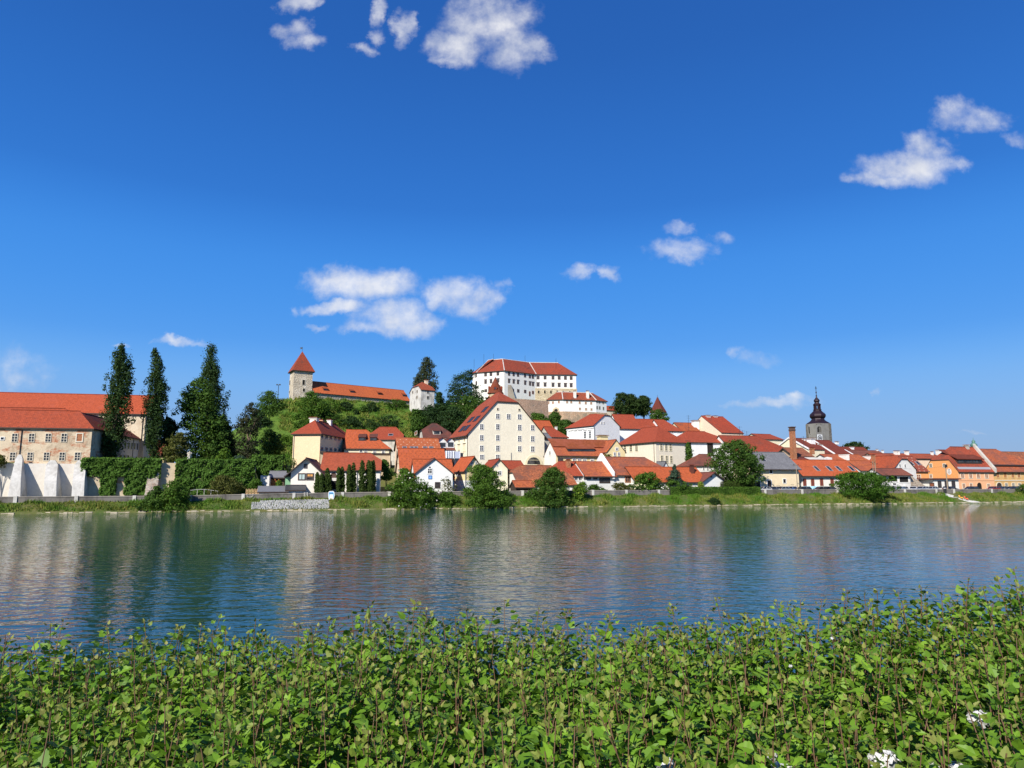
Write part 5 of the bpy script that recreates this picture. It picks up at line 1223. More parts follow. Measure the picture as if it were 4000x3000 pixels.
def crown_from(outl, Y, n_cl, per, leaf, crad, depth=1.0, jitter=.25, fill=.35, lump=.38, flat=.75):
    """outl: list of (py, xl, xr): the silhouette at distance Y, turned into a round volume"""
    o = sorted(outl); ys = np.array([q[0] for q in o], float)
    zz = np.array([zat(Y, y) for y in ys]); xl = np.array([at(q[1], q[0], Y).x for q in o]); xr = np.array([at(q[2], q[0], Y).x for q in o])
    cxs, rs = (xl + xr) / 2, (xr - xl) / 2
    zs = np.linspace(zz.min(), zz.max(), 60); order = np.argsort(zz)
    Rz = np.interp(zs, zz[order], rs[order]); Cx = np.interp(zs, zz[order], cxs[order]); w = Rz + .15; w /= w.sum()
    k = RNG.choice(60, n_cl, p=w); dz = (zs[1] - zs[0])
    a = RNG.random(n_cl) * 2 * np.pi; q = np.where(RNG.random(n_cl) < fill, np.sqrt(RNG.random(n_cl)) * .8, .78 + .3 * RNG.random(n_cl))
    cr = np.minimum(crad, Rz[k] * .6 + .12) * (.55 + .95 * RNG.random(n_cl) ** 1.5); rad = np.maximum(Rz[k] - cr * .75, .02) * q; ph = RNG.random() * 6; rad = rad * (1 + lump * np.sin(1.7 * zs[k] + 2 * a + ph) * np.sin(.8 * zs[k] - 3 * a + ph * 2))
    C = np.stack([Cx[k] + np.cos(a) * rad, Y + np.sin(a) * rad * depth, zs[k] + (RNG.random(n_cl) - .5) * dz * 2], 1)
    C[:, 2] = np.minimum(C[:, 2], zz.max() - cr * .5)
    return blob_leaves(C, cr, per, leaf, flat) + (C,)
def plant(name, label, cat, outl, Y, mat, n_cl=120, per=28, leaf=.42, crad=1.0, trunk=None, group=None, depth=1.0, fill=.35, zbase=None, flat=.75, flowers=None, bark=None, limbs=7, bare=None):
    P, N, S, C = crown_from(outl, Y, n_cl, per, leaf, crad, depth, fill=fill, flat=flat)
    low = max(outl); bx = (at(low[1], low[0], Y).x + at(low[2], low[0], Y).x) / 2
    gz = max(ground(bx, Y), hill_z(bx, Y)) if zbase is None else zbase
    r = thing(name, label, cat, (bx, Y, gz), group)
    v, f = leaf_quads(P, N, S)
    mesh_np('crown', v, f, mat, r, attrs={'rnd': RNG.random(len(f))})
    if flowers:
        fm, n, sz = flowers; i = RNG.choice(len(P), n); d = N[i] / np.linalg.norm(N[i], axis=1, keepdims=True)
        v, f = leaf_quads(P[i] + d * .15, N[i] + np.array([0, -.8, .3]), np.full(n, sz), .9); mesh_np('blossom', v, f, fm, r, attrs={'rnd': RNG.random(n)})
    top = C[:, 2].max(); tr = trunk or .16; mb = MB(); bz = gz - .4; hz = bz + (top - bz) * .8
    cxm = float(np.interp(hz, np.sort(C[:, 2]), C[np.argsort(C[:, 2]), 0])) if len(C) > 3 else bx
    mid = Vector(((bx + C[:, 0].mean()) / 2, Y, (bz + hz) / 2))
    mb.tube([(bx, Y, bz), (bx, Y, bz + .5), mid, (C[:, 0].mean() * .4 + cxm * .6, Y, hz)], [tr * 1.3, tr, tr * .75, tr * .2], 7)
    for c in C[RNG.choice(len(C), min(limbs, len(C)), replace=False)]:
        f0 = .25 + .4 * random.random(); s0 = Vector((lerp(bx, mid.x, f0 * 2), Y, lerp(bz, mid.z, min(1, f0 * 2)))); e = Vector(c)
        if e.z < s0.z: s0.z = lerp(bz, e.z, .5)
        mb.tube([s0, s0.lerp(e, .5) + Vector((0, 0, .3)), e], [tr * .45, tr * .3, tr * .1], 5)
    mb.build('trunk' if (trunk or 0) > .12 else 'stem', bark or BARK, r)
    return r

F_POP = foliage((.022, .050, .016), (.045, .085, .022), .15); F_DK = foliage((.016, .038, .012), (.032, .068, .018), .12); F_BUSH = foliage((.042, .095, .014), (.10, .19, .024), .25)
F_MID = foliage((.032, .074, .014), (.078, .15, .022), .22); F_LIGHT = foliage((.075, .150, .018), (.14, .24, .030), .3); F_PINE = foliage((.030, .040, .020), (.060, .062, .030), .08); F_BLUE = foliage((.030, .060, .040), (.06, .10, .06), .1)
F_THU = foliage((.030, .060, .012), (.060, .090, .016), .1); F_IVY = foliage((.050, .110, .016), (.085, .170, .024), .2); F_OLIVE = foliage((.07, .085, .022), (.12, .12, .03), .2); F_YEL = foliage((.16, .22, .025), (.26, .32, .04), .3)
F_SEQ = foliage((.035, .052, .026), (.070, .085, .040), .1); F_WHITE = foliage((.70, .68, .58), (.80, .78, .70), .2); F_CRM = foliage((.62, .55, .32), (.75, .70, .45), .2); F_CHEST = foliage((.018, .040, .010), (.040, .070, .016), .12)
Yt = lambda px, s: ats(px, 1800, s).y

# three poplars and the trees of the left park
plant('poplar', 'tall slender poplar standing in front of the monastery east wing', 'tree', [(1349, 464, 488), (1370, 446, 496), (1400, 438, 508), (1430, 432, 515), (1500, 424, 523), (1560, 414, 516), (1640, 408, 508), (1700, 395, 497), (1750, 390, 482), (1790, 400, 470)], Yt(440, 20), F_POP, 330, 46, .36, .85, trunk=.4, flat=1.9, group='poplars', fill=.5, zbase=9)
plant('poplar', 'narrowest poplar, beside the bare end of the church wall', 'tree', [(1368, 597, 613), (1390, 590, 624), (1420, 586, 634), (1450, 584, 642), (1500, 574, 650), (1560, 562, 652), (1640, 560, 648), (1700, 562, 640), (1750, 570, 632), (1790, 572, 625)], Yt(600, 22), F_POP, 300, 46, .35, .8, trunk=.4, flat=1.9, group='poplars', fill=.5, zbase=9)
plant('poplar', 'biggest poplar rising out of a broad leafy tree behind the ivy wall', 'tree', [(1353, 810, 834), (1376, 798, 850), (1410, 790, 858), (1440, 786, 862), (1490, 782, 868), (1560, 780, 882), (1640, 780, 890), (1720, 785, 885), (1790, 790, 870)], Yt(830, 36), F_POP, 360, 48, .38, 1.0, trunk=.45, flat=1.8, group='poplars', fill=.5, zbase=9)
plant('broad_tree', 'broad dark green deciduous tree leaning against the biggest poplar', 'tree', [(1478, 775, 800), (1510, 735, 830), (1560, 705, 850), (1620, 700, 870), (1680, 712, 900), (1740, 720, 900), (1795, 735, 890)], Yt(800, 28), F_MID, 330, 42, .5, 1.7, trunk=.4, zbase=9)
plant('park_tree', 'dark tree with thin feathery top right of the narrowest poplar', 'tree', [(1630, 650, 665), (1660, 632, 694), (1700, 622, 690), (1750, 618, 680), (1792, 640, 668)], Yt(655, 26), F_DK, 110, 32, .45, 1.2, trunk=.2, zbase=9)
plant('round_shrub', 'low rounded dark evergreen behind the bare wall section', 'shrub', [(1692, 690, 715), (1720, 655, 735), (1760, 642, 742), (1800, 645, 738)], Yt(690, 20), F_OLIVE, 150, 36, .35, .9, trunk=.14, zbase=9)
plant('park_tree', 'dark shaded tree filling the gap right of the biggest poplar', 'tree', [(1640, 870, 890), (1690, 860, 908), (1740, 850, 925), (1795, 850, 930)], Yt(880, 30), F_DK, 170, 34, .45, 1.3, trunk=.25, zbase=9)
plant('pine', 'brownish open crowned pine with a bare leaning trunk', 'tree', [(1572, 975, 990), (1600, 952, 1012), (1650, 918, 1022), (1700, 915, 1020), (1750, 925, 1010), (1793, 920, 1015)], Yt(965, 27), F_PINE, 130, 42, .38, 1.0, trunk=.32, fill=.2, zbase=9, bark=simple('pine_bark', (.20, .14, .10), .9))
plant('bushy_tree', 'bright green rounded tree at the foot of the grass slope', 'tree', [(1677, 1040, 1066), (1705, 1018, 1095), (1740, 1012, 1112), (1790, 1012, 1115)], Yt(1060, 52), F_MID, 190, 34, .42, 1.1, trunk=.25, zbase=9)
plant('park_shrub', 'small light green shrub on the ivy wall top', 'shrub', [(1752, 872, 895), (1775, 850, 905), (1800, 838, 908)], Yt(870, 17), F_LIGHT, 60, 26, .35, .6, zbase=9)
plant('park_shrub', 'blue grey low conifer on the ivy wall top', 'shrub', [(1780, 925, 950), (1792, 910, 962), (1802, 908, 962)], Yt(935, 17), F_BLUE, 40, 26, .3, .4, zbase=9)
plant('hill_tree', 'leafy tree mass on the hill shoulder left of the stone tower', 'tree', [(1528, 1040, 1062), (1550, 1015, 1095), (1590, 1000, 1128), (1630, 997, 1135), (1668, 1010, 1120)], 276, F_MID, 230, 36, .62, 1.9, trunk=.3)
plant('hill_tree', 'dark tree lower on the hill shoulder behind the pine', 'tree', [(1600, 995, 1020), (1640, 975, 1060), (1690, 985, 1070), (1720, 990, 1060)], 262, F_DK, 130, 34, .6, 1.8, trunk=.3)
plant('hill_shrub', 'big light topped bush just under the stone tower', 'shrub', [(1528, 1205, 1235), (1550, 1180, 1262), (1590, 1172, 1285), (1630, 1165, 1300), (1660, 1175, 1290)], on_hill(1232, 1645), F_BUSH, 240, 36, .6, 1.6)
for i, (x, y, w, h, tone, lab) in enumerate(((1352, 1588, 30, 18, F_DK, 'dark round bush on the slope below the long wing'), (1425, 1600, 22, 16, F_MID, 'small bush in the middle of the grass slope'), (1455, 1590, 26, 20, F_DK, 'bush under the middle of the long wing'), (1390, 1610, 14, 10, F_DK, 'smallest tuft like bush of the slope'), (1420, 1660, 90, 24, F_DK, 'wide dark thicket above the red barn roof'), (1520, 1645, 50, 24, F_DK, 'dark thicket low on the slope at its right'), (1300, 1640, 60, 20, F_MID, 'rounded thicket above the cream block roof'), (1370, 1648, 40, 22, F_DK, 'dark bush behind the two chimneys'), (1550, 1580, 50, 20, F_MID, 'flat bush below the right part of the long wing'), (1290, 1585, 44, 26, F_BUSH, 'leafy bush right of the tower bush'), (1120, 1720, 40, 20, F_LIGHT, 'pale bush on the left foot of the slope'), (1180, 1660, 36, 20, F_BUSH, 'bush in the bright left part of the slope'))):
    Yq = on_hill(x, y + h * .7)
    plant('hill_shrub', lab, 'shrub', [(y - h, x - w * .3, x + w * .3), (y - h * .3, x - w * .9, x + w * .9), (y + h * .5, x - w, x + w), (y + h, x - w * .7, x + w * .7)], Yq, tone, int(20 + w * 1.3), 26, .5, .9)
plant('sequoia', 'tall grey green sequoia behind the small white house on the hill', 'tree', [(1396, 1655, 1680), (1420, 1640, 1695), (1450, 1635, 1702), (1490, 1620, 1712), (1530, 1612, 1714), (1560, 1625, 1705)], 305, F_SEQ, 260, 36, .55, 1.5, trunk=.5)
plant('cedar', 'lower wing of dark foliage left of the sequoia', 'tree', [(1462, 1628, 1645), (1490, 1614, 1660), (1525, 1612, 1655)], 300, F_SEQ, 80, 30, .5, 1.1, trunk=.3)
plant('hill_tree', 'dark tree right behind the small white house', 'tree', [(1532, 1705, 1725), (1555, 1698, 1742), (1600, 1690, 1750), (1640, 1690, 1750)], 272, F_DK, 130, 34, .6, 1.6, trunk=.3)
plant('lime_tree', 'large loose limbed tree in front of the left castle wing', 'tree', [(1444, 1835, 1850), (1462, 1775, 1852), (1490, 1762, 1850), (1520, 1755, 1875), (1550, 1745, 1892), (1575, 1750, 1897), (1610, 1770, 1890)], 290, F_DK, 300, 36, .55, 1.6, trunk=.45, fill=.25)
plant('hill_tree', 'bushy tree under the large loose limbed tree', 'tree', [(1545, 1800, 1840), (1570, 1780, 1890), (1610, 1770, 1900), (1640, 1780, 1890)], 280, F_MID, 170, 34, .55, 1.6, trunk=.3, flowers=(F_CRM, 60, .7))
for i, (o_, Yq, tone, lab) in enumerate((([(1585, 1660, 1700), (1620, 1635, 1740), (1670, 1640, 1760), (1700, 1655, 1750)], 255, F_DK, 'dark tree mass below the small white house'), ([(1590, 1750, 1790), (1630, 1720, 1830), (1680, 1720, 1840), (1710, 1730, 1800)], 250, F_DK, 'dark tree mass left of the granary roof'), ([(1600, 1850, 1880), (1640, 1810, 1900), (1680, 1790, 1870), (1710, 1780, 1830)], 245, F_MID, 'leafy mass touching the granary roof edge'), ([(1600, 1610, 1640), (1640, 1600, 1670), (1680, 1600, 1680)], 245, F_MID, 'green mass above the old farmhouse roof'))):
    plant('slope_tree', lab, 'tree', o_, Yq, tone, 200, 34, .58, 1.8, trunk=.3)
for i, (o_, Yq, lab) in enumerate((([(1620, 2160, 2185), (1640, 2130, 2200), (1670, 2120, 2215), (1705, 2130, 2215)], 270, 'bush mass under the curtain wall'), ([(1608, 2155, 2180), (1630, 2140, 2190), (1660, 2140, 2190)], 280, 'bush in front of the gatehouse portal'), ([(1640, 2195, 2225), (1660, 2180, 2240), (1700, 2180, 2235)], 262, 'bush right of the granary below the plinth'), ([(1615, 2070, 2110), (1640, 2070, 2150), (1660, 2085, 2150)], 275, 'light bush on the slope beside the granary roof'))):
    plant('slope_shrub', lab, 'shrub', o_, Yq, F_BUSH if i == 3 else F_MID, 110, 32, .55, 1.3)
for i, (o_, lab) in enumerate((([(1536, 2410, 2435), (1555, 2396, 2470), (1590, 2393, 2478), (1618, 2400, 2475)], 'left and largest of the three round chestnut crowns'), ([(1541, 2450, 2475), (1565, 2440, 2500), (1600, 2440, 2510), (1620, 2450, 2500)], 'middle chestnut crown, between the two others'), ([(1547, 2500, 2525), (1565, 2488, 2542), (1600, 2485, 2542), (1622, 2495, 2535)], 'right chestnut crown next to the corner tower'))):
    plant('chestnut', lab, 'tree', o_, 326 + i * 3, F_CHEST, 240, 36, .6, 1.5, trunk=.4, group='chestnuts on the castle hill', flowers=(F_OLIVE, 60, .6))
plant('hill_tree', 'green tree in front of the corner tower foot', 'tree', [(1600, 2560, 2580), (1615, 2535, 2605), (1640, 2530, 2612), (1665, 2535, 2612)], 325, F_MID, 130, 32, .6, 1.4, trunk=.25)
plant('distant_tree', 'dark tree on the skyline right of the church tower', 'tree', [(1726, 3330, 3350), (1738, 3300, 3375), (1752, 3285, 3386), (1770, 3280, 3386)], 330, F_DK, 170, 30, .6, 1.5, trunk=.3)
# ---- river side trees and shrubs
plant('round_tree', 'large round walnut like tree in front of the grey roofed house', 'tree', [(1720, 2860, 2900), (1745, 2800, 2930), (1790, 2778, 2962), (1830, 2790, 2976), (1870, 2805, 2972), (1895, 2830, 2940)], Yt(2880, 11), F_MID, 480, 40, .40, 1.2, trunk=.35, fill=.3)
plant('garden_tree', 'tree filling the gap between the corner house and the blank white wall panel', 'tree', [(1728, 2680, 2690), (1760, 2675, 2705), (1800, 2676, 2712), (1828, 2680, 2712)], Yt(2690, 38), F_MID, 90, 32, .45, .9, trunk=.2)
plant('spruce', 'dark pointed spruce in front of the bungalow', 'tree', [(1815, 2632, 2637), (1835, 2622, 2648), (1860, 2612, 2662), (1885, 2603, 2678), (1905, 2598, 2690)], Yt(2640, 9), F_BLUE, 190, 34, .30, .6, trunk=.2)
plant('fruit_tree', 'small fruit tree right of the low white house', 'tree', [(1795, 1490, 1505), (1820, 1485, 1525), (1845, 1487, 1535), (1870, 1488, 1532)], Yt(1505, 17), F_MID, 90, 30, .36, .7, trunk=.13)
plant('blossom_tree', 'small tree with cream blossom in front of the yellow range', 'tree', [(1776, 2365, 2385), (1790, 2340, 2398), (1806, 2330, 2402), (1820, 2335, 2402)], Yt(2365, 27), F_OLIVE, 70, 28, .36, .7, trunk=.12, flowers=(F_CRM, 130, .5))
plant('garden_tree', 'leafy round tree beside the firewall house', 'tree', [(1845, 2520, 2560), (1862, 2485, 2575), (1885, 2470, 2580), (1908, 2475, 2570)], Yt(2525, 8.5), F_BUSH, 130, 32, .36, .8, trunk=.15)
for o_, lab, fl, tone in (([(1893, 2300, 2330), (1905, 2296, 2360), (1918, 2296, 2372)], 'clipped dark garden hedge block behind the wall', None, F_MID), ([(1886, 2405, 2440), (1900, 2390, 2465), (1916, 2388, 2470)], 'brownish leaved shrub at the white gable corner', None, F_OLIVE), ([(1892, 2450, 2500), (1904, 2440, 2530), (1916, 2440, 2540)], 'rose bush full of pale blossom behind the wall', (F_CRM, 110, .4), F_MID), ([(1894, 2550, 2590), (1906, 2540, 2610), (1918, 2540, 2615)], 'white flowering shrub left of the spruce', (F_WHITE, 90, .4), F_MID), ([(1875, 2605, 2640), (1895, 2590, 2700), (1908, 2590, 2705)], 'low garden shrub at the spruce foot', None, F_BUSH)):
    c_ = (o_[-1][1] + o_[-1][2]) / 2
    plant('garden_shrub', lab, 'shrub', o_, Yt(c_, 8), tone, 70, 28, .28, .5, flowers=fl)
plant('pale_shrub', 'pale round variegated bush in front of the brown gabled bungalow', 'shrub', [(1882, 2730, 2742), (1892, 2724, 2750), (1904, 2726, 2748)], Yt(2738, 8.5), F_YEL, 40, 26, .25, .4)
plant('river_shrub', 'big dark bank shrub topped with white blossom, left of the white gable', 'shrub', [(1832, 1560, 1590), (1860, 1545, 1625), (1900, 1530, 1690), (1940, 1524, 1707), (1985, 1530, 1700)], Yt(1615, 3.2), F_BUSH, 420, 36, .32, .9, trunk=.1, flowers=(F_WHITE, 110, .35))
plant('blossom_shrub', 'thin white flowering shrub in front of the white gable', 'shrub', [(1858, 1745, 1760), (1880, 1722, 1778), (1910, 1718, 1785), (1930, 1725, 1780)], Yt(1750, 7.5), F_OLIVE, 45, 18, .26, .5, trunk=.08, flowers=(F_WHITE, 170, .3))
plant('river_shrub', 'lower bank shrub between the two big ones', 'shrub', [(1922, 1720, 1760), (1945, 1705, 1800), (1985, 1700, 1805)], Yt(1755, 3), F_BUSH, 180, 34, .30, .7)
plant('river_tree', 'tallest bank tree, in front of the cream gable house', 'tree', [(1815, 1868, 1885), (1830, 1835, 1920), (1870, 1830, 1960), (1920, 1815, 1985), (1960, 1800, 2002), (1987, 1810, 1995)], Yt(1905, 3), F_BUSH, 520, 38, .33, 1.0, trunk=.16)
plant('river_tree', 'bank tree before the mottled old tile roof with paler willow like left half', 'tree', [(1826, 2150, 2180), (1845, 2120, 2200), (1890, 2095, 2215), (1930, 2070, 2225), (1985, 2050, 2225)], Yt(2145, 3), F_MID, 480, 38, .33, 1.0, trunk=.16, flowers=(F_OLIVE, 300, .35))
plant('river_shrub', 'yellowish bright shrub at the right foot of the bank trees', 'shrub', [(1884, 2265, 2290), (1910, 2230, 2300), (1950, 2225, 2290), (1982, 2230, 2285)], Yt(2260, 3.2), F_LIGHT, 170, 32, .30, .7, flowers=(F_YEL, 160, .35))
plant('river_shrub', 'small dark bush at the waterline before the clipped hedges', 'shrub', [(1945, 2775, 2800), (1960, 2760, 2815), (1977, 2758, 2818)], Yt(2788, 1.4), F_DK, 70, 28, .28, .5)
plant('river_shrub', 'wide bright rounded bush hiding the wall and the porch', 'shrub', [(1846, 3300, 3420), (1865, 3268, 3455), (1895, 3265, 3478), (1925, 3272, 3470), (1946, 3290, 3440)], Yt(3370, 4.2), foliage((.038, .10, .012), (.075, .16, .018), .25), 480, 38, .34, 1.0, trunk=.1)
plant('river_shrub', 'bush cut by the right picture edge', 'shrub', [(1893, 3985, 4030), (1910, 3978, 4060), (1940, 3985, 4070)], Yt(4000, 4), F_BUSH, 110, 32, .32, .8)
plant('river_shrub', 'left bank shrub below the bare plaster wall', 'shrub', [(1880, 665, 700), (1905, 640, 730), (1945, 610, 745), (2004, 590, 755)], Yt(680, 2.8), F_BUSH, 300, 34, .30, .8, flowers=(F_OLIVE, 120, .3))
plant('river_shrub', 'leftmost bank shrub hanging over the water', 'shrub', [(1900, 600, 620), (1930, 580, 640), (1970, 540, 650), (2005, 530, 640)], Yt(595, 2.2), F_MID, 190, 32, .28, .7)
plant('wall_shrub', 'olive green shrub growing against the ivy wall', 'shrub', [(1858, 850, 900), (1880, 825, 930), (1910, 815, 945), (1932, 820, 945)], Yt(880, 11), F_OLIVE, 170, 34, .30, .8)
plant('wall_shrub', 'green bush left of the firewood shed', 'shrub', [(1872, 990, 1015), (1888, 978, 1030), (1906, 975, 1035)], Yt(1005, 12), F_BUSH, 80, 28, .28, .6)
plant('wall_shrub', 'small yellow green bush in front of the firewood', 'shrub', [(1876, 1085, 1095), (1888, 1076, 1100), (1905, 1074, 1102)], Yt(1088, 12), F_LIGHT, 45, 26, .24, .45)
plant('garden_tree', 'bush poking in at the left edge beside the first buttress', 'shrub', [(1778, -40, 5), (1795, -60, 22), (1815, -50, 20)], Yt(-10, 14), F_OLIVE, 60, 28, .35, .8, trunk=.12)
for i, (xl, xr, yt, lab) in enumerate(((1228, 1252, 1845, 'leftmost clipped thuja column'), (1246, 1267, 1850, 'second thuja from the left, half behind the first'), (1263, 1296, 1829, 'thuja standing alone left of the white arcade stair'), (1314, 1333, 1824, 'left twin of the thuja pair before the arcade'), (1327, 1347, 1823, 'right twin of the thuja pair before the arcade'), (1353, 1376, 1815, 'thuja left of the downpipe, shorter of its pair'), (1370, 1392, 1808, 'thuja left of the downpipe, taller of its pair'), (1401, 1429, 1799, 'broadest and tallest single thuja column'), (1427, 1452, 1798, 'left one of the last three joined thujas'), (1440, 1459, 1801, 'middle one of the last three joined thujas'), (1450, 1468, 1799, 'rightmost thuja column next to the white end wall'))):
    c_ = (xl + xr) / 2; w = (xr - xl) / 2
    plant('thuja', lab, 'tree', [(yt, c_ - 2, c_ + 2), (yt + 12, c_ - w * .55, c_ + w * .55), (yt + 40, c_ - w * .9, c_ + w * .9), (1890, c_ - w, c_ + w), (1926, c_ - w * .9, c_ + w * .9)], Yt(c_, 8.2 - (i % 2) * .4), F_THU, 200, 34, .24, .34, trunk=.1, group='thuja columns at the low white house', fill=.1)

# ---- ivy and clipped hedges
def slab_leaves(A, B, z0, z1, nout, thick, n, leaf, bump_=.4, holes=0.):
    """leaves over the face A-B between heights, standing out along nout"""
    A, B = np.array(A)[:2], np.array(B)[:2]; f = RNG.random(n); z = z0 + (z1 - z0) * RNG.random(n)
    L = np.linalg.norm(B - A); x = f * L
    bmp = np.sin(x * 1.3 + z * .9) * np.sin(z * 1.7 - x * .6) * .5 + np.sin(x * 3.1 + 1) * np.sin(z * 3.7) * .3
    keep = RNG.random(n) > holes * (bmp < -.25)
    P = np.stack([A[0] + (B[0] - A[0]) * f, A[1] + (B[1] - A[1]) * f, z], 1); no = np.array([nout.x, nout.y, 0.])
    P += no * (thick * .5 + bmp * bump_ + RNG.normal(size=n) * thick * .2)[:, None]
    N = no + RNG.normal(size=(n, 3)) * .5 + np.array([0, 0, .5])
    return P[keep], N[keep], (leaf * (.6 + .8 * RNG.random(n)))[keep]
def ivy_wall(label, x0, x1, yt, s, zb, thick, n, parts, mat=None):
    a, c = ats(x0, yt, s), ats(x1, yt, s); zt = (a.z + c.z) / 2
    r = thing('ivy_wall', label, 'wall', ((a.x + c.x) / 2, (a.y + c.y) / 2, zb))
    mb = MB(); mb.box(Vector((a.x, a.y, zb - .5)), Vector((c.x - a.x, c.y - a.y, 0)), BN * 1.2, Vector((0, 0, zt - zb + .5))); mb.build('wall_face', mat or BEIGE, r)
    PP, NN, SS = [], [], []
    for (f0, f1, g0, g1, k, ho) in parts:
        A = a.lerp(c, f0); B = a.lerp(c, f1); q = slab_leaves(A, B, lerp(zb, zt, g0), lerp(zb, zt, g1) + .3, -BN, thick, int(n * k), .42, .6, ho); PP.append(q[0]); NN.append(q[1]); SS.append(q[2])
    # top fringe
    m = int(n * .25); f = RNG.random(m); tp = np.stack([a.x + (c.x - a.x) * f, a.y + (c.y - a.y) * f, np.full(m, zt + .1)], 1) + np.outer(RNG.random(m) * 1.2, [BN.x, BN.y, 0]) + RNG.normal(size=(m, 3)) * .2
    PP.append(tp); NN.append(RNG.normal(size=(m, 3)) * .5 + [0, 0, 1]); SS.append(.4 * (.6 + .8 * RNG.random(m)))
    v, f = leaf_quads(np.concatenate(PP), np.concatenate(NN), np.concatenate(SS)); mesh_np('ivy', v, f, F_IVY, r, attrs={'rnd': RNG.random(len(f))}); return r
ivy_wall('stone wall hung with a thick curtain of ivy right of the white buttresses', 322, 632, 1797, 14.5, 2.6, .9, 6000, ((0, 1, .80, 1, .7, 0), (0, .95, .55, .84, .5, .45), (.25, .45, .04, .62, .32, .2), (.55, .84, .04, .62, .42, .2), (.86, 1, .5, .8, .12, .3)), MONA)
ivy_wall('long wall completely covered in ivy below the park trees', 690, 1000, 1801, 14.5, 2.4, .9, 10500, ((0, 1, 0, 1, 1, .45),))
ivy_wall('higher ivy covered bastion corner beside the firewood shed', 985, 1105, 1785, 23, 4.0, .9, 4500, ((0, 1, .05, 1, 1, .1),))
a, c = ats(628, 1808, 14.8), ats(694, 1808, 14.8)
mb = MB(); mb.box(Vector((a.x, a.y, 1.8)), Vector((c.x - a.x, c.y - a.y, 0)), BN * 1.2, Vector((0, 0, a.z - 1.8)))
tag(mb.build('bare_wall', plaster((.60, .49, .34), .35, (.26, .22, .17)), None, a + Vector((0, 0, -5))), 'bare ochre plastered wall section between the two ivy walls', 'wall')
T0 = ats(608, 1832, 14.4); B0 = ats(590, 1930, 12.2); c0 = Vector((T0.x, T0.y, 0)); cb = Vector((B0.x, B0.y, 0)); mb = MB()
mb.rings([[cb - BD * 1.2 + Vector((0, 0, 1.9)), cb + BD * 1.0 + Vector((0, 0, 1.9)), c0 + BD * 1.4 + BN + Vector((0, 0, 1.9)), c0 - BD * 1.6 + BN + Vector((0, 0, 1.9))], [c0 - BD * 1.3 + Vector((0, 0, T0.z - 1.2)), c0 + BD * .7 + Vector((0, 0, T0.z)), c0 + BD * .7 + BN + Vector((0, 0, T0.z + .2)), c0 - BD * 1.3 + BN + Vector((0, 0, T0.z - 1))]])
tag(mb.build('stone_buttress', rubble((.40, .36, .31), (.30, .22, .17), 1.6, (.45, .40, .33)), None, cb + Vector((0, 0, 2))), 'grey rubble stone buttress at the end of the ivy curtain', 'buttress')
def clipped(label, x0, x1, y0, s, depth, n, mat, zb=None):
    a, c = ats(x0, y0, s), ats(x1, y0, s); zt = (a.z + c.z) / 2; zb = ground(a.x, a.y) if zb is None else zb
    r = thing('clipped_hedge', label, 'hedge', ((a.x + c.x) / 2, (a.y + c.y) / 2, zb)); q = slab_leaves(a, c, zb, zt, -BN, .4, n, .26, .12)
    m = n // 2; f = RNG.random(m); d = RNG.random(m) * depth; P = np.stack([a.x + (c.x - a.x) * f + BN.x * d, a.y + (c.y - a.y) * f + BN.y * d, np.full(m, zt) + RNG.normal(size=m) * .08], 1)
    P = np.concatenate([q[0], P]); N = np.concatenate([q[1], RNG.normal(size=(m, 3)) * .4 + [0, 0, 1]]); S = np.concatenate([q[2], .26 * (.6 + .8 * RNG.random(m))])
    v, f = leaf_quads(P, N, S); mesh_np('foliage', v, f, mat, r, attrs={'rnd': RNG.random(len(f))})
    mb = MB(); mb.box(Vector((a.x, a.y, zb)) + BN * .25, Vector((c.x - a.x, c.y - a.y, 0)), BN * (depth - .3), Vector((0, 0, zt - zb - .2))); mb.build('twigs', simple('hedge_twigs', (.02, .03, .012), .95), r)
clipped('long low clipped hedge running along the bank instead of the wall', 2618, 2968, 1904, 5.6, 1.4, 7000, F_BUSH, 1.6)
clipped('taller olive clipped hedge block behind the long one', 2826, 2952, 1884, 8.6, 1.4, 3200, F_THU)

# ------------------------------------------------------------------ bank grass, stones, wall
def mat_grass():
    m, t, b = newmat('bank_grass'); r = t.n('ShaderNodeAttribute', attribute_name='rnd').outputs['Fac']
    n1 = t.noise(objco(t), .16, 4, .6)
    col = t.mix(t.rng(n1, .38, .56), (.10, .235, .018), (.29, .27, .06)); col = t.mix(r, (.075, .17, .015), col)
    t.L.new(col, b.inputs['Base Color']); b.inputs['Roughness'].default_value = .6; b.inputs['Specular IOR Level'].default_value = .2
    tr = t.n('ShaderNodeBsdfTranslucent'); t.L.new(col, tr.inputs['Color']); mx = t.n('ShaderNodeMixShader'); mx.inputs[0].default_value = .3
    t.L.new(b.outputs[0], mx.inputs[1]); t.L.new(tr.outputs[0], mx.inputs[2]); t.L.new(mx.outputs[0], t.N['Material Output'].inputs['Surface']); return m
def blades(name, label, pts, h, w, mat, org):
    n = len(pts); P = np.array(pts); a = RNG.random(n) * 2 * np.pi; hh = h * (.5 + .9 * RNG.random(n)) * (1 + .8 * np.clip(np.sin(P[:, 0] * .9 + P[:, 1] * .4) * np.sin(P[:, 0] * .37 - P[:, 1] * .8) * 2, -.6, 1.0)); ln = RNG.normal(size=(n, 2)) * .35 * hh[:, None]
    dx = np.stack([np.cos(a), np.sin(a), np.zeros(n)], 1) * (w / 2); tip = P + np.stack([ln[:, 0], ln[:, 1], hh], 1)
    v = np.stack([P - dx, P + dx, tip], 1).reshape(-1, 3); f = np.arange(n * 3).reshape(n, 3)
    return tag(mesh_np(name, v, f, mat, None, org, {'rnd': RNG.random(n)}), label, 'grass', None, 'stuff')
pts = []
tA, tB = -25, 262
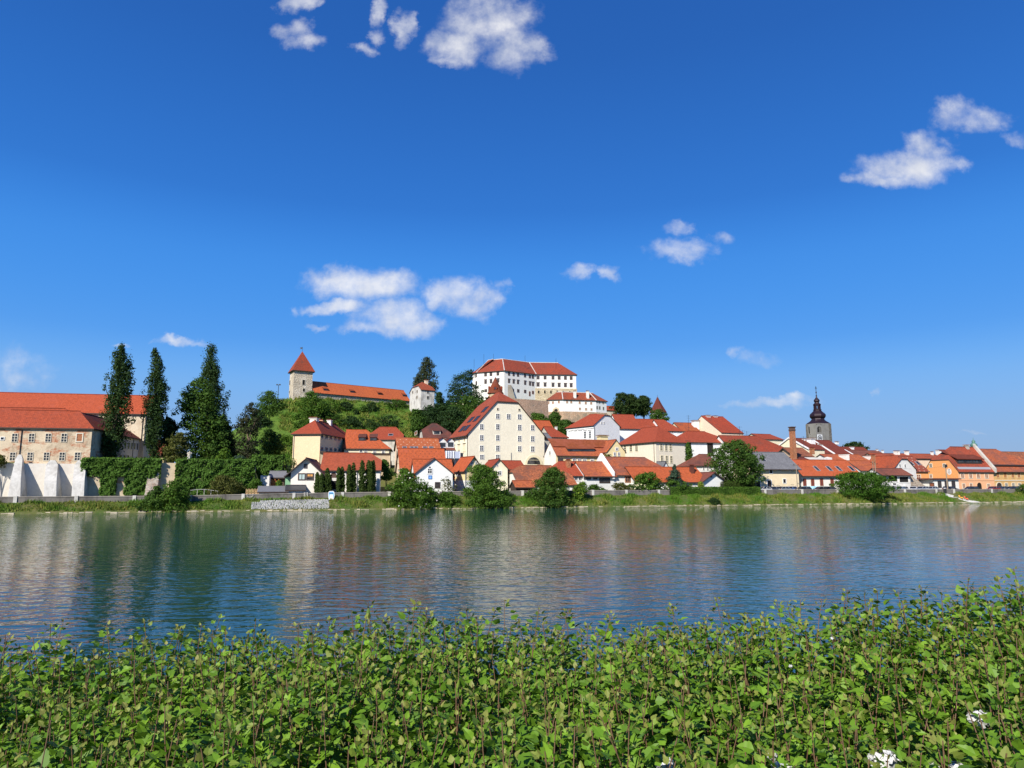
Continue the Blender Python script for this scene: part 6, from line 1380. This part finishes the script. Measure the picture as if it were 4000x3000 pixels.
for k in range(52000):
    t_ = random.uniform(tA, tB); s_ = .9 + 5.0 * random.random() ** 1.0; p = bp(t_, s_); z = ground(p.x, p.y)
    px_ = 0
    if stone_t0 < t_ < stone_t1 and s_ < 4.6 and random.random() < .96: continue
    if ramp_t0 < t_ < ramp_t1 and random.random() < .97: continue
    pts.append((p.x, p.y, z - .05))
blades('bank_grass', 'long grass on the far river bank, green with dry yellow patches', pts, .38, .22, mat_grass(), bp(100, 3))
pts = []
for k in range(42000):
    px_ = random.uniform(1090, 1720); py_ = random.uniform(1555, 1790); Yq = random.uniform(215, 300); p = at(px_, py_, Yq); z = hill_z(p.x, p.y)
    pts.append((p.x, p.y, z - .1))
blades('hill_grass', 'meadow grass on the castle hill slope', pts, .75, .5, mat_grass(), Vector((-50, 260, 30)))
# pale stone edging at the water line
mb = MB(); t_ = -30.
while t_ < 270:
    L = random.uniform(.5, 1.3); w_ = random.uniform(.5, .9); h_ = random.uniform(.05, .30); p = bp(t_, .15 + random.uniform(-.15, .2), -.25)
    q = [p + BD * random.uniform(-.1, .1), p + BD * L + BN * random.uniform(-.1, .1), p + BD * L + BN * w_, p + BN * w_]
    top = [x.lerp(p + BD * L / 2 + BN * w_ / 2, .18) + Vector((0, 0, .25 + h_ + random.uniform(-.06, .06))) for x in q]; mb.rings([q, top]); t_ += L * random.uniform(.75, 1.02)
tag(mb.build('stone_edging', plaster((.52, .45, .33), .6, (.25, .22, .16)), None, bp(100, 0)), 'pale irregular stones lining the far waterline', 'stones', None, 'stuff')
# grey revetment of pitched stones
mb = MB(); nn = 60
for i in range(nn):
    for j in range(9):
        t_ = lerp(stone_t0, stone_t1, (i + random.uniform(-.3, .3)) / nn); s_ = 1.0 + 3.7 * (j + random.uniform(-.3, .3)) / 9
        if j > 6 and i < 6: continue
        p = bp(t_, s_); p.z = ground(p.x, p.y) + .02; w_ = (stone_t1 - stone_t0) / nn * .62; upn = (-BN * .45 + Vector((0, 0, 1))).normalized(); al_ = BD; sl_ = upn.cross(BD)
        q = [p + al_ * w_ * random.uniform(.6, 1) * math.cos(a) + sl_ * .24 * random.uniform(.6, 1.1) * math.sin(a) for a in (.4, 1.3, 2.4, 3.5, 4.6, 5.6)]
        mb.rings([q, [x.lerp(p, .25) + upn * random.uniform(.10, .22) for x in q]])
rv = thing('stone_revetment', 'sloping bank patch paved with grey white rough stones', 'revetment', bp((stone_t0 + stone_t1) / 2, 2, .5))
o_ = mb.build('stones', plaster((.50, .50, .48), .5, (.2, .21, .2)), rv); o_['kind'] = 'stuff'
mb = MB(); mb.prism([bp(stone_t0 - 1, .8, .15), bp(stone_t1, .8, .15), bp(stone_t1, 4.9, 1.62), bp(stone_t0 + 3, 4.9, 1.62)], Vector((0, 0, .08))); mb.build('mortar_bed', simple('dark_mortar', (.12, .115, .10), .95), rv)
# river wall in stretches
def river_wall(label, x0, x1, step, pale=True):
    a, c = ats(x0, 1930, SW), ats(x1, 1930, SW); t0, t1 = bank_t(a.x, a.y), bank_t(c.x, c.y); r = thing('river_wall', label, 'wall', bp((t0 + t1) / 2, SW, 1))
    mb = MB(); m2 = MB(); k = t0; first = True
    while k < t1 - .1:
        e = min(k + 3, t1); za, zc = walltop(k), walltop(e)
        q = [bp(k, SW, -.2), bp(e, SW, -.2), bp(e, SW, zc - .16), bp(k, SW, za - .16)]; mb.prism(q, BN * .45)
        q = [bp(k, SW - .08, za - .16), bp(e, SW - .08, zc - .16), bp(e, SW - .08, zc), bp(k, SW - .08, za)]; m2.prism(q, BN * .6); k = e
    mb.build('wall_face', CONC, r); m2.build('coping', plaster((.32, .29, .25), .5, (.12, .11, .09)), r); k = t0 + step * .16
    while k < t1:
        z = walltop(k); m3 = MB(); m3.box(bp(k, SW - .16, -.2), BD * .55, BN * .7, Vector((0, 0, z + .2 + .07))); m3.build('pier', CONCL, r); k += step
    return r
river_wall('grey stained river wall with pale piers, long left stretch below the monastery', -500, 1560, 9.2)
river_wall('grey stained river wall stretch between bank trees and the clipped hedge', 1560, 2625, 8.3)
river_wall('grey stained river wall stretch in front of the parked cars', 2962, 3686, 11)
river_wall('grey stained river wall stretch at the far right past the gap', 3700, 4300, 14)

# ------------------------------------------------------------------ small things on the bank
# concrete slip with two kayaks
P0 = bp((ramp_t0 + ramp_t1) / 2, 0); mb = MB()
rp = lambda t_, s_: (lambda p: Vector((p.x, p.y, ground(p.x, p.y) + .12)))(bp(t_, s_))
tm = (ramp_t0 + ramp_t1) / 2
mb.prism([rp(tm + 1.5, .3), rp(tm + 4.5, .3), rp(tm - 1.0, 5), rp(tm - 4.2, 5)], Vector((0, 0, -.3)))
tag(mb.build('boat_slip', CONCL, None, P0), 'grey concrete slip slanting down through the bank grass', 'boat slip')
def kayak(label, t_, s_, mat, ang):
    c = bp(t_, s_); c.z = ground(c.x, c.y) + .3; d = (BD * math.cos(ang) - BN * math.sin(ang) + Vector((0, 0, -.34 * math.sin(ang)))).normalized(); w = d.cross(Vector((0, 0, 1))).normalized(); u = w.cross(d)
    r = thing('kayak', label, 'kayak', c, 'kayaks on the slip'); mb = MB(); rs = []
    for k in range(13):
        f = k / 12 * 2 - 1; rr = max(.02, .36 * (1 - abs(f) ** 2.4)); rs.append([c + d * 1.35 * f + w * rr * math.cos(a) + u * (.2 * math.sin(a) * (1 - .5 * abs(f) ** 3) + .12 * f * f) for a in np.linspace(0, 2 * math.pi, 12, endpoint=False)])
    mb.rings(rs); mb.build('hull', mat, r, smooth=True); mb = MB(); q = c + u * .19; mb.prism([q + d * .45 * math.cos(a) + w * .2 * math.sin(a) for a in np.linspace(0, 2 * math.pi, 14, endpoint=False)], u * .03); mb.build('cockpit', DARK, r)
kayak('yellow orange kayak lying on the concrete slip', tm + .6, 2.5, simple('kayak_yellow', (.80, .42, .05), .4), 2.1)
kayak('red orange kayak lying nearer the water on the slip', tm + 1.7, 1.9, simple('kayak_red', (.75, .16, .06), .4), 2.1)
# upright blue and white boat
c = ats(1293, 1971, 4.3); c.z = ground(c.x, c.y) + .1; r = thing('rowing_boat', 'small white and blue rowing boat propped upright against the bank', 'boat', c)
dx = (BD * .98 - BN * .12).normalized(); up = (Vector((0, 0, 1)) + BN * .25).normalized(); nf = dx.cross(up)
hw = [(0, .38), (.3, .52), (.8, .60), (1.3, .58), (1.55, .50), (1.68, .30)]
L_ = [c + up * y - dx * x for y, x in hw]; R_ = [c + up * y + dx * x for y, x in hw]; ring = L_ + R_[::-1]
mb = MB(); cen = c + up * .85; mb.rings([[p for p in ring], [p.lerp(cen, .3) - nf * .55 for p in ring]], 0); mb.build('hull', simple('boat_blue', (.20, .45, .72), .4), r)
mb = MB(); ins = [p.lerp(cen, .14) for p in ring]
for k in range(len(ring)): mb.poly([ring[k] + nf * .05, ring[(k + 1) % len(ring)] + nf * .05, ins[(k + 1) % len(ring)] + nf * .05, ins[k] + nf * .05]); mb.poly([ins[k] + nf * .05, ins[(k + 1) % len(ring)] + nf * .05, ins[(k + 1) % len(ring)], ins[k]])
mb.build('gunwale', WFRAME, r); mb = MB(); mb.box(c + up * .12 - dx * .3 + nf * .03, dx * .62, up * .85, nf * .05); mb.build('bottom_board', simple('cream_board', (.80, .74, .62), .6), r)
mb = MB(); mb.box(c + up * 1.22 - dx * .38 + nf * .02, dx * .74, up * .10, nf * .08); mb.build('thwart', simple('boat_dark_blue', (.02, .10, .24), .5), r)
# ladder
c = ats(1194, 1948, SW - .2); zt_ = walltop(bank_t(c.x, c.y)) + .15; mb = MB(); zb_ = ground(c.x, c.y) - .1
for sx in (-.3, .3): mb.tube([bp(bank_t(c.x, c.y) + sx, SW - .5, zb_), bp(bank_t(c.x, c.y) + sx, SW - .2, zt_)], .04, 5)
for k in range(6):
    f = (k + .5) / 6; mb.tube([bp(bank_t(c.x, c.y) - .3, lerp(SW - .5, SW - .2, f), lerp(zb_, zt_, f)), bp(bank_t(c.x, c.y) + .3, lerp(SW - .5, SW - .2, f), lerp(zb_, zt_, f))], .03, 5)
tag(mb.build('ladder', CONCL, None, Vector((c.x, c.y, zb_))), 'pale ladder leaning on the river wall near the tool shed', 'ladder')
# hose ring on the wall
c = ats(977, 1932, SW - .12); mb = MB(); mb.tube([c + BD * .55 * math.cos(a) + Vector((0, 0, .5 * math.sin(a))) - BN * .03 for a in np.linspace(-3.3, .3, 14)], .04, 5)
tag(mb.build('hose', CONCL, None, c), 'pale hose looped over the river wall edge', 'hose')
# railing
t0_ = bank_t(*ats(745, 1920, 9)[:2]); mb = MB(); z_ = walltop(t0_)
for k in range(5): mb.tube([bp(t0_ + k * 1.2, 8.5, z_ - 1), bp(t0_ + k * 1.2, 8.5, z_ + .9 + .2 * math.sin(k))], .04, 5)
mb.tube([bp(t0_ + k * 1.2, 8.5, z_ + .9 + .2 * math.sin(k)) for k in range(5)], .04, 5)
tag(mb.build('railing', CONCL, None, bp(t0_, 8.5, z_ - 1)), 'curved pale metal railing before the ivy wall', 'railing')
# vine stakes
for i, x in enumerate((1096, 1104, 1117, 1127, 1136, 1144)):
    p = ats(x, 1850, 24 + i * .6); zt_ = zat(p.y, 1822 - i); mb = MB(); mb.tube([(p.x, p.y, zt_ - 4.2), (p.x, p.y, zt_)], .06, 5)
    tag(mb.build('vine_stake', simple('grey_wood', (.40, .37, .31), .9), None, Vector((p.x, p.y, zt_ - 4.2))), 'pale vine stake standing on the garden slope above the shed', 'stake', 'vine stakes')
P, N, S = blob_leaves(np.stack([RNG.uniform(ats(1040, 1840, 25).x, ats(1150, 1840, 25).x, 60), RNG.uniform(0, 1, 60) * 4 + ats(1095, 1840, 23).y, RNG.uniform(6.5, 10.5, 60)], 1), np.full(60, .9), 26, .35)
vr = thing('vines', 'leafy vines and creepers on the slope behind the firewood shed', 'vines', (ats(1095, 1840, 25).x, ats(1095, 1840, 25).y, 5)); v, f = leaf_quads(P, N, S); mesh_np('foliage', v, f, F_MID, vr, attrs={'rnd': RNG.random(len(f))})
mb = MB()
for k in range(8): x = lerp(ats(1045, 1840, 25).x, ats(1148, 1840, 25).x, k / 7); mb.tube([(x, ats(1095, 1840, 25).y, 3), (x + .2, ats(1095, 1840, 25).y, 9.5)], .05, 5)
mb.build('stem', BARK, vr)
# statue on the ivy wall
c = ats(739, 1801, 15.2); st = thing('statue', 'weathered stone statue of a robed figure on a pedestal on top of the ivy wall', 'statue', c); H_ = zat(c.y, 1763) - c.z
mb = MB(); mb.lathe(c, [(.42, 0), (.42, .25), (.34, .32), (.34, H_ * .42), (.44, H_ * .46), (.40, H_ * .5)], 4, rot=.6); mb.build('pedestal', CONCL, st)
mb = MB(); h2 = H_ * .5; q = c + Vector((0, 0, h2)); mb.lathe(q, [(.36, 0), (.40, h2 * .25), (.34, h2 * .5), (.40, h2 * .68), (.30, h2 * .78), (.12, h2 * .82), (.13, h2 * .86), (.155, h2 * .92), (.12, h2 * .98), (.02, h2)], 12)
for sg in (-1, 1): mb.tube([q + Vector((sg * .34, 0, h2 * .72)), q + Vector((sg * .42, -.12, h2 * .5)), q + Vector((sg * .12, -.36, h2 * .48))], [.12, .1, .07], 6)
mb.build('figure', plaster((.50, .46, .38), .4), st, smooth=True)
# small yellow house glimpsed between poplars
b = Bld('garden_house', 'yellowish wall of a house glimpsed between the poplar trunks', 'house')
b.block((590, 1775, 34), 11, w=(640, 1776), dep=8, ridge=3, wm=YELLOW, rm=T_DK, base=8)
# floodlight mast on hill
p = at(1086, 1552, 284); mb = MB(); zt_ = zat(284, 1503); mb.tube([(p.x, p.y, p.z - 3), (p.x, p.y, zt_)], .12, 6); fl = thing('light_mast', 'thin light mast with two lamps left of the stone tower', 'lamp', (p.x, p.y, p.z - 3)); mb.build('mast', DKMET, fl)
for sg in (-1, 1): m2 = MB(); m2.cbox((p.x + sg * .55, p.y - .2, zt_), .6, .4, .5); m2.build('lamp', DKMET, fl)
# utility poles
def pole(label, px, yt, yb, s, r=.13, arm=None):
    p = ats(px, yb, s); zt_ = zat(p.y, yt); g = ground(p.x, p.y); r_ = thing('utility_pole', label, 'pole', (p.x, p.y, g)); mb = MB(); mb.tube([(p.x, p.y, g - .3), (p.x, p.y, zt_)], [r, r * .75], 7); mb.build('mast', simple('pole_wood', (.30, .24, .17), .9), r_)
    m2 = MB()
    if arm == 'box': m2.cbox((p.x, p.y - .2, zt_ - .35), .5, .4, .8)
    else: m2.tube([(p.x - .7, p.y, zt_ - .3), (p.x + .7, p.y, zt_ - .3)], .05, 5); [m2.lathe((p.x + q, p.y, zt_ - .3), [(.06, 0), (.07, .2), (.02, .24)], 6) for q in (-.6, 0, .6)]
    m2.build('transformer_box' if arm == 'box' else 'crossarm', DKMET, r_); return Vector((p.x, p.y, zt_ - .2))
q1 = pole('slim grey pole at the right corner of the grey roofed house', 3115, 1812, 1908, 9.5, .11)
q2 = pole('wooden pole rising out of the big round river bush', 3423, 1808, 1880, 9.5, .13)
q3 = pole('leaning looking wooden pole with a box top in front of the orange house', 3702, 1815, 1912, 7.5, .16, 'box')
q4 = pole('white topped pole at the mottled roof right of the skylight house', 3412, 1802, 1850, 14, .1)
def wire(label, a, c, sag):
    mb = MB(); mb.tube([a.lerp(c, k / 14) - Vector((0, 0, sag * 4 * (k / 14) * (1 - k / 14))) for k in range(15)], .018, 4); tag(mb.build('overhead_wire', DKMET, None, a), label, 'wire')
wire('sagging overhead wire between the bush pole and the box topped pole', q2, q3, 1.2); wire('sagging overhead wire between the grey house pole and the bush pole', q1, q2, 1.2)
# aerials
for i, (x, y0, y1, Yq) in enumerate(((2890, 1665, 1712, 235), (2902, 1680, 1712, 235), (2918, 1684, 1712, 235), (2690, 1622, 1660, 250), (3139, 1704, 1722, 220))):
    p = at(x, y1, Yq); zt_ = zat(Yq, y0); mb = MB(); mb.tube([(p.x, p.y, p.z - 4), (p.x, p.y, zt_)], .05, 5)
    for k in range(3): mb.tube([(p.x - .9 + k * .25, p.y, zt_ - .3 - k * .8), (p.x + .9 - k * .25, p.y, zt_ - .3 - k * .8)], .03, 4)
    tag(mb.build('aerial', DKMET, None, Vector((p.x, p.y, p.z))), ('tallest of the three thin aerials right of the steep peach gable roof', 'middle one of the three thin aerials right of the steep peach gable roof', 'rightmost of the three thin aerials right of the steep peach gable roof', 'thin aerial above the long red roof with vent pipes', 'short aerial on the first dark roof below the church')[i], 'aerial')
# bin stands in for an unclear dark shape, its lid for a window reflection
c = ats(3692, 1924, 5.8); z_ = ground(c.x, c.y); bn = thing('bin_stand_in', 'dark bin like stand in with a pale top for a reflection, in the river wall gap', 'bin', (c.x, c.y, z_)); mb = MB(); mb.lathe((c.x, c.y, z_), [(.34, 0), (.40, 1.3), (.40, 1.4)], 10); mb.build('body', DKMET, bn); mb = MB(); mb.lathe((c.x, c.y, z_ + 1.4), [(.43, 0), (.40, .12), (.2, .2)], 10); mb.build('lid', LEAD, bn)

# ------------------------------------------------------------------ parked cars
def car_proto(estate):
    """length along x, centre on the ground; returns root with parts"""
    L, Wd = (4.45, 1.76) if estate else (4.05, 1.72)
    r = thing('parked_car', 'car', 'car', (0, 0, 0)); h = Wd / 2
    side = [(-L / 2, .38), (-L / 2 + .05, .72), (-L / 2 + .35, .86), (-L / 2 + 1.15, .96), (L / 2 - .15, .98), (L / 2, .80), (L / 2 - .02, .38), (L / 2 - .3, .24), (-L / 2 + .25, .24)]
    mb = MB(); mb.rings([[Vector((x * (1 - .02), sg, z)) for x, z in side] for sg in (-h + .06, -h, h, h - .06)] if False else [[Vector((x * k, y, .6 + (z - .6) * k)) for x, z in side] for y, k in ((-h, .95), (-h + .10, 1), (h - .10, 1), (h, .95))])
    cab = [(-L / 2 + 1.05, .94), (-L / 2 + 1.85, 1.44), (L / 2 - (.55 if estate else 1.0), 1.46), (L / 2 - .12, .96)]
    top = [[Vector((x, y * (1 if z < 1.2 else .84), z)) for x, z in cab] for y in (-h + .08, h - .08)]
    mb.prism([top[0][1] + Vector((-.02, 0, -.03)), top[1][1] + Vector((-.02, 0, -.03)), top[1][2] + Vector((.02, 0, -.03)), top[0][2] + Vector((.02, 0, -.03))], (0, 0, .07))
    for y in (0, 1):
        for a, c in ((0, 1), (3, 2)):
            mb.tube([top[y][a], top[y][c]], .05, 5)
        xm = (cab[1][0] + cab[2][0]) / 2; mb.tube([Vector((xm, top[y][0].y, .95)), Vector((xm, top[y][1].y, 1.44))], .05, 5)
    body = mb.build('body', PAINTS[0], r, Vector((0, 0, 0)))
    m2 = MB(); m2.rings(top); m2.build('windows', glass(), r, Vector((0, 0, 0)))
    for sx in (-L / 2 + .78, L / 2 - .78):
        for sy in (-1, 1):
            m3 = MB(); q = Vector((sx, sy * (h - .1), .31)); m3.rings([[q + Vector((.31 * k * math.cos(a), sy * y, .31 * k * math.sin(a))) for a in np.linspace(0, 2 * math.pi, 16, endpoint=False)] for y, k in ((-.12, .9), (-.1, 1), (.09, 1), (.11, .9))]); wh = m3.build('wheel', simple('tyre_rubber', (.02, .02, .02), .9), r, Vector((0, 0, 0)))
            m4 = MB(); m4.rings([[q + Vector((.2 * math.cos(a), sy * y, .2 * math.sin(a))) for a in np.linspace(0, 2 * math.pi, 12, endpoint=False)] for y in (.10, .125)]); m4.build('rim', LEAD, wh, Vector((0, 0, 0)))
    for sy in (-1, 1):
        m5 = MB(); m5.cbox((-L / 2 + .12, sy * .6, .72), .18, .34, .14); m5.build('headlight', WFRAME, r, Vector((0, 0, 0))); m6 = MB(); m6.cbox((L / 2 - .08, sy * .68, .84), .14, .2, .2); m6.build('tail_light', simple('tail_red', (.4, .02, .02), .4), r, Vector((0, 0, 0)))
    return r
def paint(c):
    m, t, b = newmat('car_paint'); b.inputs['Base Color'].default_value = (*c, 1); b.inputs['Roughness'].default_value = .3; b.inputs['Metallic'].default_value = .2; b.inputs['Coat Weight'].default_value = .6; return m
PAINTS = [paint(c) for c in ((.46, .48, .50), (.62, .62, .62), (.02, .022, .026), (.05, .14, .42), (.30, .02, .02), (.06, .08, .12), (.30, .34, .37))]
protos = [car_proto(False), car_proto(True)]; used = [False, False]
BYm = {}
def body_mesh(me, k):
    if (me.name, k) not in BYm: m2 = me.copy(); m2.materials[0] = PAINTS[k]; BYm[(me.name, k)] = m2
    return BYm[(me.name, k)]
def put_car(px, s, kind, col, yaw, label):
    src = protos[kind]; p = ats(px, 1918, s); z = ground(p.x, p.y)
    def dup(o, par):
        c = o.copy(); COL.objects.link(c); c.parent = par
        if par is None: pass
        for ch in list(o.children): dup(ch, c)
        return c
    if used[kind]: r = dup(src, None)
    else: r = src; used[kind] = True
    r.location = (p.x, p.y, z); r.rotation_euler = (0, 0, R(BYAW + yaw)); r['label'] = label; r['group'] = 'cars parked behind the river wall'
    for ch in r.children:
        if ch.name.startswith('body'): ch.data = body_mesh(bodies[kind], col)
bodies = [next(ch.data for ch in p.children if ch.name.startswith('body')) for p in protos]
for a in ((2983, 8.6, 0, 1, 0, 'white small car, leftmost of the parked row, by the clipped hedge'), (3018, 9.2, 1, 5, 4, 'dark car before the brown door of the grey roofed house'), (3068, 8.4, 0, 6, 180, 'grey blue car left of the bright blue one'), (3082, 11.2, 1, 3, 0, 'bright blue car parked behind the grey blue one'), (3136, 9.0, 1, 2, 0, 'black estate car before the painted wave wall'), (3204, 9.0, 0, 2, 0, 'black small car in the middle under the long white building'), (3246, 9.2, 1, 5, 180, 'dark blue estate just left of the big river bush'),
          (3484, 10.5, 1, 2, 30, 'black car at the right edge of the big river bush'), (3518, 9.4, 0, 6, 20, 'teal grey small car nose on beside the black one'), (3534, 11.5, 0, 1, 60, 'white car half hidden behind its neighbours'), (3568, 9.4, 1, 1, 40, 'silver white estate seen from behind in the middle of the group'), (3602, 9.2, 1, 0, 10, 'silver car left of the flat roofed annex door'), (3640, 8.6, 0, 0, 6, 'largest looking silver hatchback before the maroon door'), (3714, 8.6, 1, 2, 180, 'black car behind the box topped pole'), (3793, 8.8, 1, 2, 0, 'long black car before the salmon front'), (3880, 9.0, 0, 4, 0, 'red car at the house corner, partly in front of ochre house'), (3912, 10.5, 0, 5, 0, 'dark small car beside the red one'), (3955, 8.8, 1, 2, 0, 'black estate near the right picture edge')):
    put_car(*a)

# ================================================================== THE NEAR HEDGE
def leaf_shape():
    ol = [(0, .0), (.10, .20), (.24, .40), (.36, .45), (.44, .36), (.58, .37), (.68, .24), (.84, .17), (1, 0)]
    V, Fc = [], []
    for side in (1, -1):
        b0 = len(V)
        for i, (t, w) in enumerate(ol):
            mz = -.22 * t * t + .05 * math.sin(t * 9) * side * .3
            V.append((t, 0, mz)); V.append((t + .02 * (i % 2), side * w, mz + .30 * w - .16 * w * w * 2))
        for i in range(len(ol) - 1):
            a = b0 + 2 * i; Fc.append((a, a + 2, a + 3, a + 1) if side > 0 else (a, a + 1, a + 3, a + 2))
    return np.array(V, float), np.array(Fc)
LV, LF = leaf_shape()
def shoot_arrays(seed, leafy=1.0):
    """one upright shoot of length ~0.62 m with its tip at z=0; returns (stem verts, faces), (leaf verts, faces, rnd, age)"""
    rg = np.random.default_rng(seed); Ls = .80; n = 10
    bend = rg.normal(size=2) * .05; zz = np.linspace(-Ls, 0, n); f = (zz + Ls) / Ls
    cx_, cy_ = bend[0] * f ** 2 + .008 * np.sin(f * 9 + seed), bend[1] * f ** 2 + .008 * np.cos(f * 8 + seed)
    rad = .0032 - .0018 * f; sv, sf = [], []
    for i in range(n):
        for k in range(5): a = 2 * math.pi * k / 5; sv.append((cx_[i] + rad[i] * math.cos(a), cy_[i] + rad[i] * math.sin(a), zz[i]))
    for i in range(n - 1):
        for k in range(5): sf.append((i * 5 + k, i * 5 + (k + 1) % 5, (i + 1) * 5 + (k + 1) % 5, (i + 1) * 5 + k))
    lv, lf, lr, la = [], [], [], []
    def add(pos, az, el, roll, size, rnd, age):
        ca, sa, ce, se, cr, sr = math.cos(az), math.sin(az), math.cos(el), math.sin(el), math.cos(roll), math.sin(roll)
        X = np.array((ca * ce, sa * ce, se)); Y0 = np.array((-sa, ca, 0)); Z0 = np.cross(X, Y0); Y = Y0 * cr + Z0 * sr; Z = np.cross(X, Y)
        wd, cu = rg.uniform(.70, 1.0), rg.uniform(.2, 1.9); v = np.array(pos) + size * (LV[:, :1] * X + LV[:, 1:2] * Y * wd + LV[:, 2:] * cu * Z); b0 = sum(len(q) for q in lv)
        lv.append(v); lf.append(LF + b0); lr.append(np.full(len(LF), rnd)); la.append(np.full(len(LF), age))
    z = -.012; az = rg.random() * 6.28; d = 0
    while z > -Ls * .93:
        d = -z; ff = (z + Ls) / Ls; px, py = np.interp(z, zz, cx_), np.interp(z, zz, cy_)
        size = (.015 + .034 * min(1, d / .15)) * rg.uniform(.7, 1.25); el = lerp(1.15, rg.uniform(.0, .85), min(1, d / .10)); pet = .012 + .02 * min(1, d / .1)
        pos = (px + math.cos(az) * pet, py + math.sin(az) * pet, z + pet * .5)
        if rg.random() < (1.0 if d < .34 else .75) * leafy: add(pos, az + rg.normal() * .2, el + rg.normal() * .22, rg.normal() * .5, size, rg.random(), min(1, d / .13) * rg.uniform(.7, 1.1))
        az += 2.39 + rg.normal() * .25; z -= (.0055 + .013 * min(1, d / .14)) * rg.uniform(.8, 1.25)
        if d > .1 and rg.random() < .16:                              # a short side twig with a few leaves
            for k in range(3): add((px + math.cos(az) * (.03 + .02 * k), py + math.sin(az) * (.03 + .02 * k), z + .02 + .02 * k), az + (k - 1) * 1.1, .5 + rg.normal() * .3, rg.normal() * .5, rg.uniform(.022, .04), rg.random(), .35 * rg.random() + .2)
    return np.array(sv), np.array(sf), np.concatenate(lv), np.concatenate(lf), np.concatenate(lr), np.concatenate(la)
F_HEDGE = foliage((.066, .170, .012), (.180, .315, .022), .18, 3.0, (.29, .24, .075), .5, .25)
M_STEM = simple('reddish_stem', (.15, .085, .045), .6, 0, .3)
VAR = [shoot_arrays(100 + k) for k in range(20)]
def hedge_top(x, y): return interp(x, [-4, -2.6, 0, 1.0, 1.8, 2.6, 4], [4.24, 4.24, 4.33, 4.372, 4.425, 4.465, 4.52]) + .025 * math.sin(x * 2.3 + y) + .02 * math.sin(x * 5.1 - y * 3)
def xf(v, x, y, z, rot, sc, tx, ty):
    c, s = math.cos(rot), math.sin(rot); q = v * sc; X = q[:, 0] * c - q[:, 1] * s + q[:, 2] * tx; Y = q[:, 0] * s + q[:, 1] * c + q[:, 2] * ty
    return np.stack([X + x, Y + y, q[:, 2] + z], 1)
places = []
y = 1.62
while y < 3.45:
    x = -4.4
    while x < 4.4:
        X, Y = x + random.uniform(-.035, .035), y + random.uniform(-.035, .035)
        edge = 1 if y < 3.25 else .7
        z = hedge_top(X, Y) + random.gauss(0, .035) - (.06 if y > 3.3 else 0)
        if random.random() < (.16 if y > 2.6 else .07): z += random.uniform(.04, .13)
        if abs(X) < Y * .80 + .9: places.append((X, Y, z, random.uniform(0, 6.28), random.uniform(.85, 1.2), random.gauss(0, .06), random.gauss(0, .06), random.randrange(20)))
        x += .079
    y += .079
def seen_size(p):
    d = math.hypot(p[0], p[1]); px = 2000 + F * p[0] / p[1]
    return (0 if px < 100 or px > 3900 or p[1] < 1.95 else 1 / d) + (p[2] - hedge_top(p[0], p[1])) * 3
order = sorted(range(len(places)), key=lambda i: -seen_size(places[i])); near = set(order[:98])
hd = thing('hedge', 'dense leafy hedge of upright reddish shoots along the near river bank', 'hedge', (0, 2.3, 3.35))
org = Vector((0, 2.3, 3.35)); smesh, lmesh = {}, {}
SV, SF, LV_, LF_, LR_, LA_ = [], [], [], [], [], []; ns = nl = 0
for i, (x, y, z, rot, sc, tx, ty, k) in enumerate(places):
    sv, sf, lv, lf, lr, la = VAR[k]
    if i in near:
        o = mesh_np('shoot', xf(sv, x, y, z, rot, sc, tx, ty), sf, M_STEM, hd, org, smooth=True); mesh_np('leaves', xf(lv, x, y, z, rot, sc, tx, ty), lf, F_HEDGE, o, org, {'rnd': lr, 'age': la})
    else:
        SV.append(xf(sv, x, y, z, rot, sc, tx, ty)); SF.append(sf + ns); ns += len(sv); LV_.append(xf(lv, x, y, z, rot, sc, tx, ty)); LF_.append(lf + nl); nl += len(lv); LR_.append(lr); LA_.append(la)
o = mesh_np('shoot_mass', np.concatenate(SV), np.concatenate(SF), M_STEM, hd, org, smooth=True); o['kind'] = 'stuff'
o2 = mesh_np('leaves', np.concatenate(LV_), np.concatenate(LF_), F_HEDGE, o, org, {'rnd': np.concatenate(LR_), 'age': np.concatenate(LA_)}); o2['kind'] = 'stuff'
# white flower heads low in the hedge
F_PETAL = simple('white_petals', (.62, .62, .60), .6, 0, .12)
for (px, py, rad, dist) in ((3457, 2972, .034, 1.95), (3822, 2806, .026, 2.15), (2600, 2988, .022, 1.9), (3012, 2950, .013, 1.95), (3035, 2992, .013, 1.9), (3090, 2999, .010, 1.9), (3640, 2998, .015, 1.9), (3735, 2996, .015, 1.9), (3250, 2494, .006, 2.7), (3088, 2602, .006, 2.5)):
    c = at(px, py, dist); n = 70; d = RNG.normal(size=(n, 3)); d /= np.linalg.norm(d, axis=1, keepdims=True); P = np.array(c) + d * rad * (.55 + .45 * RNG.random((n, 1))) * np.array([1.15, 1, .85])
    v, f = leaf_quads(P, d + RNG.normal(size=(n, 3)) * .35, np.full(n, rad * .8), .85); mesh_np('flower_head', v, f, F_PETAL, hd, org)
